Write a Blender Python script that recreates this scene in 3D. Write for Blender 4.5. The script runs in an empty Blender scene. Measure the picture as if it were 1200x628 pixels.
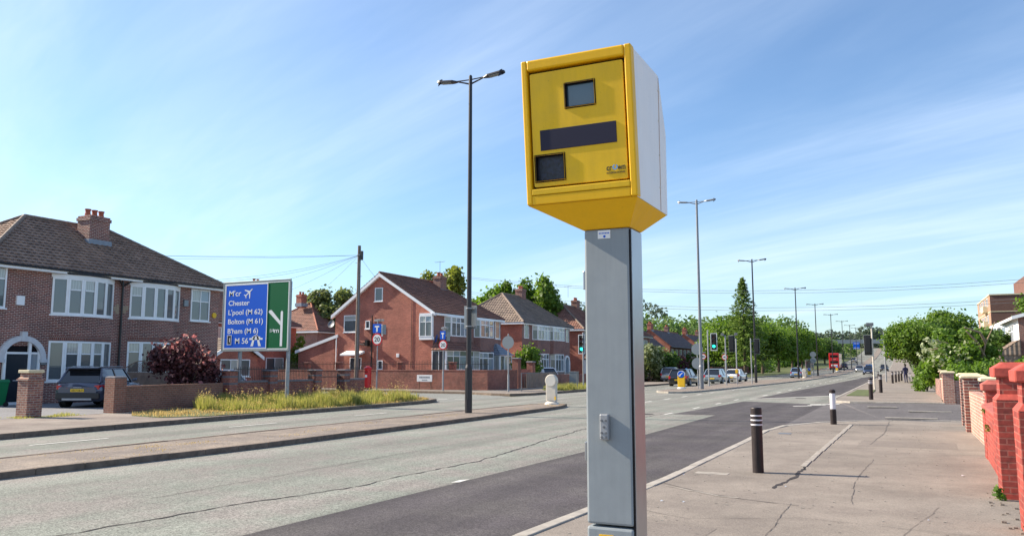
import bpy, math, random
import numpy as np
from mathutils import Vector, Matrix
random.seed(7); RNG = np.random.default_rng(7)
R = math.radians; PI = math.pi
sc = bpy.context.scene
col = sc.collection

# ------------------------------------------------------------------ camera, world, sun
cd = bpy.data.cameras.new('camera'); cam = bpy.data.objects.new('camera', cd); col.objects.link(cam)
cd.lens = 36.0 * 950 / 1200; cd.sensor_width = 36; cd.clip_start = .1; cd.clip_end = 6000
cam.location = (0, 0, 1.65)
cam.rotation_euler = (R(90 + 6.8725), 0, R(25.5777))
sc.camera = cam

SUN = Vector((-1, -.13, .66)).normalized()            # direction towards the sun
elev = math.asin(SUN.z); azim = math.atan2(SUN.x, SUN.y)
w = bpy.data.worlds.new('World'); sc.world = w; w.use_nodes = True
nt = w.node_tree; nt.nodes.clear()
N = nt.nodes.new; L = nt.links.new
sky = N('ShaderNodeTexSky'); sky.sky_type = 'NISHITA'; sky.sun_disc = False
sky.sun_elevation = elev; sky.sun_rotation = azim
sky.air_density = 1.0; sky.dust_density = .5; sky.ozone_density = 2.0
tc = N('ShaderNodeTexCoord'); sep = N('ShaderNodeSeparateXYZ'); L(tc.outputs['Generated'], sep.inputs[0])
def math_n(op, a, b=None, c=None):
    m = N('ShaderNodeMath'); m.operation = op
    for i, v in enumerate((a, b, c)):
        if v is None: continue
        if isinstance(v, (int, float)): m.inputs[i].default_value = v
        else: L(v, m.inputs[i])
    return m.outputs[0]
zz = math_n('MAXIMUM', math_n('ADD', sep.outputs['Z'], .12), .02)
px = math_n('DIVIDE', sep.outputs['X'], zz); py = math_n('DIVIDE', sep.outputs['Y'], zz)
a = R(155)                                              # streak direction
u = math_n('ADD', math_n('MULTIPLY', px, math.cos(a)), math_n('MULTIPLY', py, math.sin(a)))
v = math_n('ADD', math_n('MULTIPLY', px, -math.sin(a)), math_n('MULTIPLY', py, math.cos(a)))
def cirrus(su, sv, off, det, lo, hi):
    cb = N('ShaderNodeCombineXYZ'); L(math_n('MULTIPLY', u, su), cb.inputs[0]); L(math_n('MULTIPLY', v, sv), cb.inputs[1]); cb.inputs[2].default_value = off
    n = N('ShaderNodeTexNoise'); n.inputs['Scale'].default_value = 1; n.inputs['Detail'].default_value = det; n.inputs['Roughness'].default_value = .6
    n.inputs['Distortion'].default_value = .5
    L(cb.outputs[0], n.inputs['Vector'])
    mr = N('ShaderNodeMapRange'); mr.interpolation_type = 'SMOOTHSTEP'
    L(n.outputs[0], mr.inputs[0]); mr.inputs[1].default_value = lo; mr.inputs[2].default_value = hi
    return mr.outputs[0]
c1 = cirrus(.28, 1.0, 3.1, 6, .30, .70)
c2 = cirrus(.9, 5.0, 9.7, 9, .35, .75)
c3 = cirrus(.2, .35, 1.3, 3, .25, .62)
cl = math_n('MULTIPLY', math_n('ADD', math_n('MULTIPLY', c1, .75), math_n('MULTIPLY', math_n('MULTIPLY', c2, c1), .5)), math_n('ADD', math_n('MULTIPLY', c3, .8), .2))
cl = math_n('MINIMUM', math_n('ADD', math_n('MULTIPLY', cl, .42), .03), .6)
mx = N('ShaderNodeMixRGB'); L(cl, mx.inputs[0]); tint = N('ShaderNodeMixRGB'); tint.blend_type = 'MULTIPLY'; tint.inputs[0].default_value = 1; tint.inputs[2].default_value = (.82, .985, 1.13, 1); L(sky.outputs[0], tint.inputs[1]); L(tint.outputs[0], mx.inputs[1]); mx.inputs[2].default_value = (6.2, 7.1, 8.3, 1)
bg = N('ShaderNodeBackground'); bg.inputs['Strength'].default_value = .086
L(mx.outputs[0], bg.inputs[0])
wo = N('ShaderNodeOutputWorld'); L(bg.outputs[0], wo.inputs[0])

sd = bpy.data.lights.new('sun', 'SUN'); sd.energy = 5.0; sd.angle = R(.5); sd.color = (1, .875, .70)
so = bpy.data.objects.new('sun', sd); col.objects.link(so)
so.rotation_euler = SUN.to_track_quat('Z', 'Y').to_euler()
sc.view_settings.view_transform = 'Standard'; sc.view_settings.look = 'None'
sc.view_settings.exposure = 1.02; sc.view_settings.gamma = 1
sc.render.engine = 'CYCLES'

# ------------------------------------------------------------------ helpers
def zr(y):                                              # the road climbs in the distance
    t = max(0, min(y, 560) - 130); return .00007 * t * t
class MB:
    def __init__(s): s.v = []; s.f = []; s.m = []; s.uv = []; s.sm = []
    def face(s, pts, mat=0, uv=None, smooth=False):
        i = len(s.v); s.v += [tuple(p) for p in pts]; s.f.append(tuple(range(i, i + len(pts)))); s.m.append(mat); s.sm.append(smooth)
        if uv is None:
            n = Vector((0, 0, 0)); P = [Vector(p) for p in pts]
            for k in range(len(P)):
                a_, b_ = P[k], P[(k + 1) % len(P)]
                n += a_.cross(b_)
            n = n.normalized() if n.length else Vector((0, 0, 1))
            if abs(n.z) > .75: uv = [(p.x, p.y) for p in P]
            elif abs(n.x) > abs(n.y): uv = [(p.y, p.z) for p in P]
            else: uv = [(p.x, p.z) for p in P]
        s.uv.append(uv)
    def box(s, x0, x1, y0, y1, z0, z1, mat=0):
        p = [(x0, y0, z0), (x1, y0, z0), (x1, y1, z0), (x0, y1, z0), (x0, y0, z1), (x1, y0, z1), (x1, y1, z1), (x0, y1, z1)]
        for q in ((3, 2, 1, 0), (4, 5, 6, 7), (0, 1, 5, 4), (1, 2, 6, 5), (2, 3, 7, 6), (3, 0, 4, 7)): s.face([p[k] for k in q], mat)
        return s
    def hexa(s, bot, top, mat=0):                       # two matching loops joined and capped
        n = len(bot)
        s.face(list(reversed(bot)), mat); s.face(top, mat)
        for k in range(n): s.face([bot[k], bot[(k + 1) % n], top[(k + 1) % n], top[k]], mat)
        return s
    def prism(s, poly, z0, z1, mat=0):
        return s.hexa([(x, y, z0) for x, y in poly], [(x, y, z1) for x, y in poly], mat)
    def obox(s, p0, p1, z0, z1, n0, n1, mat=0):         # bar from p0 to p1 (plan), n0..n1 along the right-hand normal
        d = Vector((p1[0] - p0[0], p1[1] - p0[1])).normalized(); n = Vector((d.y, -d.x))
        q = [(p0[0] + n.x * n0, p0[1] + n.y * n0), (p0[0] + n.x * n1, p0[1] + n.y * n1), (p1[0] + n.x * n1, p1[1] + n.y * n1), (p1[0] + n.x * n0, p1[1] + n.y * n0)]
        return s.prism(q, z0, z1, mat)
    def tube(s, p0, p1, r0, r1=None, n=12, mat=0, caps=True):
        r1 = r0 if r1 is None else r1
        p0 = Vector(p0); p1 = Vector(p1); d = (p1 - p0).normalized()
        a_ = d.cross(Vector((0, 0, 1)) if abs(d.z) < .9 else Vector((1, 0, 0))).normalized(); b_ = d.cross(a_)
        A = [p0 + (a_ * math.cos(t) + b_ * math.sin(t)) * r0 for t in [2 * PI * k / n for k in range(n)]]
        B = [p1 + (a_ * math.cos(t) + b_ * math.sin(t)) * r1 for t in [2 * PI * k / n for k in range(n)]]
        for k in range(n): s.face([A[k], A[(k + 1) % n], B[(k + 1) % n], B[k]], mat, smooth=True)
        if caps: s.face(list(reversed(A)), mat); s.face(B, mat)
        return s
    def lathe(s, prof, n=20, c=(0, 0), mat=0):
        for (r0, z0), (r1, z1) in zip(prof, prof[1:]):
            for k in range(n):
                t0 = 2 * PI * k / n; t1 = 2 * PI * (k + 1) / n
                q = [(c[0] + r0 * math.cos(t0), c[1] + r0 * math.sin(t0), z0), (c[0] + r0 * math.cos(t1), c[1] + r0 * math.sin(t1), z0),
                     (c[0] + r1 * math.cos(t1), c[1] + r1 * math.sin(t1), z1), (c[0] + r1 * math.cos(t0), c[1] + r1 * math.sin(t0), z1)]
                if r0 < 1e-6: q = q[1:]
                elif r1 < 1e-6: q = q[:3]
                s.face(q, mat, smooth=True)
        return s
    def disc(s, c, r, n, axis='Y', sgn=-1, mat=0):
        pts = []
        for k in range(n):
            t = 2 * PI * k / n * (1 if sgn < 0 else -1)
            pts.append((c[0] + r * math.cos(t), c[1], c[2] + r * math.sin(t)) if axis == 'Y' else (c[0], c[1] + r * math.cos(t) * -1, c[2] + r * math.sin(t)))
        s.face(pts, mat); return s
    def build(s, name, mats, parent=None, bevel=0, weld=False, world=False, seg=2):
        me = bpy.data.meshes.new(name)
        off = Vector((0, 0, 0))
        if world and parent is not None:
            pp = parent; 
            while pp is not None: off += pp.location; pp = pp.parent
        vs = [tuple(Vector(p) - off) for p in s.v] if off.length else s.v
        me.from_pydata(vs, [], s.f)
        uvl = me.uv_layers.new(name='UVMap')
        flat = [c for f in s.uv for p in f for c in p]
        uvl.data.foreach_set('uv', flat)
        for m in (mats if isinstance(mats, (list, tuple)) else [mats]): me.materials.append(m)
        me.polygons.foreach_set('material_index', s.m); me.polygons.foreach_set('use_smooth', s.sm)
        o = bpy.data.objects.new(name, me); col.objects.link(o)
        if parent is not None: o.parent = parent
        if bevel or weld:
            wd = o.modifiers.new('weld', 'WELD'); wd.merge_threshold = .0005
        if bevel:
            b = o.modifiers.new('bevel', 'BEVEL'); b.width = bevel; b.segments = seg; b.limit_method = 'ANGLE'; b.angle_limit = R(35)
        me.update(); return o

def tag(o, label=None, cat=None, group=None, kind=None):
    if label: o['label'] = label
    if cat: o['category'] = cat
    if group: o['group'] = group
    if kind: o['kind'] = kind
    return o
def thing(name, label, cat, loc=(0, 0, 0), rz=0, group=None):
    o = bpy.data.objects.new(name, None); o.empty_display_size = .2; col.objects.link(o)
    o.location = loc; o.rotation_euler = (0, 0, rz); return tag(o, label, cat, group)
def dup(root, loc, rz=None, label=None, group=None, scale=None):
    def cp(o, parent):
        c = o.copy(); col.objects.link(c); c.parent = parent
        for ch in [x for x in bpy.data.objects if x.parent == o]: cp(ch, c)
        return c
    kids = [x for x in bpy.data.objects if x.parent == root]
    r = root.copy(); col.objects.link(r); r.location = loc
    for k in kids: cp(k, r)
    if rz is not None: r.rotation_euler = (0, 0, rz)
    if scale is not None: r.scale = scale if hasattr(scale, '__len__') else (scale,) * 3
    if label: r['label'] = label
    if group: r['group'] = group
    return r
def text(name, s, size, mat, parent, loc, rot=(R(90), 0, 0), width=None, bold=.0, depth=.002, align='LEFT', mirror=False):
    cu = bpy.data.curves.new('t', 'FONT'); cu.body = s; cu.size = size; cu.extrude = depth; cu.offset = bold; cu.align_x = align
    t = bpy.data.objects.new('t', cu); col.objects.link(t)
    bpy.context.view_layer.update()
    me = bpy.data.meshes.new_from_object(t.evaluated_get(bpy.context.evaluated_depsgraph_get()))
    bpy.data.objects.remove(t); bpy.data.curves.remove(cu)
    if width:
        xs = [v_.co.x for v_ in me.vertices]; k = width / (max(xs) - min(xs))
        for v_ in me.vertices: v_.co.x *= k
    me.materials.clear(); me.materials.append(mat)
    o = bpy.data.objects.new(name, me); col.objects.link(o); o.parent = parent; o.location = loc; o.rotation_euler = rot
    return o

# ------------------------------------------------------------------ materials
MATS = {}
def newmat(name):
    m = bpy.data.materials.new(name); m.use_nodes = True; t = m.node_tree
    b = t.nodes['Principled BSDF']; return m, t, b
def plain(name, c, rough=.5, metal=0, var=.0, scale=8, bump=0, coat=0, emit=0, spec=.5):
    m, t, b = newmat(name); b.inputs['Roughness'].default_value = rough; b.inputs['Metallic'].default_value = metal
    b.inputs['Base Color'].default_value = (*c, 1); b.inputs['Coat Weight'].default_value = coat
    b.inputs['Specular IOR Level'].default_value = spec
    if emit: b.inputs['Emission Color'].default_value = (*c, 1); b.inputs['Emission Strength'].default_value = emit
    if var or bump:
        g = t.nodes.new('ShaderNodeTexCoord'); n = t.nodes.new('ShaderNodeTexNoise'); n.inputs['Scale'].default_value = scale; n.inputs['Detail'].default_value = 7; n.inputs['Roughness'].default_value = .65
        t.links.new(g.outputs['Object'], n.inputs['Vector'])
        if var:
            r_ = t.nodes.new('ShaderNodeValToRGB'); r_.color_ramp.elements[0].position = .3; r_.color_ramp.elements[1].position = .7
            r_.color_ramp.elements[0].color = (*[x * (1 - var) for x in c], 1); r_.color_ramp.elements[1].color = (*[min(1, x * (1 + var)) for x in c], 1)
            t.links.new(n.outputs[0], r_.inputs[0]); t.links.new(r_.outputs[0], b.inputs['Base Color'])
        if bump:
            bp = t.nodes.new('ShaderNodeBump'); bp.inputs['Strength'].default_value = bump; bp.inputs['Distance'].default_value = .02
            t.links.new(n.outputs[0], bp.inputs['Height']); t.links.new(bp.outputs[0], b.inputs['Normal'])
    return m
def weathered(name, c, rough=.4, var=.1, streak=.1, spots=True):
    m, t, b = newmat(name); n_ = t.nodes.new; l = t.links.new; b.inputs['Coat Weight'].default_value = .03; b.inputs['Specular IOR Level'].default_value = .35
    g = n_('ShaderNodeTexCoord')
    def nz(vec, s, d): 
        mp = n_('ShaderNodeMapping'); mp.inputs['Scale'].default_value = vec; l(g.outputs['Object'], mp.inputs[0]); n = n_('ShaderNodeTexNoise'); n.inputs['Scale'].default_value = s; n.inputs['Detail'].default_value = d; n.inputs['Roughness'].default_value = .65; l(mp.outputs[0], n.inputs['Vector']); return n.outputs[0]
    def rg(x, a_, b_, c_, d_):
        q = n_('ShaderNodeMapRange'); l(x, q.inputs[0])
        for i, vv in enumerate((a_, b_, c_, d_)): q.inputs[i + 1].default_value = vv
        return q.outputs[0]
    def mul(x, y): q = n_('ShaderNodeMath'); q.operation = 'MULTIPLY'; l(x, q.inputs[0]); l(y, q.inputs[1]); return q.outputs[0]
    f = mul(rg(nz((1, 1, 1), 6, 8), .3, .7, 1 - var, 1 + var), rg(nz((14, 14, .9), 2.5, 6), .4, .72, 1, 1 - streak))
    if spots: f = mul(f, rg(nz((1, 1, 1), 55, 3), .70, .76, 1, .45))
    mu = n_('ShaderNodeVectorMath'); mu.operation = 'SCALE'; mu.inputs[0].default_value = c; l(f, mu.inputs['Scale']); l(mu.outputs[0], b.inputs['Base Color'])
    l(rg(nz((1, 1, 1), 12, 6), .3, .7, rough * .8, min(1, rough * 1.35)), b.inputs['Roughness'])
    return m
def brick(name, c1, c2, mortar, bw=.225, rh=.075, msize=.010, var=.35, rough=.85, bias=0):
    m, t, b = newmat(name); b.inputs['Roughness'].default_value = rough
    n_ = t.nodes.new; l = t.links.new
    uv = n_('ShaderNodeUVMap'); br = n_('ShaderNodeTexBrick'); br.inputs['Scale'].default_value = 1
    br.inputs['Brick Width'].default_value = bw; br.inputs['Row Height'].default_value = rh; br.inputs['Mortar Size'].default_value = msize
    br.inputs['Mortar Smooth'].default_value = .2; br.inputs['Bias'].default_value = bias
    br.inputs['Color1'].default_value = (*c1, 1); br.inputs['Color2'].default_value = (*c2, 1); br.inputs['Mortar'].default_value = (*mortar, 1)
    l(uv.outputs[0], br.inputs['Vector'])
    g = n_('ShaderNodeTexCoord'); n1 = n_('ShaderNodeTexNoise'); n1.inputs['Scale'].default_value = .7; n1.inputs['Detail'].default_value = 6; l(g.outputs['Object'], n1.inputs['Vector'])
    n2 = n_('ShaderNodeTexNoise'); n2.inputs['Scale'].default_value = 14; n2.inputs['Detail'].default_value = 5; l(g.outputs['Object'], n2.inputs['Vector'])
    ad = n_('ShaderNodeMath'); ad.operation = 'ADD'; l(n1.outputs[0], ad.inputs[0]); l(n2.outputs[0], ad.inputs[1])
    mr = n_('ShaderNodeMapRange'); mr.inputs[1].default_value = .7; mr.inputs[2].default_value = 1.3; mr.inputs[3].default_value = 1 - var; mr.inputs[4].default_value = 1 + var
    l(ad.outputs[0], mr.inputs[0])
    mu = n_('ShaderNodeVectorMath'); mu.operation = 'SCALE'; l(br.outputs['Color'], mu.inputs[0]); l(mr.outputs[0], mu.inputs['Scale'])
    l(mu.outputs[0], b.inputs['Base Color'])
    bp = n_('ShaderNodeBump'); bp.inputs['Strength'].default_value = .6; bp.inputs['Distance'].default_value = .008; bp.invert = True
    l(br.outputs['Fac'], bp.inputs['Height']); l(bp.outputs[0], b.inputs['Normal'])
    return m
def tiles(name, c1, c2, bw=.30, rough=.8, wave=.6):
    m, t, b = newmat(name); b.inputs['Roughness'].default_value = rough
    n_ = t.nodes.new; l = t.links.new
    uv = n_('ShaderNodeUVMap'); br = n_('ShaderNodeTexBrick'); br.offset = 0; br.inputs['Scale'].default_value = 1
    br.inputs['Brick Width'].default_value = bw; br.inputs['Row Height'].default_value = .31; br.inputs['Mortar Size'].default_value = .012
    br.inputs['Color1'].default_value = (*c1, 1); br.inputs['Color2'].default_value = (*c2, 1); br.inputs['Mortar'].default_value = (*[x * .35 for x in c1], 1)
    l(uv.outputs[0], br.inputs['Vector'])
    g = n_('ShaderNodeTexCoord'); n1 = n_('ShaderNodeTexNoise'); n1.inputs['Scale'].default_value = 1.3; n1.inputs['Detail'].default_value = 8; n1.inputs['Roughness'].default_value = .7; l(g.outputs['Object'], n1.inputs['Vector'])
    mr = n_('ShaderNodeMapRange'); mr.inputs[1].default_value = .3; mr.inputs[2].default_value = .7; mr.inputs[3].default_value = .65; mr.inputs[4].default_value = 1.4
    l(n1.outputs[0], mr.inputs[0])
    mu = n_('ShaderNodeVectorMath'); mu.operation = 'SCALE'; l(br.outputs['Color'], mu.inputs[0]); l(mr.outputs[0], mu.inputs['Scale']); l(mu.outputs[0], b.inputs['Base Color'])
    wv = n_('ShaderNodeTexWave'); wv.wave_type = 'BANDS'; wv.bands_direction = 'X'; wv.inputs['Scale'].default_value = .3142 / bw; wv.inputs['Distortion'].default_value = 0
    l(uv.outputs[0], wv.inputs['Vector'])
    bp = n_('ShaderNodeBump'); bp.inputs['Strength'].default_value = wave; bp.inputs['Distance'].default_value = .06
    l(wv.outputs['Fac'], bp.inputs['Height']); l(bp.outputs[0], b.inputs['Normal'])
    return m
def tarmac(name, c, speck=.5, sc_=90, patch=.18, rough=.9, bump=.5, streak=None, tint=None):
    m, t, b = newmat(name); b.inputs['Roughness'].default_value = rough; b.inputs['Specular IOR Level'].default_value = .3
    n_ = t.nodes.new; l = t.links.new
    g = n_('ShaderNodeTexCoord')
    def noise(s, d=4, rgh=.6, vec=None):
        n = n_('ShaderNodeTexNoise'); n.inputs['Scale'].default_value = s; n.inputs['Detail'].default_value = d; n.inputs['Roughness'].default_value = rgh
        l(vec or g.outputs['Object'], n.inputs['Vector']); return n.outputs[0]
    def rng(x, a_, b_, c_, d_):
        q = n_('ShaderNodeMapRange'); l(x, q.inputs[0])
        for i, vv in enumerate((a_, b_, c_, d_)): q.inputs[i + 1].default_value = vv
        return q.outputs[0]
    def mul(x, y):
        q = n_('ShaderNodeMath'); q.operation = 'MULTIPLY'; l(x, q.inputs[0]); l(y, q.inputs[1]); return q.outputs[0]
    vo = n_('ShaderNodeTexVoronoi'); vo.inputs['Scale'].default_value = sc_; l(g.outputs['Object'], vo.inputs['Vector'])
    sp = n_('ShaderNodeSeparateColor'); l(vo.outputs['Color'], sp.inputs[0])
    f = mul(rng(sp.outputs[0], 0, 1, 1 - speck, 1 + speck), rng(noise(.35, 6), .3, .7, 1 - patch, 1 + patch))
    f = mul(f, rng(noise(2.5, 8, .7), .3, .7, 1 - patch * .6, 1 + patch * .6))
    mp = n_('ShaderNodeMapping'); mp.inputs['Scale'].default_value = (1.1, .035, 1); l(g.outputs['Object'], mp.inputs[0])
    if streak: f = mul(f, rng(noise(1, 5, .6, mp.outputs[0]), .35, .65, 1 - streak, 1 + streak))
    rgb = n_('ShaderNodeRGB'); rgb.outputs[0].default_value = (*c, 1); base = rgb.outputs[0]
    if tint:
        mm = n_('ShaderNodeMixRGB'); l(rng(noise(.9, 5), .42, .62, 0, 1), mm.inputs[0]); l(base, mm.inputs[1]); mm.inputs[2].default_value = (*tint, 1); base = mm.outputs[0]
    mu = n_('ShaderNodeVectorMath'); mu.operation = 'SCALE'; l(base, mu.inputs[0]); l(f, mu.inputs['Scale']); l(mu.outputs[0], b.inputs['Base Color'])
    bp = n_('ShaderNodeBump'); bp.inputs['Strength'].default_value = bump; bp.inputs['Distance'].default_value = .006
    l(vo.outputs['Distance'], bp.inputs['Height']); l(bp.outputs[0], b.inputs['Normal'])
    return m
def leafm(name, c1, c2, trans=.45):
    m = bpy.data.materials.new(name); m.use_nodes = True; t = m.node_tree; t.nodes.clear(); n_ = t.nodes.new; l = t.links.new
    ge = n_('ShaderNodeNewGeometry'); r_ = n_('ShaderNodeValToRGB'); r_.color_ramp.elements[0].color = (*c1, 1); r_.color_ramp.elements[1].color = (*c2, 1)
    l(ge.outputs['Random Per Island'], r_.inputs[0])
    d = n_('ShaderNodeBsdfPrincipled'); d.inputs['Roughness'].default_value = .55; d.inputs['Specular IOR Level'].default_value = .3; tr = n_('ShaderNodeBsdfTranslucent'); mixn = n_('ShaderNodeMixShader'); mixn.inputs[0].default_value = trans
    l(r_.outputs[0], d.inputs['Base Color'])
    hs = n_('ShaderNodeHueSaturation'); hs.inputs['Value'].default_value = 1.5; hs.inputs['Saturation'].default_value = 1.1; l(r_.outputs[0], hs.inputs['Color']); l(hs.outputs[0], tr.inputs[0])
    l(d.outputs[0], mixn.inputs[1]); l(tr.outputs[0], mixn.inputs[2]); o = n_('ShaderNodeOutputMaterial'); l(mixn.outputs[0], o.inputs[0])
    return m
def glassm(name, dark=(.03, .04, .05), cur=(.55, .55, .5), amount=.5, folds=14):
    m, t, b = newmat(name); n_ = t.nodes.new; l = t.links.new
    b.inputs['Roughness'].default_value = .45; b.inputs['Coat Weight'].default_value = 1; b.inputs['Coat Roughness'].default_value = .02; b.inputs['Coat IOR'].default_value = 1.7
    ge = n_('ShaderNodeNewGeometry'); uv = n_('ShaderNodeUVMap')
    wv = n_('ShaderNodeTexWave'); wv.bands_direction = 'X'; wv.inputs['Scale'].default_value = folds * .3; wv.inputs['Distortion'].default_value = 2.5; wv.inputs['Detail'].default_value = 2
    l(uv.outputs[0], wv.inputs['Vector'])
    r_ = n_('ShaderNodeValToRGB'); r_.color_ramp.elements[0].color = (*[x * .72 for x in cur], 1); r_.color_ramp.elements[1].color = (*cur, 1); l(wv.outputs['Fac'], r_.inputs[0])  # darker bands paint the shade inside the curtain folds
    st = n_('ShaderNodeMath'); st.operation = 'LESS_THAN'; l(ge.outputs['Random Per Island'], st.inputs[0]); st.inputs[1].default_value = amount
    st2 = n_('ShaderNodeMath'); st2.operation = 'GREATER_THAN'; l(ge.outputs['Random Per Island'], st2.inputs[0]); st2.inputs[1].default_value = .76
    m2 = n_('ShaderNodeMixRGB'); l(st2.outputs[0], m2.inputs[0]); m2.inputs[1].default_value = (*dark, 1); m2.inputs[2].default_value = (.20, .26, .32, 1)  # some panes blue-grey: a light reflection put into the base colour
    mm = n_('ShaderNodeMixRGB'); l(st.outputs[0], mm.inputs[0]); l(m2.outputs[0], mm.inputs[1]); l(r_.outputs[0], mm.inputs[2]); l(mm.outputs[0], b.inputs['Base Color'])
    return m

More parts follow.
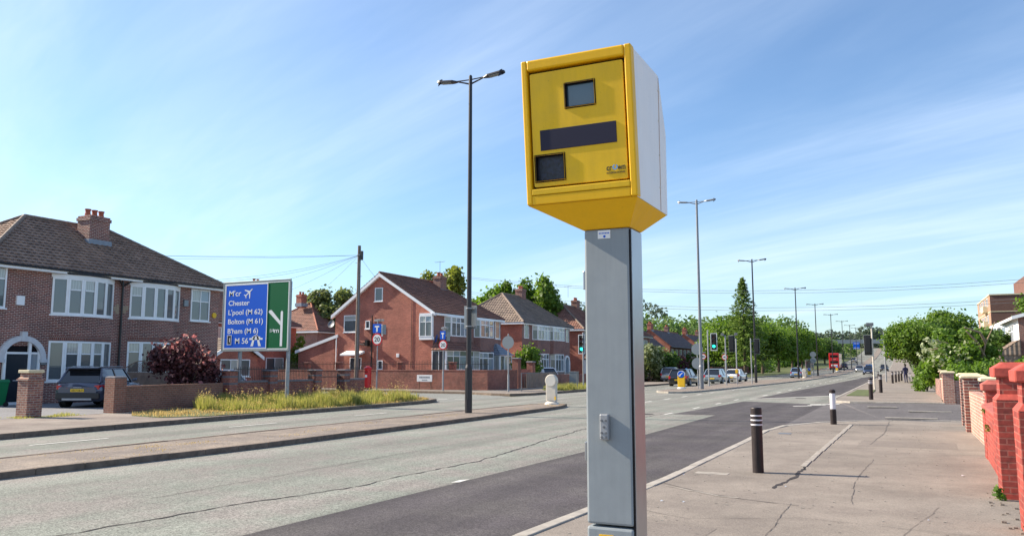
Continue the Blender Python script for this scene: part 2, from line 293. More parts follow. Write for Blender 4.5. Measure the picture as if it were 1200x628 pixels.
M = dict(
 road=tarmac('light_aggregate_asphalt', (.192, .203, .176), .46, 58, .10, streak=.18, tint=(.21, .195, .178)),
 newroad=tarmac('dark_resurfaced_asphalt', (.064, .056, .060), .5, 75, .16, streak=.22, tint=(.078, .070, .070)),
 farroad=tarmac('grey_asphalt', (.20, .205, .19), .45, 42, .10, streak=.10),
 sideroad=tarmac('side_road_asphalt', (.115, .105, .105), .4, 60, .15, streak=.1),
 pave=tarmac('pavement_asphalt', (.240, .208, .178), .25, 110, .18, tint=(.205, .176, .152), bump=.35),
 pave2=tarmac('brown_pavement', (.20, .165, .145), .25, 80, .2, tint=(.25, .215, .185)),
 medtop=tarmac('median_top', (.185, .155, .135), .4, 60, .25, tint=(.25, .205, .165)),
 kerb=plain('kerb_stone', (.34, .31, .27), .85, var=.28, scale=3, bump=.4),
 kerbdark=plain('median_kerb_stone', (.16, .12, .092), .9, var=.35, scale=5, bump=.5),
 hair=plain('hairline_crack', (.10, .085, .078), .95),
 crack=plain('crack_filler', (.028, .023, .024), .95, var=.3, scale=20),
 slab=plain('worn_concrete_edging', (.30, .27, .235), .9, var=.3, scale=6, bump=.5),
 drive=tarmac('driveway_paving', (.20, .20, .21), .2, 30, .15),
 grassg=plain('turf', (.085, .105, .03), .95, var=.5, scale=2.5, bump=.6),
 earth=plain('ground_earth', (.13, .12, .07), .95, var=.4, scale=.6),
 white=plain('white_upvc', (.86, .87, .88), .35, var=.04, scale=2),
 whitep=plain('white_paint', (.74, .74, .73), .6, var=.08, scale=2),
 mark=plain('road_marking_paint', (.62, .61, .57), .8, var=.18, scale=9),
 b1=brick('house_brick_purple', (.25, .078, .055), (.13, .045, .038), (.52, .43, .38), var=.35, msize=.009),
 b1r=brick('soldier_course_red', (.24, .075, .05), (.17, .055, .04), (.30, .27, .24), bw=.075, rh=.225, var=.25, msize=.008),
 b3=brick('gable_brick_red', (.47, .145, .092), (.35, .10, .068), (.38, .19, .145), var=.4, msize=.008),  # red brick, base also raised to stand in for weak sun on gables
 b3f=brick('front_brick_brown', (.29, .105, .075), (.18, .068, .052), (.28, .24, .22), var=.3),
 wallred=brick('boundary_brick_red', (.32, .09, .06), (.20, .055, .04), (.26, .17, .14), var=.4),
 wallbr=brick('boundary_brick_brown', (.27, .105, .07), (.20, .08, .055), (.23, .17, .13), var=.3),
 pillar=brick('pillar_brick', (.34, .15, .10), (.20, .07, .06), (.32, .28, .24), var=.35),
 bluebrick=plain('blue_engineering_brick', (.16, .15, .17), .7, var=.3, scale=8),
 redpaint=brick('red_painted_brick', (.41, .055, .036), (.20, .032, .024), (.33, .095, .07), msize=.009, var=.38, rough=.7),
 redcap=plain('red_painted_coping', (.40, .065, .046), .75, var=.28, scale=7, bump=.4),
 redcap_dark=plain('weathered_red_coping', (.33, .085, .065), .8, var=.3, scale=7, bump=.4),
 pinkbrick=brick('pink_brick', (.46, .22, .16), (.33, .13, .10), (.46, .38, .32), var=.25),
 multibrick=brick('two_tone_brick', (.30, .10, .07), (.14, .06, .06), (.40, .34, .28), var=.3),
 cream=plain('cream_concrete_coping', (.62, .54, .36), .8, var=.15, scale=6, bump=.3),
 tile1=tiles('brown_concrete_tile', (.23, .145, .105), (.31, .20, .145)),
 tile3=tiles('red_brown_tile', (.25, .115, .08), (.18, .088, .066)),
 tile4=tiles('grey_brown_tile', (.25, .19, .145), (.19, .14, .115)),
 tile5=tiles('dark_slate_tile', (.15, .10, .095), (.115, .085, .085), wave=.3),
 ridge=plain('ridge_tile', (.20, .15, .12), .8, var=.25, scale=4),
 ridgered=plain('red_ridge_tile', (.30, .10, .06), .8, var=.25, scale=4),
 lead=plain('lead_flashing', (.22, .26, .32), .5, var=.15, scale=5),
 terracotta=plain('terracotta_pot', (.38, .11, .065), .8, var=.2, scale=8),
 gutter=plain('black_gutter', (.02, .02, .022), .4),
 glass=glassm('window_glass', dark=(.07, .085, .095), cur=(.44, .45, .42), amount=.42, folds=9),
 glassd=glassm('dark_window_glass', amount=.12),
 door=plain('dark_door', (.012, .02, .03), .3, coat=.5),
 stone=plain('painted_arch_stone', (.60, .60, .62), .7, var=.1, scale=4),
 yellow=weathered('yellow_powder_coat', (.84, .47, .003), .4, .04, .05),
 yellowdoor=weathered('faded_yellow_panel', (.80, .49, .012), .5, .07, .08),
 housewhite=weathered('white_powder_coat', (.86, .83, .81), .45, .04, .05),
 steel=weathered('grey_painted_steel', (.265, .295, .315), .45, .07, .07),
 steeledge=plain('bare_steel_edge', (.40, .40, .42), .3, metal=.8, var=.08, scale=6),
 black=plain('matt_black', (.008, .006, .008), .6, spec=.15),
 flash=plain('dark_filter_panel', (.018, .016, .038), .5, coat=.0, spec=.3),
 lensglass=plain('lens_glass', (.04, .075, .11), .08, coat=1),
 lensdirty=plain('scratched_lens_cover', (.010, .012, .028), .4, var=1.0, scale=55, coat=.1, bump=.4),
 pole_black=plain('black_lamp_post', (.018, .016, .020), .4, var=.1, scale=3),
 galv=plain('galvanised_steel', (.33, .34, .36), .5, metal=.4, var=.15, scale=6),
 galvdark=plain('dark_galvanised_steel', (.16, .165, .18), .5, metal=.3, var=.15, scale=6),
 wood=plain('weathered_pole_wood', (.16, .13, .11), .9, var=.3, scale=5, bump=.3),
 bark=plain('tree_bark', (.10, .075, .055), .95, var=.35, scale=6, bump=.6),
 fence=plain('fence_panel_wood', (.26, .18, .14), .9, var=.25, scale=4),
 bollardblack=weathered('black_bollard', (.026, .017, .017), .5, .3, .5),
 reflect=plain('white_reflective_band', (.70, .68, .72), .4),
 signgreen=plain('sign_green', (.0, .115, .04), .5, spec=.2),
 signblue=plain('sign_blue', (.0, .10, .60), .5, spec=.2),
 signwhite=plain('sign_white', (.80, .80, .80), .35),
 signred=plain('sign_red', (.62, .01, .02), .35),
 signback=plain('sign_back_grey', (.24, .27, .29), .5, metal=.3, var=.05),
 signblack=plain('sign_black', (.01, .01, .01), .4),
 postred=plain('post_box_red', (.55, .008, .012), .35, coat=.3),
 yellowp=plain('yellow_plastic', (.85, .50, .01), .45),
 creamp=plain('cream_bollard_plastic', (.60, .55, .47), .6, var=.12, scale=5),
 bingreen=plain('green_bin_plastic', (.0, .16, .055), .5),
 sigblack=plain('signal_housing', (.012, .012, .013), .45),
 lampred=plain('unlit_red_lens', (.10, .012, .01), .3), lampamb=plain('unlit_amber_lens', (.10, .04, .006), .3),
 green_lit=plain('lit_green_lens', (.02, .95, .62), .4, emit=2.2),
 tyre=plain('tyre_rubber', (.015, .015, .016), .8), rim=plain('alloy_rim', (.45, .46, .48), .3, metal=.8),
 carglass=plain('car_glass', (.010, .012, .016), .06, coat=1),
 trim=plain('black_trim', (.018, .018, .02), .5),
 tail=plain('tail_light_red', (.45, .005, .01), .15, coat=1), head=plain('headlight', (.6, .62, .65), .1, coat=1),
 plate_y=plain('yellow_number_plate', (.80, .52, .02), .4), plate_w=plain('white_number_plate', (.78, .78, .76), .4),
 straw=plain('dry_straw', (.50, .38, .20), .9, var=.3, scale=20),
 cable=plain('black_cable', (.13, .145, .165), .6),
 skin=plain('skin', (.45, .26, .19), .6), cloth=plain('dark_blue_cloth', (.02, .02, .06), .9), trous=plain('dark_trousers', (.03, .03, .035), .9), darkhair=plain('dark_hair', (.03, .02, .015), .8),
)
def paint(name, c, metal=.4): return plain(name, c, .3, metal=metal, coat=1)
LEAF = dict(
 mid=leafm('leaf_mid_green', (.062, .125, .017), (.16, .245, .04)),
 bright=leafm('leaf_bright_green', (.068, .135, .017), (.165, .26, .042)),
 dark=leafm('leaf_dark_green', (.04, .085, .016), (.10, .17, .035)),
 grey=leafm('leaf_grey_green', (.08, .11, .035), (.18, .21, .075)),
 gold=leafm('leaf_gold_green', (.10, .13, .022), (.23, .26, .05)),
 far=leafm('leaf_far_green', (.07, .13, .035), (.15, .22, .065)),
 farhaze=leafm('leaf_far_hazed_green', (.08, .11, .075), (.12, .155, .10)),  # blue of the distance haze put into the leaf colour
 purple=leafm('leaf_purple', (.045, .018, .022), (.13, .045, .05), .25),
 pink=leafm('flower_pink', (.45, .17, .17), (.62, .32, .28), .3),
 variegated=leafm('leaf_variegated', (.18, .22, .10), (.42, .45, .28), .3),
 conifer=leafm('conifer_needles', (.06, .115, .025), (.25, .34, .09), .3),
 grass=leafm('grass_blade', (.16, .19, .04), (.42, .38, .13), .4),
 seed=leafm('seed_head', (.30, .22, .09), (.50, .38, .18), .4),
)

# ------------------------------------------------------------------ leaf clouds
def quads(name, C, Nrm, size, mat, parent=None, aspect=1.4):
    """one leaf-sized bent quad per point"""
    n = len(C)
    rv = RNG.normal(size=(n, 3)); t1 = np.cross(Nrm, rv); t1 /= np.linalg.norm(t1, axis=1)[:, None] + 1e-9
    t2 = np.cross(Nrm, t1); t2 /= np.linalg.norm(t2, axis=1)[:, None] + 1e-9
    s = size * RNG.uniform(.6, 1.25, n)[:, None]
    a_ = t1 * s * .5; b_ = t2 * s * .5 * aspect
    V = np.stack([C - b_, C + a_, C + b_, C - a_], 1).reshape(-1, 3)
    me = bpy.data.meshes.new(name); me.vertices.add(4 * n); me.vertices.foreach_set('co', V.ravel())
    me.loops.add(4 * n); me.loops.foreach_set('vertex_index', np.arange(4 * n)); me.polygons.add(n)
    me.polygons.foreach_set('loop_start', np.arange(0, 4 * n, 4)); 
    me.update(calc_edges=True); me.materials.append(mat)
    o = bpy.data.objects.new(name, me); col.objects.link(o)
    if parent is not None: o.parent = parent
    return o
def cloud(blobs, n, shell=.55, jag=.25):
    """points on/in ellipsoid blobs [(x,y,z,rx,ry,rz)]; returns pos, normal"""
    B = np.array(blobs, float); vol = (B[:, 3] * B[:, 4] * B[:, 5]) ** (2 / 3); p = vol / vol.sum()
    idx = RNG.choice(len(B), n, p=p); d = RNG.normal(size=(n, 3)); d /= np.linalg.norm(d, axis=1)[:, None]
    r = (shell + (1 - shell) * RNG.random(n) ** .5) * (1 + jag * (RNG.random(n) ** 4))
    C = B[idx, :3] + d * r[:, None] * B[idx, 3:]
    nn = d * .8 + RNG.normal(size=(n, 3)) * .6; nn /= np.linalg.norm(nn, axis=1)[:, None]
    return C, nn
def blobs_crown(r, h, z0, k, br, flat=.8, rnd=random):
    """blobs scattered in an egg shaped crown: radius r, from z0 to z0+h"""
    out = []
    for i in range(k):
        for _ in range(30):
            x, y, z = rnd.uniform(-1, 1), rnd.uniform(-1, 1), rnd.uniform(-1, 1)
            q = math.sqrt(x * x + y * y + z * z)
            if .35 < q < 1: break
        rr = br * rnd.uniform(.6, 1.25)
        out.append((x * (r - rr * .6), y * (r - rr * .6), z0 + h / 2 + z * (h / 2 - rr * .5), rr, rr, rr * flat))
    return out
def trunk(parent, h, r, spread, k=6, z_split=.4, mat=None, name='trunk'):
    m = MB(); pts = [(0, 0, 0), (r * .3, -r * .2, h * .25), (0, r * .4, h * z_split)]
    m.tube((0, 0, -.1), pts[1], r * 1.25, r, 10); m.tube(pts[1], pts[2], r, r * .8, 10)
    m.tube(pts[2], (0, 0, h * .85), r * .8, r * .25, 8)
    for i in range(k):
        t = 2 * PI * i / k + random.uniform(-.4, .4); z0 = h * (z_split + random.uniform(-.04, .25))
        e = (math.cos(t) * spread * random.uniform(.5, .85), math.sin(t) * spread * random.uniform(.5, .85), z0 + h * random.uniform(.15, .35))
        mid = (e[0] * .45, e[1] * .45, z0 + (e[2] - z0) * .6)
        m.tube((0, 0, z0 - .1), mid, r * .45, r * .3, 6); m.tube(mid, e, r * .3, r * .08, 6)
    return m.build(name, mat or M['bark'], parent)
def tree(label, loc, h, r, mat, leaf=.28, n=9000, k=26, z0f=.28, br=None, tr=.16, group=None, rz=0, name='deciduous_tree', flat=.8):
    t = thing(name, label, 'tree', loc, rz, group)
    z0 = h * z0f; B = blobs_crown(r, h - z0, z0, k, br or r * .38, flat)
    C, nn = cloud(B, n, .35, .6); quads('crown', C, nn, leaf, mat, t)
    trunk(t, h * .9, tr, r * .8, 7, max(.25, z0f))
    return t
def bush(label, loc, rx, ry, h, mat, leaf=.09, n=3000, k=14, name='bush', cat='bush', extra=None, stem=True, group=None):
    t = thing(name, label, cat, loc, 0, group)
    B = []
    for i in range(k):
        x, y = random.uniform(-.7, .7), random.uniform(-.7, .7); zt = random.uniform(.25, .85) * (1 - .35 * (x * x + y * y))
        rr = random.uniform(.22, .36); B.append((x * rx, y * ry, zt * h, rr * rx, rr * ry, rr * h * .6))
    C, nn = cloud(B, n, .35, .9); C[:, 2] = np.maximum(C[:, 2], .05); quads('foliage', C, nn, leaf, mat, t)
    if extra:
        C, nn = cloud([(b[0], b[1], b[2] + b[5] * .3, b[3] * 1.1, b[4] * 1.1, b[5] * 1.1) for b in B], extra[1], .92, .1); quads('blossom', C, nn, extra[2], extra[0], t)
    if stem:
        m = MB()
        for i in range(5):
            t_ = 2 * PI * i / 5; m.tube((0, 0, 0), (math.cos(t_) * rx * .5, math.sin(t_) * ry * .5, h * .6), .035, .012, 6)
        m.build('stem', M['bark'], t)
    return t
def blades(name, pts, hmin, hmax, wd, mat, label, cat='grass', lean=.35, kind='stuff'):
    P = np.array(pts); n = len(P); h = RNG.uniform(hmin, hmax, n) * (.22 + .78 * np.clip(.55 + .5 * np.sin(P[:, 0] * 2.3 + 1.7 * np.sin(P[:, 1] * 1.1)) * np.sin(P[:, 1] * 1.9 + P[:, 0]) + .25 * np.sin(P[:, 1] * 5.3 + P[:, 0] * 4), 0, 1)); ang = RNG.uniform(0, 2 * PI, n); l_ = RNG.uniform(0, lean, n) * h; la = RNG.uniform(0, 2 * PI, n)
    sx = np.cos(ang) * wd / 2; sy = np.sin(ang) * wd / 2
    A = P.copy(); A[:, 0] -= sx; A[:, 1] -= sy; Bv = P.copy(); Bv[:, 0] += sx; Bv[:, 1] += sy
    Cv = P.copy(); Cv[:, 0] += np.cos(la) * l_; Cv[:, 1] += np.sin(la) * l_; Cv[:, 2] += h
    V = np.stack([A, Bv, Cv], 1).reshape(-1, 3)
    me = bpy.data.meshes.new(name); me.vertices.add(3 * n); me.vertices.foreach_set('co', V.ravel()); me.loops.add(3 * n); me.loops.foreach_set('vertex_index', np.arange(3 * n))
    me.polygons.add(n); me.polygons.foreach_set('loop_start', np.arange(0, 3 * n, 3)); me.update(calc_edges=True); me.materials.append(mat)
    o = bpy.data.objects.new(name, me); col.objects.link(o)
    if kind: tag(o, label, cat, None, kind)
    return o, Cv
#@@STRUCT

# ------------------------------------------------------------------ ground, roads, pavements
def struct(name, mb, mat, bevel=0): return tag(mb.build(name, mat, bevel=bevel), kind='structure')
YS = [-60, 0, 60, 110, 130] + list(range(140, 570, 10)) + [700, 1500, 4000]
def strip(mb, xl, xr, z, ys=YS, mat=0):
    fl = xl if callable(xl) else (lambda y: xl); fr = xr if callable(xr) else (lambda y: xr)
    for y0, y1 in zip(ys, ys[1:]):
        mb.face([(fl(y0), y0, z + zr(y0)), (fr(y0), y0, z + zr(y0)), (fr(y1), y1, z + zr(y1)), (fl(y1), y1, z + zr(y1))], mat)
    return mb
g = MB(); strip(g, -3000, 3000, -.135); struct('ground', g, M['earth'])
RY = [-30, 0, 60, 110, 130] + list(range(140, 570, 10)) + [640]
g = MB(); strip(g, -20.4, -3.3, -.12, RY); struct('main_road', g, M['road'])
g = MB(); g.face([(-90, 36.5, -.116), (-20.3, 34.5, -.116), (-20.3, 42.5, -.116), (-24, 45.5, -.116), (-90, 46, -.116)]); struct('side_road', g, M['farroad'])
g = MB(); g.face([(-3.3, 25.5, -.116), (-.4, 27.3, -.07), (1.2, 28.3, -.02), (1.2, 41, -.02), (-2.6, 41.5, -.07), (-3.3, 45, -.116)]); g.face([(1.2, 28.3, -.02), (60, 28.3, -.02), (60, 41, -.02), (1.2, 41, -.02)]); struct('side_road', g, M['sideroad'])
# dark resurfaced strips with saw-cut corners
g = MB()
g.face([(-6.35, -20, -.116), (-3.3, -20, -.116), (-3.3, 30, -.116), (-6.2, 30, -.116), (-6.06, 16, -.116), (-6.35, 6.7, -.116)])
g.face([(-7.76, 30, -.116), (-3.3, 30, -.116), (-3.3, 40.2, -.116), (-7.3, 42.2, -.116)])
g.face([(-7.34, 45.7, -.116), (-3.3, 54, -.116), (-3.3, 60, -.116), (-7.0, 60, -.116)])
strip(g, lambda y: -7.0 + (y - 60) * .022, -3.3, -.116, [60, 90, 110, 130, 140, 150])
struct('resurfaced_asphalt', g, M['newroad'])
# long joint cracks in the near carriageway and the pavement
def crackline(pts, wd, mat, z=-.1145, amp=.03, step=.12, name='road_crack', ):
    g = MB(); P = [Vector((*p, 0)) for p in pts]; line = []
    for a_, b_ in zip(P, P[1:]):
        k = max(2, int((b_ - a_).length / step))
        for i in range(k): line.append(a_.lerp(b_, i / k))
    line.append(P[-1]); j = 0; L_, R_ = [], []
    for i, p in enumerate(line):
        j = j * .75 + random.uniform(-amp, amp); w_ = wd * random.uniform(.25, 1.5)
        d = (line[min(i + 1, len(line) - 1)] - line[max(i - 1, 0)]).normalized(); n = Vector((d.y, -d.x, 0))
        L_.append(p + n * (j - w_ / 2)); R_.append(p + n * (j + w_ / 2))
    for i in range(len(line) - 1): g.face([(L_[i].x, L_[i].y, z), (R_[i].x, R_[i].y, z), (R_[i + 1].x, R_[i + 1].y, z), (L_[i + 1].x, L_[i + 1].y, z)])
    return struct(name, g, mat)
crackline([(-8.4, 3), (-8.1, 5.8), (-7.88, 7.7), (-7.4, 9.8), (-7.26, 13.7), (-8.2, 21.6), (-8.1, 30)], .032, M['crack'])
crackline([(-9.2, 8), (-9.3, 16), (-9.5, 24)], .012, M['crack'], amp=.02)
# painted markings
g = MB()
def dash(x, y0, y1, w_=.1, z=-.111): 
    g.face([(x - w_ / 2, y0, z + zr(y0)), (x + w_ / 2, y0, z + zr(y0)), (x + w_ / 2, y1, z + zr(y1)), (x - w_ / 2, y1, z + zr(y1))])
for y in (39, 42.7, 46.5, 50.3, 54.2): dash(-11.5, y, y + 1.3, .14)
for y in (29.5, 34, 38.6, 43.2): dash(-7.95, y, y + 1.2, .1)
for k in range(60): dash(-7.55 + .006 * k, 50 + k * 6, 52 + k * 6, .1)
for k in range(22): dash(-11.2 + .03 * k, 60 + k * 4, 61 + k * 4, .11)
for k in range(60): dash(-17.7, -6 + k * 6, -4 + k * 6, .1) if not 30 < k * 6 < 50 else None
g.face([(-7.5, 45.0, -.111), (-3.2, 53.2, -.111), (-3.2, 53.7, -.111), (-7.5, 45.4, -.111)])
for k in range(5): g.face([(-3.9 + k * .75, 39.6 + k * .5, -.106 + .012 * k), (-3.45 + k * .75, 39.9 + k * .5, -.106 + .012 * k), (-3.5 + k * .75, 40.35 + k * .5, -.104 + .012 * k), (-3.95 + k * .75, 40.05 + k * .5, -.104 + .012 * k)])
for k in range(3): g.face([(-4.4 + k * .5, 37.8 + k * 1.1, -.108), (-3.7 + k * .5, 38.5 + k * 1.1, -.108), (-3.8 + k * .5, 38.8 + k * 1.1, -.108), (-4.5 + k * .5, 38.1 + k * 1.1, -.108)])
for k in range(6): dash(-21.2 - k * 1.1, 37.8 + .08 * k, 38.0 + .08 * k, .6)
g.face([(-6.3, 11.0, -.111), (-6.2, 11.1, -.111), (-6.22, 11.45, -.111), (-6.31, 11.3, -.111)])
struct('road_markings', g, M['mark'])
# drain covers in the carriageway
g = MB(); g.box(-9.05, -8.4, 29.2, 29.7, -.116, -.112); g.box(-5.4, -4.9, 47.2, 47.7, -.116, -.1105); struct('manhole_cover', g, M['crack'])

def kerb(pts, wd, z0, z1, mat, name='kerb', rise=False):
    """strip along a polyline in separate stones; outer edge on the polyline, width to the left"""
    P = [Vector(p) for p in pts]; g = MB(); line = []
    for a_, b_ in zip(P, P[1:]):
        k = max(1, round((b_ - a_).length / .91))
        for i in range(k): line.append(a_.lerp(b_, i / k))
    line.append(P[-1]); nn = []
    for i, p in enumerate(line):
        d = (line[min(i + 1, len(line) - 1)] - line[max(i - 1, 0)]).normalized(); nn.append(Vector((-d.y, d.x)))
    for i in range(len(line) - 1):
        a_, b_ = line[i], line[i + 1]; gap = (b_ - a_).normalized() * .003
        a2, b2 = a_ + gap, b_ - gap; A, B = a2 + nn[i] * wd, b2 + nn[i + 1] * wd
        dz = random.uniform(-.005, .005); za = zr(a_.y) if rise else 0; zb = zr(b_.y) if rise else 0
        g.hexa([(a2.x, a2.y, z0 + za), (b2.x, b2.y, z0 + zb), (B.x, B.y, z0 + zb), (A.x, A.y, z0 + za)], [(a2.x, a2.y, z1 + dz + za), (b2.x, b2.y, z1 + dz + zb), (B.x, B.y, z1 + dz + zb), (A.x, A.y, z1 + dz + za)])
    return struct(name, g, mat, bevel=.012)
# near pavement (right) -- road side kerb, corner into the side road
rk = [(-3.75, -10), (-3.6, 4), (-3.52, 7.4), (-3.4, 9.6), (-3.3, 12), (-3.3, 18), (-3.32, 22), (-3.1, 24), (-2.4, 25.7), (-1.4, 26.9), (-.4, 27.5), (1.2, 28.2), (3, 28.3), (30, 28.3)]
kerb(rk, -.15, -.14, .012, M['kerb'])
g = MB(); g.face([(x, y, 0) for x, y in rk] + [(30, -10, 0)]); 
struct('pavement', g, M['pave'])
# pavement beyond the side road
g = MB(); ry = [45, 60, 110, 130] + list(range(140, 560, 10))
g.face([(-2.9, 42, 0), (-2.2, 41.3, 0), (1.6, 41.2, 0), (1.6, 45, 0), (-3.15, 45, 0)]); strip(g, -3.15, 1.9, 0, ry); struct('pavement', g, M['pave'])
kerb([(1.6, 41.1), (-2.3, 41.2), (-3.05, 42), (-3.3, 45)], -.14, -.14, .012, M['kerb']); kerb([(-3.3, 45), (-3.3, 60), (-3.3, 110), (-3.3, 250), (-3.3, 400)], -.14, -.14, .012, M['kerb'], rise=True)
g = MB(); g.box(-2.9, -1.75, 49, 61, -.01, .03); struct('grass_verge', g, M['grassg'])
g = MB(); strip(g, 1.9, 14, .02, ry[2:]); struct('grass_verge', g, M['grassg'])
# old kerb line let into the pavement
g = MB(); random.seed(3)
y = 12.0
while y < 24.6:
    x = -1.6 + (y - 12) * .016 + math.sin(y * 3) * .005; l_ = .6 if y < 13.8 else .9
    if y > 14.0: g.box(x - .05, x + .05, y, y + l_ - .03, -.02, .013)
    y += l_
struct('edging_stone', g, M['slab'], bevel=.008)
g = MB(); random.seed(44)
for k in range(240):
    x, y, r_ = random.uniform(-3.2, .95), random.uniform(5.5, 27), random.uniform(.008, .02); g.face([(x + r_ * math.cos(t), y + r_ * math.sin(t) * random.uniform(.7, 1.2), .0025) for t in [k_ * PI / 4 for k_ in range(8)]])
struct('chewing_gum_spots', g, M['hair'])
g = MB(); g.box(-2.85, -2.55, 21.0, 21.35, -.01, .005); struct('access_cover', g, M['galvdark'])
g = MB(); g.face([(-.95, 18.5, .0022), (.9, 18.7, .0022), (.95, 20.1, .0022), (-.9, 20.0, .0022)]); g.face([(-2.9, 7.2, .0022), (-1.9, 7.1, .0022), (-1.8, 8.6, .0022), (-2.8, 8.7, .0022)]); struct('pavement_patch', g, tarmac('patched_pavement', (.20, .172, .15), .25, 110, .15))
crackline([(-1.66, 11.7), (-1.56, 13.0), (-1.55, 14.4)], .07, M['crack'], z=.004, amp=.02)
for pts, wd in [([(-1.52, 14), (-1.46, 19), (-1.40, 24.6)], .016), ([(-2.0, 3.9), (-1.55, 6.2), (-1.3, 8), (-1.3, 10.5)], .012), ([(-.62, 10.8), (-.72, 12.4), (-.55, 16)], .010), ([(-3.2, 11.6), (-2.4, 10.9), (-1.9, 10.6), (-1.2, 10.4)], .03),
                ([(-.8, 15.2), (.4, 15.6), (1.0, 15.3)], .01), ([(-3.1, 17.6), (-1.4, 17.9), (1.0, 18.2)], .012), ([(-1.0, 6), (-.2, 8.5), (.3, 11)], .006),
                ([(-2.9, 9.4), (-2.2, 9.0), (-1.1, 9.6), (.6, 9.3)], .008), ([(-.7, 19), (-.5, 22), (-.45, 27)], .02)]:
    crackline(pts, wd * .8, M['hair'], z=.004, amp=.012, name='pavement_crack')
crackline([(-3.05, 11.35), (-2.2, 10.75), (-1.95, 10.7)], .045, M['slab'], z=.0045, amp=.03, name='dry_debris')
g = MB()
for y0, x0, x1 in ((29.0, -.6, .9), (44.5, -1.0, 1.4), (33.5, .1, 1.5), (36.5, -1.4, -.3)): g.box(x0, x1, y0, y0 + .28, -.03, .006)
g.box(-3.0, -2.5, 12.8, 13.05, 0, .004)
struct('worn_paving_slab', g, M['slab'])

# central reservations
def median(pts, top, name='central_reservation'):
    g = MB(); g.face([(x, y, top + zr(y)) for x, y in pts]); struct(name, g, M['medtop'])
m1 = [(-13.0, -12), (-12.9, 8), (-12.6, 14), (-12.7, 24), (-12.85, 30), (-13.0, 32), (-13.4, 33.6), (-14.2, 34.0), (-14.8, 32.8), (-15.05, 29), (-15.05, 16), (-15.0, 8), (-15.0, -12)]
median(m1, -.02); kerb(m1[::-1], -.14, -.13, -.006, M['kerbdark'])
m2 = [(-15.3, 100), (-15.4, 80), (-15.4, 60), (-15.2, 54.5), (-14.6, 52.8), (-13.8, 52.3), (-13.0, 52.8), (-12.5, 55), (-12.0, 64), (-11.5, 75), (-11.1, 86), (-10.7, 100)]
median(m2, -.02); kerb(m2, .14, -.13, -.006, M['kerb'])
g = MB(); strip(g, lambda y: -15.3 + min(2.0, (y - 100) * .1), -10.6, -.02, [100, 110, 120, 130] + list(range(140, 560, 10))); struct('central_reservation', g, M['medtop'])
kerb([(-10.5, 100), (-10.5, 200), (-10.5, 330)], .14, -.13, -.006, M['kerb'], rise=True)

# far pavement and verges
fk = [(-19.2, -12), (-19.4, 8), (-19.7, 12), (-19.95, 15), (-20.05, 18), (-20.2, 22), (-20.35, 30), (-20.5, 33.4), (-21.0, 35.2), (-22.2, 36.3), (-24, 36.8), (-30, 36.9), (-60, 37)]
kerb(fk, .14, -.13, .02, M['kerbdark'])
g = MB(); g.face([(x, y, 0) for x, y in fk[:11]] + [(-25.7, 36.85, 0), (-25.7, -12, 0)]); struct('pavement', g, M['pave2'])
vk = [(-24.9, 20.6), (-23.2, 19.2), (-21.6, 18.9), (-20.7, 20.0), (-20.45, 24), (-20.5, 30), (-20.65, 33), (-21.2, 34.8), (-22.2, 35.7), (-24.4, 36.1)]
g = MB(); g.prism(vk, -.05, .02); struct('grass_verge', g, M['grassg'])
fk2 = [(-90, 46), (-40, 46), (-30, 46), (-25, 45.4), (-22.4, 43.9), (-21.0, 43.6), (-20.3, 45), (-20.1, 50), (-20.1, 70), (-20.1, 120)]
kerb(fk2, .14, -.13, .02, M['kerbdark']); 
g = MB(); g.face([(x, y, 0) for x, y in fk2] + [(-90, 120, 0)]); struct('pavement', g, M['pave'])
g = MB(); g.prism([(-20.3, 51), (-20.3, 66), (-23.5, 66), (-23.5, 54), (-22, 51)], -.05, .02); struct('grass_verge', g, M['grassg'])
g = MB(); strip(g, -60, -20.25, .01, [95, 110, 130] + list(range(140, 560, 10))); struct('grass_verge', g, M['grassg'])
kerb([(-20.1, 120), (-20.1, 200), (-20.1, 330)], .14, -.13, .02, M['kerb'], rise=True)
g = MB(); g.face([(-25.6, 10, .004), (-25.2, 19.8, .004), (-26.4, 26, .004), (-34.5, 34, .004), (-34.5, 10, .004)]); struct('driveway', g, M['drive'])

# verge grass: tall blades with pale seed heads
def in_poly(P, x, y):
    c = False; j = len(P) - 1
    for i in range(len(P)):
        if (P[i][1] > y) != (P[j][1] > y) and x < (P[j][0] - P[i][0]) * (y - P[i][1]) / (P[j][1] - P[i][1]) + P[i][0]: c = not c
        j = i
    return c
def scatter(poly, n, z=.02, clump=None):
    xs = [p[0] for p in poly]; ys = [p[1] for p in poly]; out = []
    cl_ = [(random.uniform(min(xs), max(xs)), random.uniform(min(ys), max(ys))) for _ in range(clump or 1)]
    while len(out) < n:
        if clump and random.random() < .6:
            c = random.choice(cl_); x, y = random.gauss(c[0], .35), random.gauss(c[1], .35)
        else: x, y = random.uniform(min(xs), max(xs)), random.uniform(min(ys), max(ys))
        if in_poly(poly, x, y): out.append((x, y, z))
    return out
random.seed(11)
tall = [(-21.5, 22.6), (-20.85, 25.5), (-20.8, 30), (-21.0, 33), (-21.6, 34.5), (-23, 35.3), (-25.7, 35.6), (-25.9, 26), (-24.9, 23.4), (-23.2, 22.2)]
blades('tall_grass', scatter(tall, 36000, clump=40), .15, .62, .03, LEAF['grass'], 'tall unmown green grass along the verge under the big green road sign')
_, tips = blades('seed_stalks', scatter(tall, 800, clump=30), .4, .95, .009, LEAF['seed'], 'straw coloured seed stalks standing above the verge grass', 'grass')
quads('seed_heads', tips, RNG.normal(size=tips.shape) * .4 + np.array([1, 0, 0]), .022, LEAF['seed'], aspect=5); tag(bpy.data.objects['seed_heads'], 'pale seed heads at the tips of the verge grass stalks', 'grass', kind='stuff')
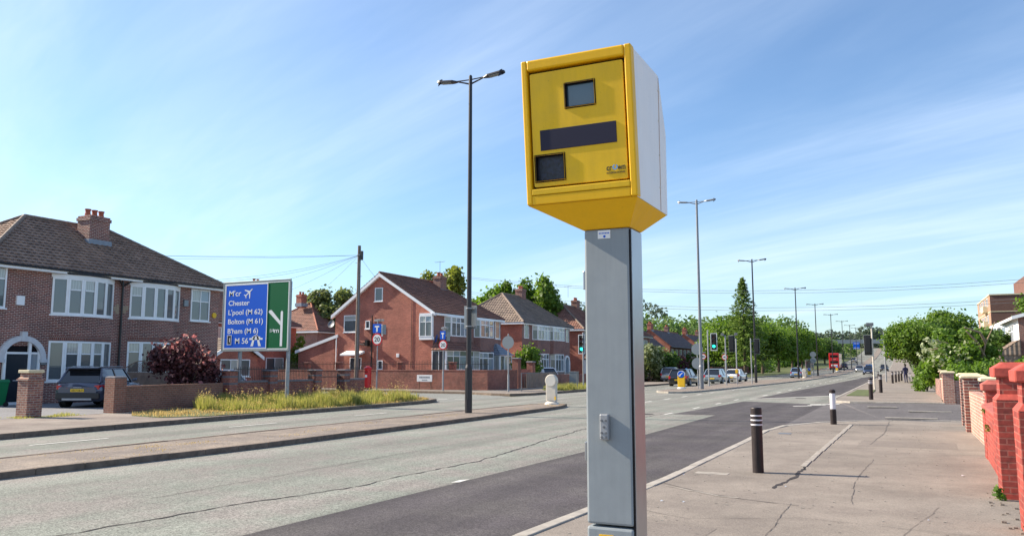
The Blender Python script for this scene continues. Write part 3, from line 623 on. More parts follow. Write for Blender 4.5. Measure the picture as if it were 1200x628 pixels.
blades('mown_edge_grass', scatter(vk, 16000, clump=30), .05, .16, .03, LEAF['seed'], 'short dry straw coloured grass along the verge edge', 'grass')
blades('junction_grass', scatter([(-20.45, 51.3), (-20.45, 66), (-23.4, 66), (-23.4, 54), (-22, 51.3)], 9000, clump=20), .15, .5, .04, LEAF['grass'], 'patch of rough grass beside the metal guard rail over the junction', 'grass')
blades('weed_tufts', scatter([(-25.9, 16.6), (-24.9, 16.6), (-24.9, 18.9), (-25.9, 18.9)], 900, 0, 3) + scatter([(-26.6, 14.5), (-25.8, 14.5), (-25.8, 16.6), (-26.6, 16.6)], 900, 0, 3), .05, .16, .02, LEAF['grass'], 'low green weeds growing around the foot of the gate pillar', 'weeds')
P = []
for k in range(30):
    x0 = random.uniform(-14.9, -13.0); y0 = random.choice([random.uniform(5, 30), random.uniform(9, 14), random.uniform(29, 34)]); 
    for _ in range(40): P.append((random.gauss(x0, .12), random.gauss(y0, .35), -.018))
blades('dry_weeds', [p for p in P if -14.85 < p[0] < -13.05], .01, .04, .02, LEAF['seed'], 'dried straw weeds and litter lying along the central reservation', 'weeds')
#@@HOUSES

# ------------------------------------------------------------------ house builder
def window(root, p0, p1, z0, z1, lights, off=0.0, transom=None, fw=.07, mull=.05, glass=None, sill=True, name='window', frame=None, opener=()):
    """window between plan points p0,p1 (outside on the right-hand side going p0->p1); lights = relative widths"""
    d = Vector((p1[0] - p0[0], p1[1] - p0[1])); Lh = d.length; d.normalize()
    P = lambda t: (p0[0] + d.x * t, p0[1] + d.y * t)
    fr = MB(); a_, b_ = off - .02, off + .06
    fr.obox(P(0), P(Lh), z0, z0 + fw, a_, b_); fr.obox(P(0), P(Lh), z1 - fw, z1, a_, b_)
    fr.obox(P(0), P(fw), z0 + fw, z1 - fw, a_, b_); fr.obox(P(Lh - fw), P(Lh), z0 + fw, z1 - fw, a_, b_)
    tot = sum(lights); t = fw; W = Lh - 2 * fw; gl = MB(); xs = []
    for i, l_ in enumerate(lights):
        e = t + W * l_ / tot; xs.append((t, e))
        if i < len(lights) - 1: fr.obox(P(e - mull / 2), P(e + mull / 2), z0 + fw, z1 - fw, a_, b_ - .004)
        tr = transom if (transom and (opener == () or i in opener)) else None
        zs = [z0 + fw, z1 - fw] if tr is None else [z0 + fw, z0 + (z1 - z0) * tr - mull / 2, z0 + (z1 - z0) * tr + mull / 2, z1 - fw]
        if tr: fr.obox(P(t + mull / 2), P(e - mull / 2), zs[1], zs[2], a_, b_ - .008)
        t = e
    f = fr.build(name, frame or M['white'], root, world=True)
    for (t, e), i in zip(xs, range(99)):
        tr = transom if (transom and (opener == () or i in opener)) else None
        zz_ = [(z0 + fw, z1 - fw)] if tr is None else [(z0 + fw, z0 + (z1 - z0) * tr - mull / 2), (z0 + (z1 - z0) * tr + mull / 2, z1 - fw)]
        for za, zb in zz_:
            n = Vector((d.y, -d.x)); A, B = P(t), P(e); k = off + .022
            gl.face([(A[0] + n.x * k, A[1] + n.y * k, za), (B[0] + n.x * k, B[1] + n.y * k, za), (B[0] + n.x * k, B[1] + n.y * k, zb), (A[0] + n.x * k, A[1] + n.y * k, zb)])
            # casement edges round each pane
    gl.build('pane', glass or M['glass'], f, world=True)
    if sill:
        s = MB(); s.obox(P(-.05), P(Lh + .05), z0 - .06, z0 - .002, off - .02, off + .13); s.build('sill', M['white'], f, world=True)
    return f
WAVE = .028
def slope(mb, eL, eR, rR, rL, course=.31, step=.045, mat=0, wave=.0):
    wave = wave or WAVE
    eL, eR, rR, rL = map(Vector, (eL, eR, rR, rL)); n = (eR - eL).cross(rL - eL + (rR - eR)).normalized()
    if n.z < 0: n = -n
    Ls = ((rL + rR) / 2 - (eL + eR) / 2); up = Ls - (eR - eL).normalized() * Ls.dot((eR - eL).normalized()); H_ = up.length; k = max(2, int(H_ / course)); ax = (eR - eL).normalized()
    U = lambda p: (p - eL).dot(ax)
    for i in range(k):
        t0, t1 = i / k, (i + 1) / k
        a_, b_ = eL.lerp(rL, t0) + n * step, eR.lerp(rR, t0) + n * step; c_, d_ = eR.lerp(rR, t1), eL.lerp(rL, t1)
        row = i * .31
        mb.face([a_, b_, c_, d_], mat, uv=[(U(a_), row + .02), (U(b_), row + .02), (U(c_), row + .29), (U(d_), row + .29)])
        if wave:
            K = max(1, int((b_ - a_).length / .075)); lo, hi, bt = [], [], []
            for j in range(K + 1):
                p, q = a_.lerp(b_, j / K), d_.lerp(c_, j / K); w1 = math.sin(2 * PI * U(p) / .3) * wave; w2 = math.sin(2 * PI * U(q) / .3) * wave
                lo.append(p + n * w1); hi.append(q + n * w2); bt.append(p - n * (step + .01))
            for j in range(K):
                uv_ = [(U(lo[j]), row + .02), (U(lo[j + 1]), row + .02), (U(hi[j + 1]), row + .29), (U(hi[j]), row + .29)]
                mb.face([lo[j], lo[j + 1], hi[j + 1], hi[j]], mat, uv=uv_, smooth=False); mb.face([bt[j], bt[j + 1], lo[j + 1], lo[j]], mat, uv=[(u_, row + .15) for u_, _ in uv_])
            continue
        a0, b0 = a_ - n * step, b_ - n * step
        mb.face([a0, b0, b_, a_], mat, uv=[(U(a0), row + .15), (U(b0), row + .15), (U(b_), row + .16), (U(a_), row + .16)])
def ridge_line(mb, a_, b_, r=.11, mat=0):
    a_, b_ = Vector(a_), Vector(b_); k = max(1, int((b_ - a_).length / .45))
    for i in range(k):
        mb.tube(a_.lerp(b_, i / k), a_.lerp(b_, (i + 1) / k - .02 / k), r, r * .94, 8, mat)
def chimney(root, x, y, z0, z1, wx, wy, mat, pots=3, roof=None, potaxis='y'):
    m = MB(); m.box(x - wx / 2, x + wx / 2, y - wy / 2, y + wy / 2, z0, z1 - .32); m.box(x - wx / 2 - .05, x + wx / 2 + .05, y - wy / 2 - .05, y + wy / 2 + .05, z1 - .32, z1 - .16); m.box(x - wx / 2, x + wx / 2, y - wy / 2, y + wy / 2, z1 - .16, z1 - .06)
    c = m.build('chimney', mat, roof, world=True)
    # under roof the chimney is a sub-part; its pots and flashing are joined as extra faces of their own material
    for i in range(pots):
        fl = MB()
        o = (i - (pots - 1) / 2) * ((wy if potaxis == 'y' else wx) / pots); xx, yy = (x, y + o) if potaxis == 'y' else (x + o, y)
        fl.lathe([(.14, z1 - .08), (.15, z1 + .05), (.125, z1 + .08), (.125, z1 + .22), (.155, z1 + .25), (.155, z1 + .30), (.09, z1 + .30)], 12, (xx, yy), 0)
        fl.build('chimney_pot', M['terracotta'], roof, world=True)
    f2 = MB(); f2.box(x - wx / 2 - .10, x + wx / 2 + .10, y - wy / 2 - .09, y + wy / 2 + .09, z0 + .1, z0 + .5); f2.build('flashing', M['lead'], roof, world=True)
    return c
def hip_roof(root, x0, x1, y0, y1, ze, zr_, mat, rmat, hip0=True, hip1=True, over=.35, name='roof', ridge_y=None, fascia=True):
    """x0 > x1 : front eave at x0 facing the road; hips at the y0 / y1 ends"""
    xf, xb = x0 + over, x1 - over; ya, yb = y0 - (over if hip0 else .12), y1 + (over if hip1 else .12); xm = (x0 + x1) / 2; run = xf - xm
    ra, rb = (ridge_y if ridge_y else ((ya + run * .95 if hip0 else ya), (yb - run * .95 if hip1 else yb)))
    m = MB(); zs = ze
    slope(m, (xf, ya, zs), (xf, yb, zs), (xm, rb, zr_), (xm, ra, zr_)); slope(m, (xb, yb, zs), (xb, ya, zs), (xm, ra, zr_), (xm, rb, zr_))
    if hip0: slope(m, (xb, ya, zs), (xf, ya, zs), (xm, ra, zr_), (xm, ra, zr_))
    if hip1: slope(m, (xf, yb, zs), (xb, yb, zs), (xm, rb, zr_), (xm, rb, zr_))
    m.face([(xf, ya, zs - .01), (xb, ya, zs - .01), (xb, yb, zs - .01), (xf, yb, zs - .01)])
    if not hip0: m.face([(xf, ya + .02, zs), (xm, ya + .02, zr_), (xb, ya + .02, zs)])
    if not hip1: m.face([(xf, yb - .02, zs), (xb, yb - .02, zs), (xm, yb - .02, zr_)])
    r_ = m.build(name, mat, root, world=True)
    q = MB(); up = .03
    ridge_line(q, (xm, ra, zr_ + up), (xm, rb, zr_ + up))
    if hip0: ridge_line(q, (xf, ya, zs + up), (xm, ra, zr_ + up)); ridge_line(q, (xb, ya, zs + up), (xm, ra, zr_ + up))
    if hip1: ridge_line(q, (xf, yb, zs + up), (xm, rb, zr_ + up)); ridge_line(q, (xb, yb, zs + up), (xm, rb, zr_ + up))
    q.build('ridge_tiles', rmat, r_, world=True)
    if fascia:
        f = MB(); t = .025
        f.box(xf - t, xf, ya, yb, ze - .20, ze - .015); f.box(xf - over - .02, xf - t, ya + .03, yb - .03, ze - .20, ze - .17)
        if hip0: f.box(xb, xf - t - .001, ya, ya + t, ze - .20, ze - .015)
        if hip1: f.box(xb, xf - t - .001, yb - t, yb, ze - .20, ze - .015)
        f.build('fascia', M['white'], root, world=True)
        gt = MB(); gt.tube((xf + .05, ya, ze - .05), (xf + .05, yb, ze - .05), .05, n=8); gt.build('gutter', M['gutter'], root, world=True)
    return r_
def bow_pts(x, y0, y1, sag, k):
    pts = []; c = (y0 + y1) / 2; h = (y1 - y0) / 2; rad = (h * h + sag * sag) / (2 * sag); an = math.asin(h / rad)
    for i in range(k + 1):
        t = -an + 2 * an * i / k; pts.append((x + rad * math.cos(t) - (rad - sag), c + rad * math.sin(t)))
    return pts
def bow(root, x, y0, y1, bands, wins, mat, sag=.42, k=5, soldier=None, top=None, glass=None):
    """curved bay: brick bands (z0,z1) and window bands between; plan bow from y0 to y1"""
    P = bow_pts(x, y0, y1, sag, k); 
    for z0, z1 in bands:
        m = MB(); m.prism([(x - .05, y0)] + P + [(x - .05, y1)], z0, z1); m.build('bay', mat, root, world=True)
    for (z0, z1, trs) in wins:
        back = MB(); Q = bow_pts(x, y0 + .02, y1 - .02, sag - .06, k); back.prism([(x - .05, y0 + .02)] + Q + [(x - .05, y1 - .02)], z0 - .001, z1 + .001); 
        b_ = back.build('bay_core', M['white'], root, world=True)
        for i in range(k):
            lights = [1] 
            window(root, P[i], P[i + 1], z0, z1, lights, off=-.03, transom=.68 if i in trs else None, fw=.085, glass=glass or M['glass'], sill=False, name='bay_window')
        s = MB(); S = bow_pts(x, y0 - .06, y1 + .06, sag + .09, k); s.prism([(x, y0 - .06)] + S + [(x, y1 + .06)], z0 - .07, z0 - .002); s.build('bay_sill', M['white'], root, world=True)
    if top: 
        s = MB(); S = bow_pts(x, y0 - .05, y1 + .05, sag + .06, k); s.prism([(x, y0 - .05)] + S + [(x, y1 + .05)], top[0], top[1]); s.build('bay_cornice', M['white'], root, world=True)
        s = MB(); S = bow_pts(x, y0 - .1, y1 + .1, sag + .14, k)
        for p, q in zip(S, S[1:]): s.tube((*p, top[1] + .035), (*q, top[1] + .035), .045, n=8)
        s.build('bay_gutter', M['gutter'], root, world=True)
    if soldier:
        s = MB(); S = bow_pts(x, y0 - .0, y1 + .0, sag + .006, k); s.prism([(x, y0)] + S + [(x, y1)], *soldier); s.build('soldier_course', M['b1r'], root, world=True)

# ---------------- house 1: dark brick semis with hipped roof
XF = -34.3
h1 = thing('semi_detached_house', 'dark purple brick house with arched doorway and bow windows at the left edge', 'house', (XF, 27, 0))
m = MB(); m.box(-42.6, XF, 20.75, 33.75, 0, 5.95); m.build('wall', M['b1'], h1, world=True)
rf = hip_roof(h1, XF, -42.6, 20.75, 33.75, 5.98, 8.9, M['tile1'], M['ridge'], ridge_y=(25.0, 29.5))
chimney(h1, -37.2, 27.85, 7.5, 9.3, .95, 1.15, M['b1'], 3, rf)
bow(h1, XF, 23.8, 26.95, [(0, .95), (2.78, 3.93)], [(.97, 2.76, (1, 2, 3)), (3.95, 5.62, (1, 2))], M['b1'], top=(5.62, 5.78), soldier=(2.785, 3.0))
bow(h1, XF, 27.9, 30.95, [(0, 1.25), (2.85, 3.98)], [(1.27, 2.83, (0, 2)), (4.0, 5.62, (0,))], M['b1'], top=(5.62, 5.78), soldier=(2.855, 3.07))
window(h1, (XF, 31.7), (XF, 33.0), 4.05, 5.75, [1, 1], transom=.62)
window(h1, (XF, 20.85), (XF, 21.7), 4.08, 5.85, [1], transom=.7)
m = MB(); m.obox((XF, 21.75), (XF, 23.35), 0, 2.5, .0, .012); m.build('porch_recess_shade', M['black'], h1, world=True)  # flat black sheet on the wall, painting the doorway recess as shade
dr = MB(); dr.box(XF + .01, XF + .07, 21.9, 22.85, .12, 2.15); d_ = dr.build('door', M['door'], h1, world=True)
fr = MB()
for y0, y1, z0, z1 in ((21.78, 21.9, .1, 2.62), (22.85, 22.98, .1, 2.7), (23.3, 23.4, .1, 2.3), (21.9, 22.85, 2.15, 2.24), (22.98, 23.3, 2.15, 2.24), (21.78, 23.4, 0, .12)): fr.box(XF + .012, XF + .10, y0, y1, z0, z1)
fr.build('door_frame', M['white'], h1, world=True)
gl = MB(); gl.box(XF + .012, XF + .03, 22.98, 23.3, .12, 2.15); gl.build('side_light', M['glassd'], h1, world=True)
hd = MB(); hd.box(XF + .07, XF + .10, 22.25, 22.5, 1.0, 1.05); hd.build('letter_box', M['galv'], h1, world=True)
ar = MB(); cy, cz = 22.58, 1.93; K = 16
for k in range(K):
    t0, t1 = PI * k / K, PI * (k + 1) / K
    q = lambda t, r: (cy - math.cos(t) * r, cz + math.sin(t) * r * .95)
    a_, b_, c_, e_ = q(t0, .82), q(t1, .82), q(t1, 1.06), q(t0, 1.06)
    ar.hexa([(XF + .0, *a_), (XF + .0, *b_), (XF + .0, *c_), (XF + .0, *e_)], [(XF + .16, *a_), (XF + .16, *b_), (XF + .16, *c_), (XF + .16, *e_)])
ar.box(XF, XF + .19, cy - .12, cy + .12, cz + .76, cz + 1.18); ar.box(XF, XF + .18, cy - 1.12, cy - .78, cz - .14, cz); ar.box(XF, XF + .18, cy + .78, cy + 1.12, cz - .14, cz)
ar.build('door_arch', M['stone'], h1, world=True)
m = MB(); m.tube((XF + .09, 27.4, .0), (XF + .09, 27.4, 5.75), .05, n=8); m.tube((XF + .09, 27.4, 5.5), (XF + .3, 27.75, 5.8), .045, n=8); m.tube((XF + .09, 27.4, 5.5), (XF + .3, 27.0, 5.8), .045, n=8); m.build('drainpipe', M['gutter'], h1, world=True)
for y, z, mt, s in ((22.35, 4.45, 'white', .17), (31.35, 4.95, 'signback', .14), (23.58, 1.85, 'signback', .13)):
    m = MB(); m.box(XF, XF + .1, y - s, y + s, z - s * 1.2, z + s * 1.2); m.build('alarm_box', M[mt], h1, bevel=.01, world=True)
m = MB(); m.tube((XF, 33.38, 4.42), (XF + .06, 33.38, 4.42), .15, n=16); m.build('alarm_box', M['yellowp'], h1, world=True)
m = MB(); random.seed(5)
for y0, y1, z0, z1 in ((27.12, 27.3, 4.15, 4.3), (27.0, 27.3, 4.3, 4.5), (27.15, 27.3, 4.5, 4.62), (27.5, 27.7, 4.2, 4.35), (27.5, 27.82, 4.35, 4.55)): m.box(XF, XF + .025, y0, y1, z0, z1)
m.build('stone_quoin', plain('buff_stone', (.36, .27, .19), .9, var=.2), h1, world=True)

# ---------------- house 3: gable-fronted red side wall
X3 = -34.3; Y3 = 56.8; Y3e = 69.2; xb3 = -44.15; xm3 = -39.5
h3 = thing('semi_detached_house', 'house with a big bright red gable wall, white verge boards and small attic window', 'house', (X3, Y3, 0))
m = MB(); m.box(xb3, X3, Y3, Y3e, 0, 5.9); m.face([(xb3, Y3, 5.9), (X3, Y3, 5.9), (xm3, Y3, 9.25)]); o = m.build('wall', [M['b3'], M['b3f']], h3, world=True)
for p_ in o.data.polygons:
    if p_.normal.x > .9: p_.material_index = 1
m = MB(); ov = .3; ze = 5.98; zt = 9.45
slope(m, (X3 + ov, Y3 - .25, ze), (X3 + ov, Y3e + ov, ze), (xm3, 65.3, zt), (xm3, Y3 - .25, zt)); slope(m, (xb3 - ov, Y3e + ov, ze), (xb3 - ov, Y3 - .25, ze), (xm3, Y3 - .25, zt), (xm3, 65.3, zt))
slope(m, (X3 + ov, Y3e + ov, ze), (xb3 - ov, Y3e + ov, ze), (xm3, 65.3, zt), (xm3, 65.3, zt)); m.face([(X3 + ov, Y3 + .02, ze - .01), (xb3 - ov, Y3 + .02, ze - .01), (xb3 - ov, Y3e + ov, ze - .01), (X3 + ov, Y3e + ov, ze - .01)])
rf3 = m.build('roof', M['tile3'], h3, world=True)
q = MB(); ridge_line(q, (xm3, Y3 - .25, zt + .03), (xm3, 65.3, zt + .03)); ridge_line(q, (X3 + ov, Y3e + ov, ze), (xm3, 65.3, zt)); q.build('ridge_tiles', M['tile3'], rf3, world=True)
chimney(h3, xm3 + .8, 65.2, 8.2, 10.0, .8, 1.1, M['b3f'], 2, rf3)
v_ = MB()                                                # verge boards
for xa, xe in ((X3 + ov, xm3), (xb3 - ov, xm3)):
    for yy, w0, w1 in ((Y3 - .27, -.30, -.02),):
        v_.hexa([(xa, yy, ze + w0), (xe, yy, zt + w0), (xe, yy + .03, zt + w0), (xa, yy + .03, ze + w0)], [(xa, yy, ze + w1), (xe, yy, zt + w1), (xe, yy + .03, zt + w1), (xa, yy + .03, ze + w1)])
        v_.face([(xa, yy + .03, ze + w0), (xe, yy + .03, zt + w0), (xe, Y3, zt + w0), (xa, Y3, ze + w0)])
v_.box(X3 + .01, X3 + ov, Y3 - .2, Y3e + .3, 5.75, 5.93)
v_.build('verge_board', M['white'], h3, world=True)
GY = lambda x0, x1: ((x0, Y3), (x1, Y3))
window(h3, *GY(-40.05, -39.25), 7.05, 8.2, [1], glass=M['glassd'])
window(h3, *GY(-43.2, -41.6), 4.5, 5.95, [1], transom=.7)
window(h3, *GY(-40.95, -40.5), 4.75, 5.45, [1], glass=M['glassd']); window(h3, *GY(-39.65, -39.15), 1.35, 2.1, [1], glass=M['glassd'])
window(h3, *GY(-39.9, -39.2), 4.1, 5.1, [1], glass=M['glassd'], sill=False)
window(h3, *GY(-42.5, -41.3), 1.0, 2.35, [1, .6], glass=M['glassd'])
m = MB(); m.hexa([(-42.9, Y3 - .9, 2.5), (-41.0, Y3 - .9, 2.5), (-41.0, Y3, 2.72), (-42.9, Y3, 2.72)], [(-42.9, Y3 - .9, 2.62), (-41.0, Y3 - .9, 2.62), (-41.0, Y3, 2.92), (-42.9, Y3, 2.92)]); m.build('door_canopy', M['white'], h3, world=True)
m = MB(); m.tube((-40.25, Y3 - .08, 0), (-40.25, Y3 - .08, 5.85), .055, n=8); m.tube((-42.0, Y3 - .08, 3.55), (-40.25, Y3 - .08, 3.3), .05, n=8); m.tube((-36.35, Y3 - .03, 1.5), (-36.35, Y3 - .03, 7.2), .02, n=6); m.build('drainpipe', M['gutter'], h3, world=True)
m = MB(); m.box(-40.75, -40.5, Y3 - .35, Y3, 3.3, 3.8); m.box(-41.1, -40.85, Y3 - .2, Y3, 3.5, 3.62); m.build('boiler_flue', M['signblack'], h3, world=True)
m = MB(); m.box(-37.75, -37.5, Y3 - .12, Y3, 2.35, 2.65); m.build('meter_box', M['white'], h3, bevel=.02, world=True)
# corner oriel on the gable
m = MB(); m.prism([(-35.55, Y3), (-35.4, Y3 - .35), (-34.2, Y3 - .35), (-34.2, Y3)], 3.75, 3.98); m.prism([(-35.55, Y3), (-35.4, Y3 - .35), (-34.2, Y3 - .35), (-34.2, Y3)], 5.72, 5.9); m.prism([(-35.48, Y3), (-35.33, Y3 - .28), (-34.27, Y3 - .28), (-34.27, Y3)], 3.98, 5.72); m.build('oriel', M['white'], h3, world=True)
window(h3, (-35.4, Y3 - .31), (-34.2, Y3 - .31), 4.0, 5.7, [1, 1], transom=.7, sill=False, name='bay_window'); window(h3, (-35.52, Y3 - .03), (-35.38, Y3 - .31), 4.0, 5.7, [1], sill=False, name='bay_window')
# front bays
def boxbay(root, x, y0, y1, pr, z0, z1, lights, wallm, low=None, transom=.7, glass=None):
    P = [(x, y0), (x + pr, y0 + .3), (x + pr, y1 - .3), (x, y1)]
    if low: m = MB(); m.prism([(x - .05, y0)] + P + [(x - .05, y1)], *low); m.build('bay', wallm, root, world=True)
    c = MB(); c.prism([(x - .05, y0 + .06), (x + .02, y0 + .06), (x + pr - .07, y0 + .34), (x + pr - .07, y1 - .34), (x + .02, y1 - .06), (x - .05, y1 - .06)], z0, z1); c.build('bay_core', M['white'], root, world=True)
    window(root, P[1], P[2], z0, z1, lights, off=-.03, transom=transom, sill=False, name='bay_window', fw=.09, mull=.08, glass=glass); window(root, P[0], P[1], z0, z1, [1], off=-.03, transom=transom, sill=False, name='bay_window', glass=glass); window(root, P[2], P[3], z0, z1, [1], off=-.03, transom=transom, sill=False, name='bay_window', glass=glass)
boxbay(h3, X3, 58.6, 62.3, .5, 4.1, 5.75, [1, 1, 1, 1], M['b3f'], (2.95, 4.1)); boxbay(h3, X3, 63.8, 67.0, .5, 4.15, 5.75, [1, 1, 1], M['b3f'], (2.95, 4.15))
window(h3, (X3, 67.9), (X3, 68.9), 4.15, 5.8, [1])
m = MB(); m.box(X3, X3 + 1.3, Y3 - .1, 62.4, 0, 1.3); m.build('porch', M['b3'], h3, world=True)
window(h3, (X3 + 1.3, Y3 - .1), (X3 + 1.3, 62.4), 1.3, 2.9, [1, 1, 1.3, 1, 1], transom=.7, sill=False); window(h3, (X3, Y3 - .12), (X3 + 1.3, Y3 - .12), .9, 2.9, [1, 1], sill=False, glass=M['glassd'])
m = MB(); slope(m, (X3 + 1.5, Y3 - .3, 2.92), (X3 + 1.5, 62.6, 2.92), (X3, 62.6, 3.95), (X3, Y3 + .6, 3.95)); m.face([(X3 + 1.5, Y3 - .3, 2.9), (X3 + 1.5, 62.6, 2.9), (X3, 62.6, 2.9), (X3, Y3 - .3, 2.9)]); slope(m, (X3, Y3 - .3, 2.92), (X3 + 1.5, Y3 - .3, 2.92), (X3, Y3 + .6, 3.95), (X3, Y3 + .6, 3.95)); m.build('porch_roof', M['tile3'], h3, world=True)
m = MB(); m.hexa([(X3 + .02, Y3 - .1, 3.0), (X3 + .25, Y3 - .1, 3.0), (X3 + .05, Y3 + .5, 4.1), (X3, Y3 + .5, 4.1)], [(X3 + .02, Y3 - .02, 3.0), (X3 + .3, Y3, 3.0), (X3 + .06, Y3 + .65, 4.2), (X3, Y3 + .65, 4.2)]); m.build('flashing', plain('blue_flashing', (.03, .07, .25), .5), h3, world=True)
boxbay(h3, X3, 63.0, 66.8, .6, 1.1, 2.85, [1, 1, 1], M['b3f'], (0, 1.1))
m = MB(); m.box(X3, X3 + 1.0, 67.0, 69.4, .9, 2.6); m.build('porch', M['white'], h3, world=True); window(h3, (X3 + 1.0, 67.0), (X3 + 1.0, 69.4), .9, 2.6, [1, 1, 1], sill=False); window(h3, (X3, 67.0 - .01), (X3 + 1.0, 67.0 - .01), .9, 2.6, [1, 1], sill=False)
m = MB(); slope(m, (X3 + 1.15, 66.8, 2.62), (X3 + 1.15, 69.6, 2.62), (X3, 68.4, 3.7), (X3, 68.0, 3.7)); slope(m, (X3, 66.8, 2.62), (X3 + 1.15, 66.8, 2.62), (X3, 68.0, 3.7), (X3, 68.0, 3.7)); m.build('porch_roof', M['lead'], h3, world=True)
# lean-to extension
m = MB(); m.hexa([(-48.1, Y3, 0), (-44.2, Y3, 0), (-44.2, 62, 0), (-48.1, 62, 0)], [(-48.1, Y3, 2.85), (-44.2, Y3, 4.0), (-44.2, 62, 4.0), (-48.1, 62, 2.85)]); m.build('extension', M['b3'], h3, world=True)
m = MB(); m.hexa([(-48.4, Y3 - .12, 2.72), (-43.8, Y3 - .12, 4.08), (-43.8, Y3, 4.08), (-48.4, Y3, 2.72)], [(-48.4, Y3 - .12, 2.98), (-43.8, Y3 - .12, 4.34), (-43.8, Y3, 4.34), (-48.4, Y3, 2.98)]); m.build('verge_board', M['white'], h3, world=True)
m = MB(); m.hexa([(-48.4, Y3, 2.86), (-44.2, Y3, 4.1), (-44.2, 62.2, 4.1), (-48.4, 62.2, 2.86)], [(-48.4, Y3, 2.95), (-44.2, Y3, 4.2), (-44.2, 62.2, 4.2), (-48.4, 62.2, 2.95)]); m.build('extension_roof', M['tile3'], h3, world=True)
m = MB(); m.tube((-43.95, Y3 - .06, 0), (-43.95, Y3 - .06, 4.2), .045, n=8); m.build('drainpipe', M['white'], h3, world=True)

# ---------------- house 4 and the ones up the road
def semi(label, y0, y1, ze=6.0, zt=9.3, x=XF, depth=8.4, roofm='tile4', wallm='b3f', pots=2, simple=False, chim=True, ridge='ridge', sidem='b3'):
    h = thing('semi_detached_house', label, 'house', (x, y0, 0))
    xb = x - depth; m = MB(); m.box(xb, x, y0, y1, -.5, ze - .04); o = m.build('wall', [M[wallm], M[sidem]], h, world=True)
    for p_ in o.data.polygons:
        if p_.normal.y < -.9: p_.material_index = 1
    rf = hip_roof(h, x, xb, y0, y1, ze, zt, M[roofm], M[ridge]); ym = (y0 + y1) / 2
    if chim: chimney(h, (x + xb) / 2, ym + 2.2, zt - .9, zt + .95, .8, 1.1, M[wallm], pots, rf)
    if simple:
        for yy in (y0 + 2.4, ym - 1.9, ym + 1.9, y1 - 2.4):
            window(h, (x, yy - .8), (x, yy + .8), 3.9, 5.4, [1, 1], sill=False); window(h, (x, yy - .8), (x, yy + .8), 1.0, 2.5, [1, 1], sill=False)
    else:
        window(h, (x, y0 + .45), (x, y0 + 1.55), 4.4, 5.85, [1], sill=False)
        boxbay(h, x, y0 + 2.5, y0 + 6.3, .5, 4.3, 5.8, [1, 1, 1, 1], M[wallm], (2.9, 4.3)); boxbay(h, x, y0 + 6.7, y0 + 10.5, .5, 4.35, 5.8, [1, 1, 1, 1], M[wallm], (2.9, 4.35))
        window(h, (x, y1 - 1.3), (x, y1 - .4), 4.3, 5.9, [1], sill=False)
        boxbay(h, x, y0 + 7.2, y0 + 10.2, .5, 1.0, 2.9, [1, 1, 1], M[wallm], (0, 1.0)); boxbay(h, x, y0 + 3.2, y0 + 6.0, .5, 1.0, 2.9, [1, 1, 1], M[wallm], (0, 1.0))
        m = MB(); cy, cz = y1 - 1.1, 2.0
        for k in range(12):
            t0, t1 = PI * k / 12, PI * (k + 1) / 12; q = lambda t, r: (cy - math.cos(t) * r, cz + math.sin(t) * r)
            a_, b_, c_, e_ = q(t0, .6), q(t1, .6), q(t1, .82), q(t0, .82); m.hexa([(x, *a_), (x, *b_), (x, *c_), (x, *e_)], [(x + .14, *a_), (x + .14, *b_), (x + .14, *c_), (x + .14, *e_)])
        m.box(x, x + .14, cy - .82, cy - .6, 0, 2); m.box(x, x + .14, cy + .6, cy + .82, 0, 2); m.build('door_arch', M['white'], h, world=True)
        m = MB(); m.box(x, x + .04, cy - .6, cy + .6, 0, 2.5); m.build('door', M['glassd'], h, world=True)
        m = MB(); m.box(x, x + 1.1, y0 + .1, y0 + 2.3, 0, 2.4); m.build('porch', M['white'], h, world=True); window(h, (x + 1.1, y0 + .2), (x + 1.1, y0 + 2.2), .6, 2.2, [1, 1], sill=False, glass=M['glassd'])
        m = MB(); slope(m, (x + 1.3, y0 - .1, 2.5), (x + 1.3, y0 + 2.6, 2.5), (x, y0 + 2.3, 3.35), (x, y0 + .3, 3.35), step=.05); slope(m, (x, y0 - .1, 2.5), (x + 1.3, y0 - .1, 2.5), (x, y0 + .3, 3.35), (x, y0 + .3, 3.35)); m.build('porch_roof', M['tile5'], h, world=True)
    return h
semi('hipped roof brick house with paired bay windows behind the pale wooden fence', 74, 87, zt=9.35, ridge='ridge')
semi('partly hidden hipped roof house just left of the grey speed camera pole', 91.2, 104, zt=9.3, roofm='tile3')
semi('dim brick house directly behind the grey speed camera pole', 108, 120, zt=9.0, roofm='tile3', simple=True)
WAVE = 0
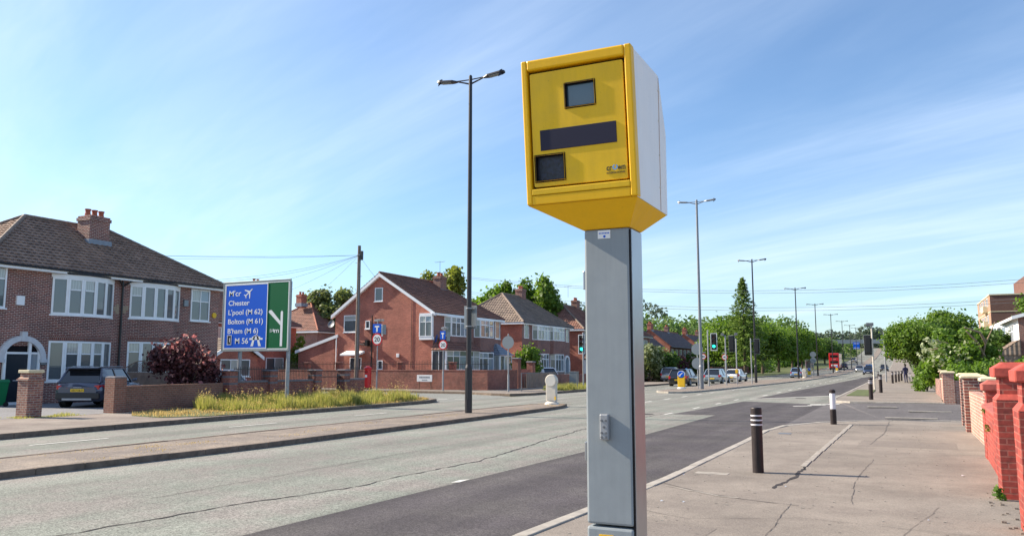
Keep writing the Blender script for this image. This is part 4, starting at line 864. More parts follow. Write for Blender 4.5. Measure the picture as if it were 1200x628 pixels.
def terrace(label, y0, y1, x=-40, ze=5.3, zt=8.6, depth=8):
    h = thing('terraced_house', label, 'house', (x, y0, 0)); xb = x - depth; xm = (x + xb) / 2
    m = MB(); m.box(xb, x, y0, y1, -1, ze); m.face([(xb, y0, ze), (x, y0, ze), (xm, y0, zt - .12)]); m.face([(xb, y1, ze), (xm, y1, zt - .12), (x, y1, ze)]); o = m.build('wall', [M['b3f'], M['b3']], h, world=True)
    for p_ in o.data.polygons:
        if p_.normal.y < -.9: p_.material_index = 1
    m = MB(); slope(m, (x + .3, y0 - .2, ze - .1), (x + .3, y1 + .2, ze - .1), (xm, y1 + .2, zt), (xm, y0 - .2, zt), course=.4); slope(m, (xb - .3, y1 + .2, ze - .1), (xb - .3, y0 - .2, ze - .1), (xm, y0 - .2, zt), (xm, y1 + .2, zt), course=.4); rf = m.build('roof', M['tile5'], h, world=True)
    q = MB(); ridge_line(q, (xm, y0 - .2, zt + .02), (xm, y1 + .2, zt + .02)); q.tube((x + .3, y0 - .2, ze - .05), (xm, y0 - .2, zt + .03), .08, n=6); q.build('ridge_tiles', M['ridgered'], h, world=True)
    chimney(h, xm, y0 + .9, zt - .6, zt + 1.2, .8, 1.5, M['b3'], 4, rf); chimney(h, xm, (y0 + y1) / 2 + 2, zt - .6, zt + 1.1, .8, 1.3, M['b3f'], 3, rf)
    n = int((y1 - y0) / 3.2)
    for i in range(n):
        yy = y0 + 1.8 + i * 3.2; window(h, (x, yy - .75), (x, yy + .75), 3.4, 4.8, [1, 1], sill=False); 
        if i % 2 == 0: window(h, (x, yy - .8), (x, yy + .8), .9, 2.4, [1, 1], sill=False)
        else:
            m = MB(); m.box(x, x + .07, yy - .45, yy + .45, 0, 2.1); m.build('door', M['white'], h, world=True)
            m = MB(); m.hexa([(x, yy - .8, 2.35), (x + 1, yy - .8, 2.35), (x + 1, yy + .8, 2.35), (x, yy + .8, 2.35)], [(x, yy - .8, 2.9), (x + 1, yy - .8, 2.5), (x + 1, yy + .8, 2.5), (x, yy + .8, 2.9)]); m.build('door_canopy', M['tile3'], h, world=True)
    m = MB(); m.tube((x + .35, y0 - .2, ze - .1), (x + .35, y1 + .2, ze - .1), .06, n=6); m.build('gutter', M['gutter'], h, world=True)
terrace('brick terrace just right of the speed camera pole, with two white upstairs windows', 126, 148)
terrace('second brick terrace with its red gable end, left of the grey lamp post', 152, 174, x=-39.6)
terrace('third brick terrace roof seen behind the green traffic light', 178, 200, x=-39.2)
terrace('furthest brick terrace beside the tall conifer', 205, 226, x=-39)

# background houses on the side street (left)
bh = thing('detached_house', 'brick house with tiled hipped roof and chimney behind the green road sign', 'house', (-52, 47, 0))
m = MB(); m.box(-62, -52, 47, 61, 0, 5.4); m.build('wall', M['b3'], bh, world=True); rfb = hip_roof(bh, -52, -62, 47, 61, 5.4, 8.6, M['tile3'], M['ridge'])
chimney(bh, -55.4, 59.0, 7.0, 9.6, .8, 1.0, M['b3f'], 2, rfb)
window(bh, (-52, 49.5), (-52, 51.5), 3.4, 4.9, [1, 1]); window(bh, (-52, 57), (-52, 59.3), 3.3, 4.7, [1, 1]); window(bh, (-58, 47), (-56, 47), 3.3, 4.7, [1, 1]); window(bh, (-52, 57), (-52, 59.3), .9, 2.4, [1, 1])
b2 = thing('detached_house', 'pale tiled brick house seen in the gap right of the dark brick semi', 'house', (-52, 38, 0))
m = MB(); m.box(-62, -50, 40.5, 46.3, 0, 5.0); m.build('wall', M['b3'], b2, world=True); hip_roof(b2, -50, -62, 40.5, 46.3, 5.0, 8.4, tiles('buff_tile', (.30, .21, .14), (.24, .17, .12)), M['ridge'], hip1=False, hip0=False)
window(b2, (-50, 42.5), (-50, 44.5), 3.0, 4.4, [1, 1])
b3_ = thing('garage', 'low brick garage with white bargeboards behind the piers and railings', 'garage', (-42, 42, 0))
m = MB(); m.box(-47.5, -42.0, 40.8, 45.2, 0, 2.3); m.face([(-42.0, 40.8, 2.3), (-42.0, 45.2, 2.3), (-42.0, 43, 3.5)]); m.build('wall', M['b3'], b3_, world=True)
m = MB(); slope(m, (-41.7, 40.5, 2.25), (-47.5, 40.5, 2.25), (-47.5, 43, 3.6), (-41.7, 43, 3.6)); slope(m, (-47.5, 45.5, 2.25), (-41.7, 45.5, 2.25), (-41.7, 43, 3.6), (-47.5, 43, 3.6)); m.build('roof', M['tile4'], b3_, world=True)
m = MB()
for ya in (40.5, 45.5): m.hexa([(-41.69, ya, 2.05), (-41.69, 43, 3.4), (-41.63, 43, 3.4), (-41.63, ya, 2.05)], [(-41.69, ya, 2.3), (-41.69, 43, 3.66), (-41.63, 43, 3.66), (-41.63, ya, 2.3)])
m.build('bargeboard', M['white'], b3_, world=True); window(b3_, (-42.0, 41.6), (-42.0, 44.4), .9, 2.1, [1, 1, 1])
b4 = thing('detached_house', 'distant brown tiled house roof with a satellite dish, left of the red gable', 'house', (-60, 80, 0))
m = MB(); m.box(-70, -60, 74, 88, 0, 5.6); m.build('wall', M['b3f'], b4, world=True); rfb = hip_roof(b4, -60, -70, 74, 88, 5.6, 9.3, M['tile3'], M['ridgered']); chimney(b4, -65, 77, 8.6, 10.2, .8, 1.0, M['b3'], 2, rfb)

# right hand side: rendered house and flats
rh = thing('rendered_house', 'white fronted house with a curved bay and brick side on the right', 'house', (8, 79, 0))
m = MB(); m.box(8, 17, 71.5, 88, 0, 5.35); m.face([(8, 71.5, 5.35), (17, 71.5, 5.35), (12.5, 71.5, 6.5)]); o = m.build('wall', [M['whitep'], M['b3f']], rh, world=True)
for p_ in o.data.polygons:
    if abs(p_.normal.y) > .9: p_.material_index = 1
m = MB(); slope(m, (7.6, 88.3, 5.3), (7.6, 71.2, 5.3), (12.5, 71.2, 6.6), (12.5, 88.3, 6.6)); slope(m, (17.4, 71.2, 5.3), (17.4, 88.3, 5.3), (12.5, 88.3, 6.6), (12.5, 71.2, 6.6)); m.build('roof', M['tile1'], rh, world=True)
m = MB(); m.hexa([(7.55, 71.1, 5.1), (12.5, 71.1, 6.4), (12.5, 71.2, 6.4), (7.55, 71.2, 5.1)], [(7.55, 71.1, 5.35), (12.5, 71.1, 6.66), (12.5, 71.2, 6.66), (7.55, 71.2, 5.35)]); m.box(7.55, 7.6, 71.2, 88.3, 5.1, 5.3); m.build('verge_board', M['white'], rh, world=True)
P = [(8, 86.5), (7.4, 85.6), (7.15, 83), (7.4, 80.4), (8, 79.5)]
m = MB(); m.prism(P + [(8.1, 79.5), (8.1, 86.5)], 0, 3.4); m.build('bay', M['whitep'], rh, world=True); m = MB(); m.prism(P + [(8.1, 79.5), (8.1, 86.5)], 4.95, 5.15); m.build('bay_cornice', M['whitep'], rh, world=True); m = MB(); m.prism([(8.05, 86.4), (7.5, 85.55), (7.25, 83), (7.5, 80.45), (8.05, 79.6)], 3.4, 4.95); m.build('bay_core', M['whitep'], rh, world=True)
for a_, b_ in zip(P, P[1:]): window(rh, a_, b_, 3.42, 4.93, [1, 1], off=-.03, transom=.5, sill=False, name='bay_window', glass=M['glassd'])
window(rh, (8, 76.8), (8, 74.2), 3.5, 4.9, [1, 1, 1], transom=.6, glass=M['glassd']); window(rh, (10, 71.5), (11.4, 71.5), 3.5, 4.8, [1, 1], glass=M['glassd'])
m = MB(); slope(m, (6.4, 77.5, 2.5), (6.4, 71, 2.5), (8, 71, 3.6), (8, 77.5, 3.6)); m.face([(6.4, 71, 2.45), (8, 71, 2.45), (8, 71, 3.58)]); m.box(6.6, 7.95, 71.1, 77.4, 0, 2.45); m.build('porch', [M['tile4']], rh, world=True)

fl = thing('block_of_flats', 'tall brown brick block of flats with pale floor bands behind the white house', 'block of flats', (12.8, 152, 0))
fb = brick('flats_shaded_brick', (.15, .058, .04), (.12, .045, .034), (.15, .10, .085), var=.12)  # brick colour darkened for the faces turned from the sun
fb2 = brick('flats_sunlit_brick', (.42, .22, .13), (.36, .18, .11), (.3, .25, .2), var=.1)  # lighter copy of the brick, sunlight put into the road side colour
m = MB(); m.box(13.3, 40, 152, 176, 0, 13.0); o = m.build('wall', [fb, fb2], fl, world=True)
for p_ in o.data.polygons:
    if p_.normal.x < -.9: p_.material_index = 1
m = MB(); m.box(18.5, 30, 153, 168, 13.0, 16.1); m.build('roof_tower', fb, fl, world=True)
m = MB(); [m.box(13.26, 40.05, 151.95, 176, z, z + .13) for z in (2.8, 5.3, 7.8, 10.3)]; m.box(13.2, 40.1, 151.9, 176, 13.0, 13.2); m.build('floor_band', M['cream'], fl, world=True)
for z in (.9, 3.5, 6.0, 8.6, 11.4):
    for x in (18.0, 21.2, 24, 27): window(fl, (x, 152), (x + 2.0, 152), z, z + 1.05, [1, 1], glass=M['glassd'], sill=False)
    for y in (171.5, 167, 162.5, 158): window(fl, (13.3, y), (13.3, y - 2.6), z, z + 1.4, [1, 1, 1], glass=M['glassd'], sill=False)
m = MB()
for z in (3.0, 5.5, 8.0, 10.5): m.box(12.6, 13.3, 156.5, 161, z, z + 1.0)
m.build('balcony', M['cream'], fl, world=True)
#@@OBJ

# ------------------------------------------------------------------ speed camera
sp = thing('speed_camera', 'yellow roadside speed camera box with white sides on a tall grey steel post', 'speed camera', (-1.265, 3.79, 0))
m = MB(); m.box(-1.38, -1.15, 3.7, 3.885, .915, 2.31); m.build('post', M['steel'], sp, bevel=.012, world=True)
m = MB(); m.box(-1.38, -1.15, 3.697, 3.887, 0, .905); m.build('post_base', M['steel'], sp, bevel=.012, world=True)
m = MB(); m.box(-1.152, -1.143, 3.722, 3.888, .0, 2.305); m.build('post_side_panel', M['steeledge'], sp, bevel=.003, world=True)
m = MB(); m.box(-1.1525, -1.1475, 3.705, 3.719, .0, 2.3); m.build('door_gap', M['black'], sp, world=True)
for z in (.55, 1.2, 2.02):
    m = MB(); m.box(-1.392, -1.381, 3.712, 3.735, z, z + .09); m.build('hinge', M['steeledge'], sp, bevel=.003, world=True)
# padlock
lk = MB(); lk.box(-1.302, -1.258, 3.672, 3.699, 1.305, 1.425); lo = lk.build('lock', M['galv'], sp, bevel=.006, world=True)
m = MB()
for z in (1.395, 1.365, 1.338, 1.318):
    for x in ((-1.291, -1.270) if z != 1.365 else (-1.280,)): m.tube((x, 3.6715, z), (x, 3.668, z), .0055, n=10)
m.build('lock_button', M['galvdark'], lo, world=True)
m = MB(); m.box(-1.307, -1.243, 3.6975, 3.6995, 2.262, 2.302); st = m.build('sticker', M['signwhite'], sp, world=True)
m = MB(); m.tube((-1.273, 3.6972, 2.272), (-1.273, 3.696, 2.272), .006, n=12)
for k in range(7): m.box(-1.301 + k * .0078, -1.296 + k * .0078, 3.6965, 3.6972, 2.285, 2.291)
m.build('sticker_print', M['signblue'], st, world=True)
m = MB(); m.box(-1.318, -1.248, 3.694, 3.6965, .80, .872); m.build('warning_label', M['yellowp'], sp, world=True)
# cabinet: front face leans out towards the top
XL0, XR0, ZT, ZB = -1.625, -1.07, 3.135, 2.475
yf = lambda z: 3.575 - (z - 2.475) * .105
YSM, YRB = 3.99, 4.12
cab = MB()                                              # side and back shell (white)
def ringpts(x): return [(x, yf(2.43) + .005, 2.43), (x, yf(ZT), ZT), (x, YSM, ZT + .006), (x, YRB, 2.86), (x, YRB, 2.43)]
A, B = ringpts(XL0), ringpts(XR0)
for k in range(1, 4): cab.face([A[k], B[k], B[k + 1], A[k + 1]])
cab.face(A); cab.face(list(reversed(B)))
c_ = cab.build('cabinet_shell', M['housewhite'], sp, world=True)
# underside funnel
m = MB(); bt = [(XL0, yf(2.43) + .003, 2.431), (XR0, yf(2.43) + .003, 2.431), (XR0, YRB, 2.431), (XL0, YRB, 2.431)]; pb = [(-1.385, 3.695, 2.31), (-1.145, 3.695, 2.31), (-1.145, 3.892, 2.31), (-1.385, 3.892, 2.31)]
m.hexa(pb, bt); m.build('underside', M['yellow'], sp, world=True, bevel=.004)
# yellow front surround
m = MB(); fr_ = .026
def fq(x0, x1, z0, z1, d0, d1, mb, bev=0):             # box on the leaning front; d = distance proud of the face
    P = lambda x, z, d: (x, yf(z) - d, z)
    mb.hexa([P(x0, z0, d0), P(x1, z0, d0), P(x1, z0, d1), P(x0, z0, d1)], [P(x0, z1, d0), P(x1, z1, d0), P(x1, z1, d1), P(x0, z1, d1)])
    return mb
D0, D1 = -.05, .006
fq(XL0 - .004, XL0 + .026, 2.432, ZT + .006, D0, D1, m); m.build('front_surround', M['yellow'], sp, bevel=.007, world=True)
m = MB(); fq(XR0 - .030, XR0 + .004, 2.432, ZT + .006, D0, D1, m); m.build('front_surround', M['yellow'], sp, bevel=.007, world=True)
m = MB(); fq(XL0 + .0255, XR0 - .0295, 3.088, ZT + .0055, D0, D1 + .001, m); m.build('front_surround', M['yellow'], sp, bevel=.009, world=True)
m = MB(); fq(XL0 + .0255, XR0 - .0295, 2.478, 2.508, D0, D1, m); m.build('front_surround', M['yellowdoor'], sp, bevel=.004, world=True)
m = MB(); fq(XL0 + .0255, XR0 - .0295, 2.432, 2.476, D0, D1 - .0015, m); m.build('front_apron', M['yellow'], sp, bevel=.004, world=True)
m = MB(); fq(XL0 + .02, XR0 - .02, 2.50, 3.095, -.06, -.030, m); m.build('door_recess', M['black'], sp, world=True)
# door with openings, built from strips
dx0, dx1, dz0, dz1 = -1.587, -1.111, 2.519, 3.073
wins = [(-1.405, -1.255, 2.885, 3.0), (-1.575, -1.425, 2.545, 2.668)]
xs = sorted({dx0, dx1, *[w_[0] for w_ in wins], *[w_[1] for w_ in wins]}); zs = sorted({dz0, dz1, *[w_[2] for w_ in wins], *[w_[3] for w_ in wins]})
m = MB(); PF = lambda x, z, d: (x, yf(z) - d, z); inw = lambda x, z: any(w_[0] < x < w_[1] and w_[2] < z < w_[3] for w_ in wins)
for x0, x1 in zip(xs, xs[1:]):
    for z0, z1 in zip(zs, zs[1:]):
        if not inw((x0 + x1) / 2, (z0 + z1) / 2): m.face([PF(x0, z0, -.004), PF(x1, z0, -.004), PF(x1, z1, -.004), PF(x0, z1, -.004)])
for x0, x1, z0, z1, inner in [(dx0, dx1, dz0, dz1, 0)] + [(*w_, 1) for w_ in wins]:
    a_, b_ = -.004, -.034
    for p, q in (((x0, z0), (x1, z0)), ((x1, z0), (x1, z1)), ((x1, z1), (x0, z1)), ((x0, z1), (x0, z0))): m.face([PF(*p, a_), PF(*p, b_), PF(*q, b_), PF(*q, a_)])
dor = m.build('camera_door', M['yellowdoor'], sp, world=True, bevel=.006)
for (x0, x1, z0, z1), mt, nm in zip(wins, ('lensglass', 'lensdirty'), ('lens_window', 'flash_window')):
    g = MB(); fq(x0 - .001, x1 + .001, z0 - .001, z1 + .001, -.028, -.022, g); g.build(nm, M[mt], dor, world=True)
    g = MB(); t = .0035
    for a0, a1, b0, b1 in ((x0 - .006, x0 + t, z0 + t, z1 - t), (x1 - t, x1 + .006, z0 + t, z1 - t), (x0 - .006, x1 + .006, z0 - .006, z0 + t), (x0 - .006, x1 + .006, z1 - t, z1 + .006)): fq(a0, a1, b0, b1, -.024, -.0005, g)
    g.build('rubber_seal', M['black'], dor, world=True, bevel=.003)
g = MB(); fq(-1.545, -1.155, 2.692, 2.792, -.004, -.001, g); g.build('dark_panel', M['flash'], dor, world=True, bevel=.004)
rt = (R(90) , 0, 0); zl = 2.562
lg = text('lettering', 'cr   wn', .042, M['signblack'], dor, Vector((-1.214, yf(zl) + .0025, zl)) - Vector(sp.location), rt, width=.092, bold=.0004, depth=.0008)
text('lettering', 'INTERNATIONAL', .014, plain('faded_black_print', (.12, .09, .03), .5), dor, Vector((-1.214, yf(2.548) + .0025, 2.546)) - Vector(sp.location), rt, width=.092, depth=.0008)
g = MB(); k0 = 22
for k in range(k0):
    if k in (4, 5): continue
    t0, t1 = 2 * PI * k / k0, 2 * PI * (k + 1) / k0; c0 = (-1.1705, 2.576)
    pt = lambda t, r: (c0[0] + math.cos(t) * r, yf(2.57) + .001, c0[1] + math.sin(t) * r)
    g.face([pt(t0, .006), pt(t1, .006), pt(t1, .0135), pt(t0, .0135)])
g.build('logo_ring', plain('pale_blue_print', (.15, .30, .50), .5), dor, world=True)
# seam and rivets on the side
m = MB(); m.box(XR0, XR0 + .0015, YSM - .002, YSM + .003, 2.435, 3.13); m.build('seam', plain('rusty_seam', (.42, .25, .16), .8, var=.3, scale=30), sp, world=True)
m = MB()
for z in (2.55, 2.72, 2.9, 3.06): m.tube((XR0, YSM - .006, z), (XR0 + .004, YSM - .006, z), .006, n=8)
m.build('rivet', M['creamp'], sp, world=True)
m = MB(); fq(XR0 - .012, XR0 - .006, 2.52, 3.08, -.01, -.003, m) if False else None

# ------------------------------------------------------------------ street lamps
def lamp(label, x, y, h, mat, group='street lamps along the central reservation', z=-.02, r=.105, rz=0, name='street_lamp'):
    t = thing(name, label, 'street lamp', (x, y, z + zr(y)), rz, group)
    m = MB(); m.tube((0, 0, -.05), (0, 0, 1.6), r * 1.25, r * 1.25, 16); m.tube((0, 0, 1.6), (0, 0, 1.72), r * 1.25, r * .9, 16); m.tube((0, 0, 1.72), (0, 0, h), r * .9, r * .62, 16); m.tube((0, 0, h), (0, 0, h + .05), r * .62, r * .4, 16); m.build('column', mat, t)
    m = MB(); m.box(-.05, .05, -r * 1.25 - .008, -r, .5, 1.15); m.build('access_door', mat, t, bevel=.006)
    for s in (-1, 1):
        a_ = MB(); a_.tube((s * r * .4, 0, h - .28), (s * .62, 0, h - .10), .034, .026, 8); a_.tube((s * r * .4, 0, h - .12), (s * .62, 0, h - .10), .024, .024, 8); a_.build('bracket_arm', mat, t)
        hd_ = MB(); P = [(.55, .055, .0), (.75, .15, .03), (1.28, .16, .055), (1.42, .08, .06)]
        for (x0, w0, d0), (x1, w1, d1) in zip(P, P[1:]):
            q = lambda x_, w_, z_: (s * x_, w_, h - .10 + (x_ - .55) * .10 + z_)
            b_ = [q(x0, -w0, -.045), q(x0, w0, -.045), q(x1, w1, -.045), q(x1, -w1, -.045)]; t_ = [q(x0, -w0 * .8, d0), q(x0, w0 * .8, d0), q(x1, w1 * .8, .03), q(x1, -w1 * .8, .03)]
            hd_.hexa(b_, t_)
        ho = hd_.build('lamp_head', mat, t, bevel=.01)
        l_ = MB(); l_.hexa([(s * .80, -.12, h - .136), (s * .80, .12, h - .136), (s * 1.26, .12, h - .09), (s * 1.26, -.12, h - .09)], [(s * .80, -.12, h - .128), (s * .80, .12, h - .128), (s * 1.26, .12, h - .082), (s * 1.26, -.12, h - .082)]); l_.build('lens', M['signback'], ho)
    return t
lp = lamp('tall black twin headed street lamp nearest the camera, left of the yellow speed camera', -14.1, 25.85, 12.45, M['pole_black'])
lamp('pale grey street lamp, the only silver column, just right of the yellow speed camera', -13.3, 59.8, 13.95, plain('silver_lamp_post', (.22, .23, .25), .45, metal=.3), r=.13)
lamp('black street lamp right beside the tall conifer and a traffic signal back', -13.3, 84.3, 12.4, M['pole_black'])
LY = [115.8, 148, 182, 217, 250, 283, 316]
LB = ['black street lamp standing behind the blue hatchback', 'black street lamp just left of the red double decker bus', 'black street lamp just right of the red bus', 'distant street lamp beside the dark car going away',
      'fourth lamp beyond the red bus, thin against the sky', 'fifth lamp beyond the red bus near the overhead gantry', 'furthest street lamp over the hill crest']
l0 = lamp(LB[0], -12.7, LY[0], 12.2, M['pole_black'])
for y, lb in list(zip(LY, LB))[1:]: dup(l0, (-13.1, y, zr(y)), label=lb)
# plate on the first lamp
m = MB(); m.box(-14.38, -13.86, 25.99, 26.01, 2.98, 3.82); pl = thing('speed_camera_plate', 'grey back of a rectangular sign plate strapped to the nearest black lamp post', 'sign', (-14.1, 25.85, 3.4)); m.build('plate', M['signback'], pl, bevel=.008, world=True)
m = MB(); [m.lathe([(.118, z), (.118, z + .04)], 16, (-14.1, 25.85)) for z in (3.05, 3.7)]; [m.box(-14.3, -13.92, 25.96, 25.992, z, z + .04) for z in (3.05, 3.7)]; m.build('strap', M['galv'], pl, world=True)

# ------------------------------------------------------------------ big green direction sign
sg = thing('direction_sign', 'large green road sign with a blue motorway panel listing destinations on two grey posts', 'road sign', (-26, 27.8, 0))
m = MB(); m.box(-28.0, -24.1, 27.80, 27.83, 2.32, 5.42); bd = m.build('board', M['signgreen'], sg, world=True, bevel=.004)
def rrect(mb, x0, x1, z0, z1, w_, y0, y1, r=.12):
    for a0, a1, b0, b1 in ((x0, x0 + w_, z0, z1), (x1 - w_, x1, z0, z1), (x0 + w_, x1 - w_, z0, z0 + w_), (x0 + w_, x1 - w_, z1 - w_, z1)): mb.box(a0, a1, y0, y1, b0, b1)
m = MB(); rrect(m, -28.03, -24.07, 2.29, 5.45, .06, 27.785, 27.84); m.build('edge_trim', M['signback'], bd, world=True, bevel=.008)
m = MB(); rrect(m, -27.95, -24.15, 2.37, 5.37, .045, 27.792, 27.80); m.build('white_border', M['signwhite'], bd, world=True)
m = MB(); m.box(-27.86, -25.38, 27.790, 27.799, 2.43, 5.30); bp_ = m.build('blue_panel', M['signblue'], bd, world=True)
m = MB(); rrect(m, -27.88, -25.36, 2.41, 5.32, .04, 27.784, 27.7895); m.build('panel_border', M['signwhite'], bd, world=True)
SO = Vector(sg.location)
def st_(s, x, z, size, width, bold=.004): text('lettering', s, size, M['signwhite'], bp_, Vector((x, 27.788, z)) - SO, rt, width=width, bold=bold, depth=.002)
st_("M'cr", -27.68, 4.80, .35, .72); st_('Chester', -27.68, 4.37, .32, 1.25); st_("L'pool (M 62)", -27.68, 3.95, .32, 2.02); st_('Bolton (M 61)', -27.68, 3.53, .32, 2.06); st_("B'ham (M 6)", -27.68, 3.10, .32, 1.8)
st_('M 56', -27.22, 2.64, .36, .78)
# aeroplane symbol
def poly_sym(pts, cx, cz, s, rot, parent, mat, y=27.787):
    g = MB(); c, sn = math.cos(rot), math.sin(rot); g.face([(cx + (x * c - z * sn) * s, y, cz + (x * sn + z * c) * s) for x, z in pts]); return g.build('symbol', mat, parent, world=True)
g = MB()
def sy(pts, cx, cz, s, rot):
    c, sn = math.cos(rot), math.sin(rot); g.face([(cx + (x * c - z * sn) * s, 27.787, cz + (x * sn + z * c) * s) for x, z in pts])
pa = (-26.48, 4.93, .26, R(38))
sy([(-1, -.09), (.85, -.10), (1.05, 0), (.85, .10), (-1, .09)], *pa); sy([(-.05, .1), (.35, .1), (-.35, .95), (-.55, .95)], *pa); sy([(-.55, -.95), (-.35, -.95), (.35, -.1), (-.05, -.1)], *pa); sy([(-1, .08), (-.75, .08), (-1.0, .4), (-1.12, .4)], *pa); sy([(-1.12, -.4), (-1.0, -.4), (-.75, -.08), (-1, -.08)], *pa)
g.build('aeroplane_symbol', M['signwhite'], bp_, world=True)
g = MB()                                                # motorway symbol
for pts in ([(-26.28, 2.52), (-26.12, 2.52), (-26.0, 3.0), (-26.08, 3.0)], [(-25.82, 2.52), (-25.66, 2.52), (-25.86, 3.0), (-25.94, 3.0)], [(-26.35, 2.80), (-25.58, 2.80), (-25.58, 2.88), (-26.35, 2.88)], [(-26.22, 2.885), (-25.70, 2.885), (-25.75, 2.95), (-26.17, 2.95)], [(-26.06, 2.96), (-25.99, 2.96), (-25.99, 3.03), (-26.04, 3.03)], [(-25.94, 2.96), (-25.87, 2.96), (-25.89, 3.03), (-25.94, 3.03)]):
    g.face([(x, 27.787, z) for x, z in pts])
g.build('motorway_symbol', M['signwhite'], bp_, world=True)
g = MB(); g.box(-27.66, -27.42, 27.783, 27.789, 2.60, 3.02); bx_ = g.build('junction_number_box', M['signblack'], bp_, world=True); g = MB(); rrect(g, -27.67, -27.41, 2.59, 3.03, .025, 27.780, 27.7825); g.build('box_border', M['signwhite'], bx_, world=True)
text('lettering', '1', .26, M['signwhite'], bx_, Vector((-27.58, 27.781, 2.72)) - SO, rt, bold=.008, depth=.001)
g = MB()
for pts in ([(-24.60, 2.5), (-24.47, 2.5), (-24.47, 4.0), (-24.535, 4.07), (-24.60, 4.0)], [(-25.30, 4.02), (-25.24, 4.10), (-25.12, 4.10), (-24.605, 3.60), (-24.605, 3.42)]): g.face([(x, 27.797, z) for x, z in pts])
g.build('route_arrow', M['signwhite'], bd, world=True)
text('lettering', '1/4', .22, M['signwhite'], bd, Vector((-25.22, 27.797, 3.12)) - SO, rt, width=.24, bold=.002, depth=.001); text('lettering', 'm', .30, M['signwhite'], bd, Vector((-24.96, 27.797, 3.10)) - SO, rt, width=.27, bold=.004, depth=.001)
for x in (-27.0, -24.22):
    m = MB(); m.tube((x, 27.93, -.1), (x, 27.93, 5.35), .085, n=16); m.build('post', M['galv'], sg, world=True)
m = MB(); [m.box(-28.0, -24.1, 27.835, 27.86, z, z + .06) for z in (2.7, 4.1, 5.1)]; m.build('rail', M['galv'], sg, world=True)

# ------------------------------------------------------------------ 20 zone signs, blank round sign, name plate
def zone(label, x, y, r20, zc, boxw, z0, z1, top, lampdx):
    t = thing('zone_sign', label, 'road sign', (x, y, 0))
    m = MB(); m.tube((0, .06, -.1), (0, .06, 1.3), .06, n=10); m.tube((0, .06, 1.3), (0, .06, top), .038, n=10); m.build('post', M['galv'], t)
    m = MB(); m.tube((0, .02, zc), (0, .005, zc), r20, n=28); pl_ = m.build('red_ring', M['signred'], t)
    m = MB(); m.tube((0, .004, zc), (0, .0, zc), r20 * .78, n=28); wf = m.build('white_face', M['signwhite'], pl_)
    text('lettering', '20', r20 * 1.05, M['signblack'], wf, (0, -.001, zc - r20 * .37), rt, width=r20 * 1.05, bold=r20 * .012, depth=.002, align='CENTER')
    m = MB(); m.box(-boxw / 2 - .02, boxw / 2 - .02, .0, .02, z0, z1); bb = m.build('blue_plate', M['signblue'], t, bevel=.004)
    m = MB(); h_ = z1 - z0; cx = -.02; w_ = boxw
    m.box(cx - w_ * .09, cx + w_ * .09, -.006, -.001, z0 + h_ * .12, z0 + h_ * .62); m.box(cx - w_ * .26, cx + w_ * .26, -.006, -.001, z0 + h_ * .625, z0 + h_ * .80); m.build('through_road_bar', M['signwhite'], bb)
    m = MB(); m.box(-boxw / 2, boxw / 2 + .08, .12, .20, top - .14, top); m.tube((0, .06, top - .02), (lampdx, .0, top - .02), .02, n=8); m.box(lampdx - .16, lampdx + .12, -.12, .06, top - .08, top + .0); m.build('sign_lamp', M['galv'], t, bevel=.01)
    m = MB(); m.box(boxw / 2 + .02, boxw / 2 + .05, .06, .5, z0 - .1, z1 - .05); m.build('side_plate', M['signback'], t)
    return t
zone('20 limit sign with blue dead end plate beside the red post box', -33.75, 48.2, .44, 3.53, .72, 3.98, 4.62, 4.95, .2)
zone('20 limit sign with narrow blue dead end plate beside the street name plate', -27.9, 47.5, .33, 3.05, .42, 3.42, 3.98, 4.25, .2)
t = thing('round_sign', 'grey back of a round road sign on a pole by the corner wall', 'road sign', (-22.9, 47.3, 0))
m = MB(); m.tube((0, 0, -.1), (0, 0, 1.1), .065, n=10); m.tube((0, 0, 1.1), (0, 0, 3.7), .042, n=10); m.build('post', M['galv'], t)
m = MB(); m.tube((0, -.05, 3.15), (0, -.06, 3.15), .42, n=24); m.build('disc', M['signback'], t)
t = thing('street_name_plate', 'small white street name plate on short posts against the red wall', 'street sign', (-30.3, 49.1, 0))
m = MB(); m.box(-.62, .62, -.02, .02, .55, 1.02); p_ = m.build('plate', M['signwhite'], t, bevel=.01)
m = MB(); x = -.42; random.seed(2)
while x < .42: w_ = random.uniform(.05, .1); m.box(x, x + w_, -.026, -.021, .80, .92); x += w_ + .03
x = -.2
while x < .2: w_ = random.uniform(.04, .08); m.box(x, x + w_, -.026, -.021, .63, .70); x += w_ + .03
m.build('worn_print', plain('worn_print', (.25, .26, .27), .6), p_)
m = MB(); [m.box(x, x + .06, .02, .08, -.1, .98) for x in (-.5, .46)]; m.build('post', M['wallbr'], t)

# telegraph pole, post box, cables
t = thing('telegraph_pole', 'wooden telegraph pole with a black box near its top, beside the red post box', 'telegraph pole', (-34.95, 47.5, 0))
m = MB(); m.tube((0, 0, -.2), (0, 0, 10.25), .17, .115, 14); m.build('pole', M['wood'], t)
m = MB(); m.box(.12, .3, -.1, .1, 9.2, 9.85); m.build('junction_box', M['signblack'], t, bevel=.02)
m = MB()
for k in range(7): z = 3 + k * 1.0; s = 1 if k % 2 else -1; m.tube((0, 0, z), (s * .3, -.02, z + .02), .014, n=6)
m.build('step_iron', M['galvdark'], t); m = MB(); m.lathe([(.02, 9.55), (.17, 9.55), (.17, 9.6), (.02, 9.6)], 12); m.build('cable_ring', M['galv'], t)
m = MB(); m.box(.1, .125, -.15, -.1, 0, 9); m.build('cable_guard', M['galvdark'], t)
t = thing('post_box', 'red pillar post box behind the telegraph pole', 'post box', (-34.25, 47.9, 0))
m = MB(); m.lathe([(.0, 0), (.27, 0), (.27, .12), (.235, .15), (.235, 1.38), (.285, 1.40), (.29, 1.48), (.25, 1.54), (.12, 1.62), (0, 1.64)], 24); m.build('body', M['postred'], t)
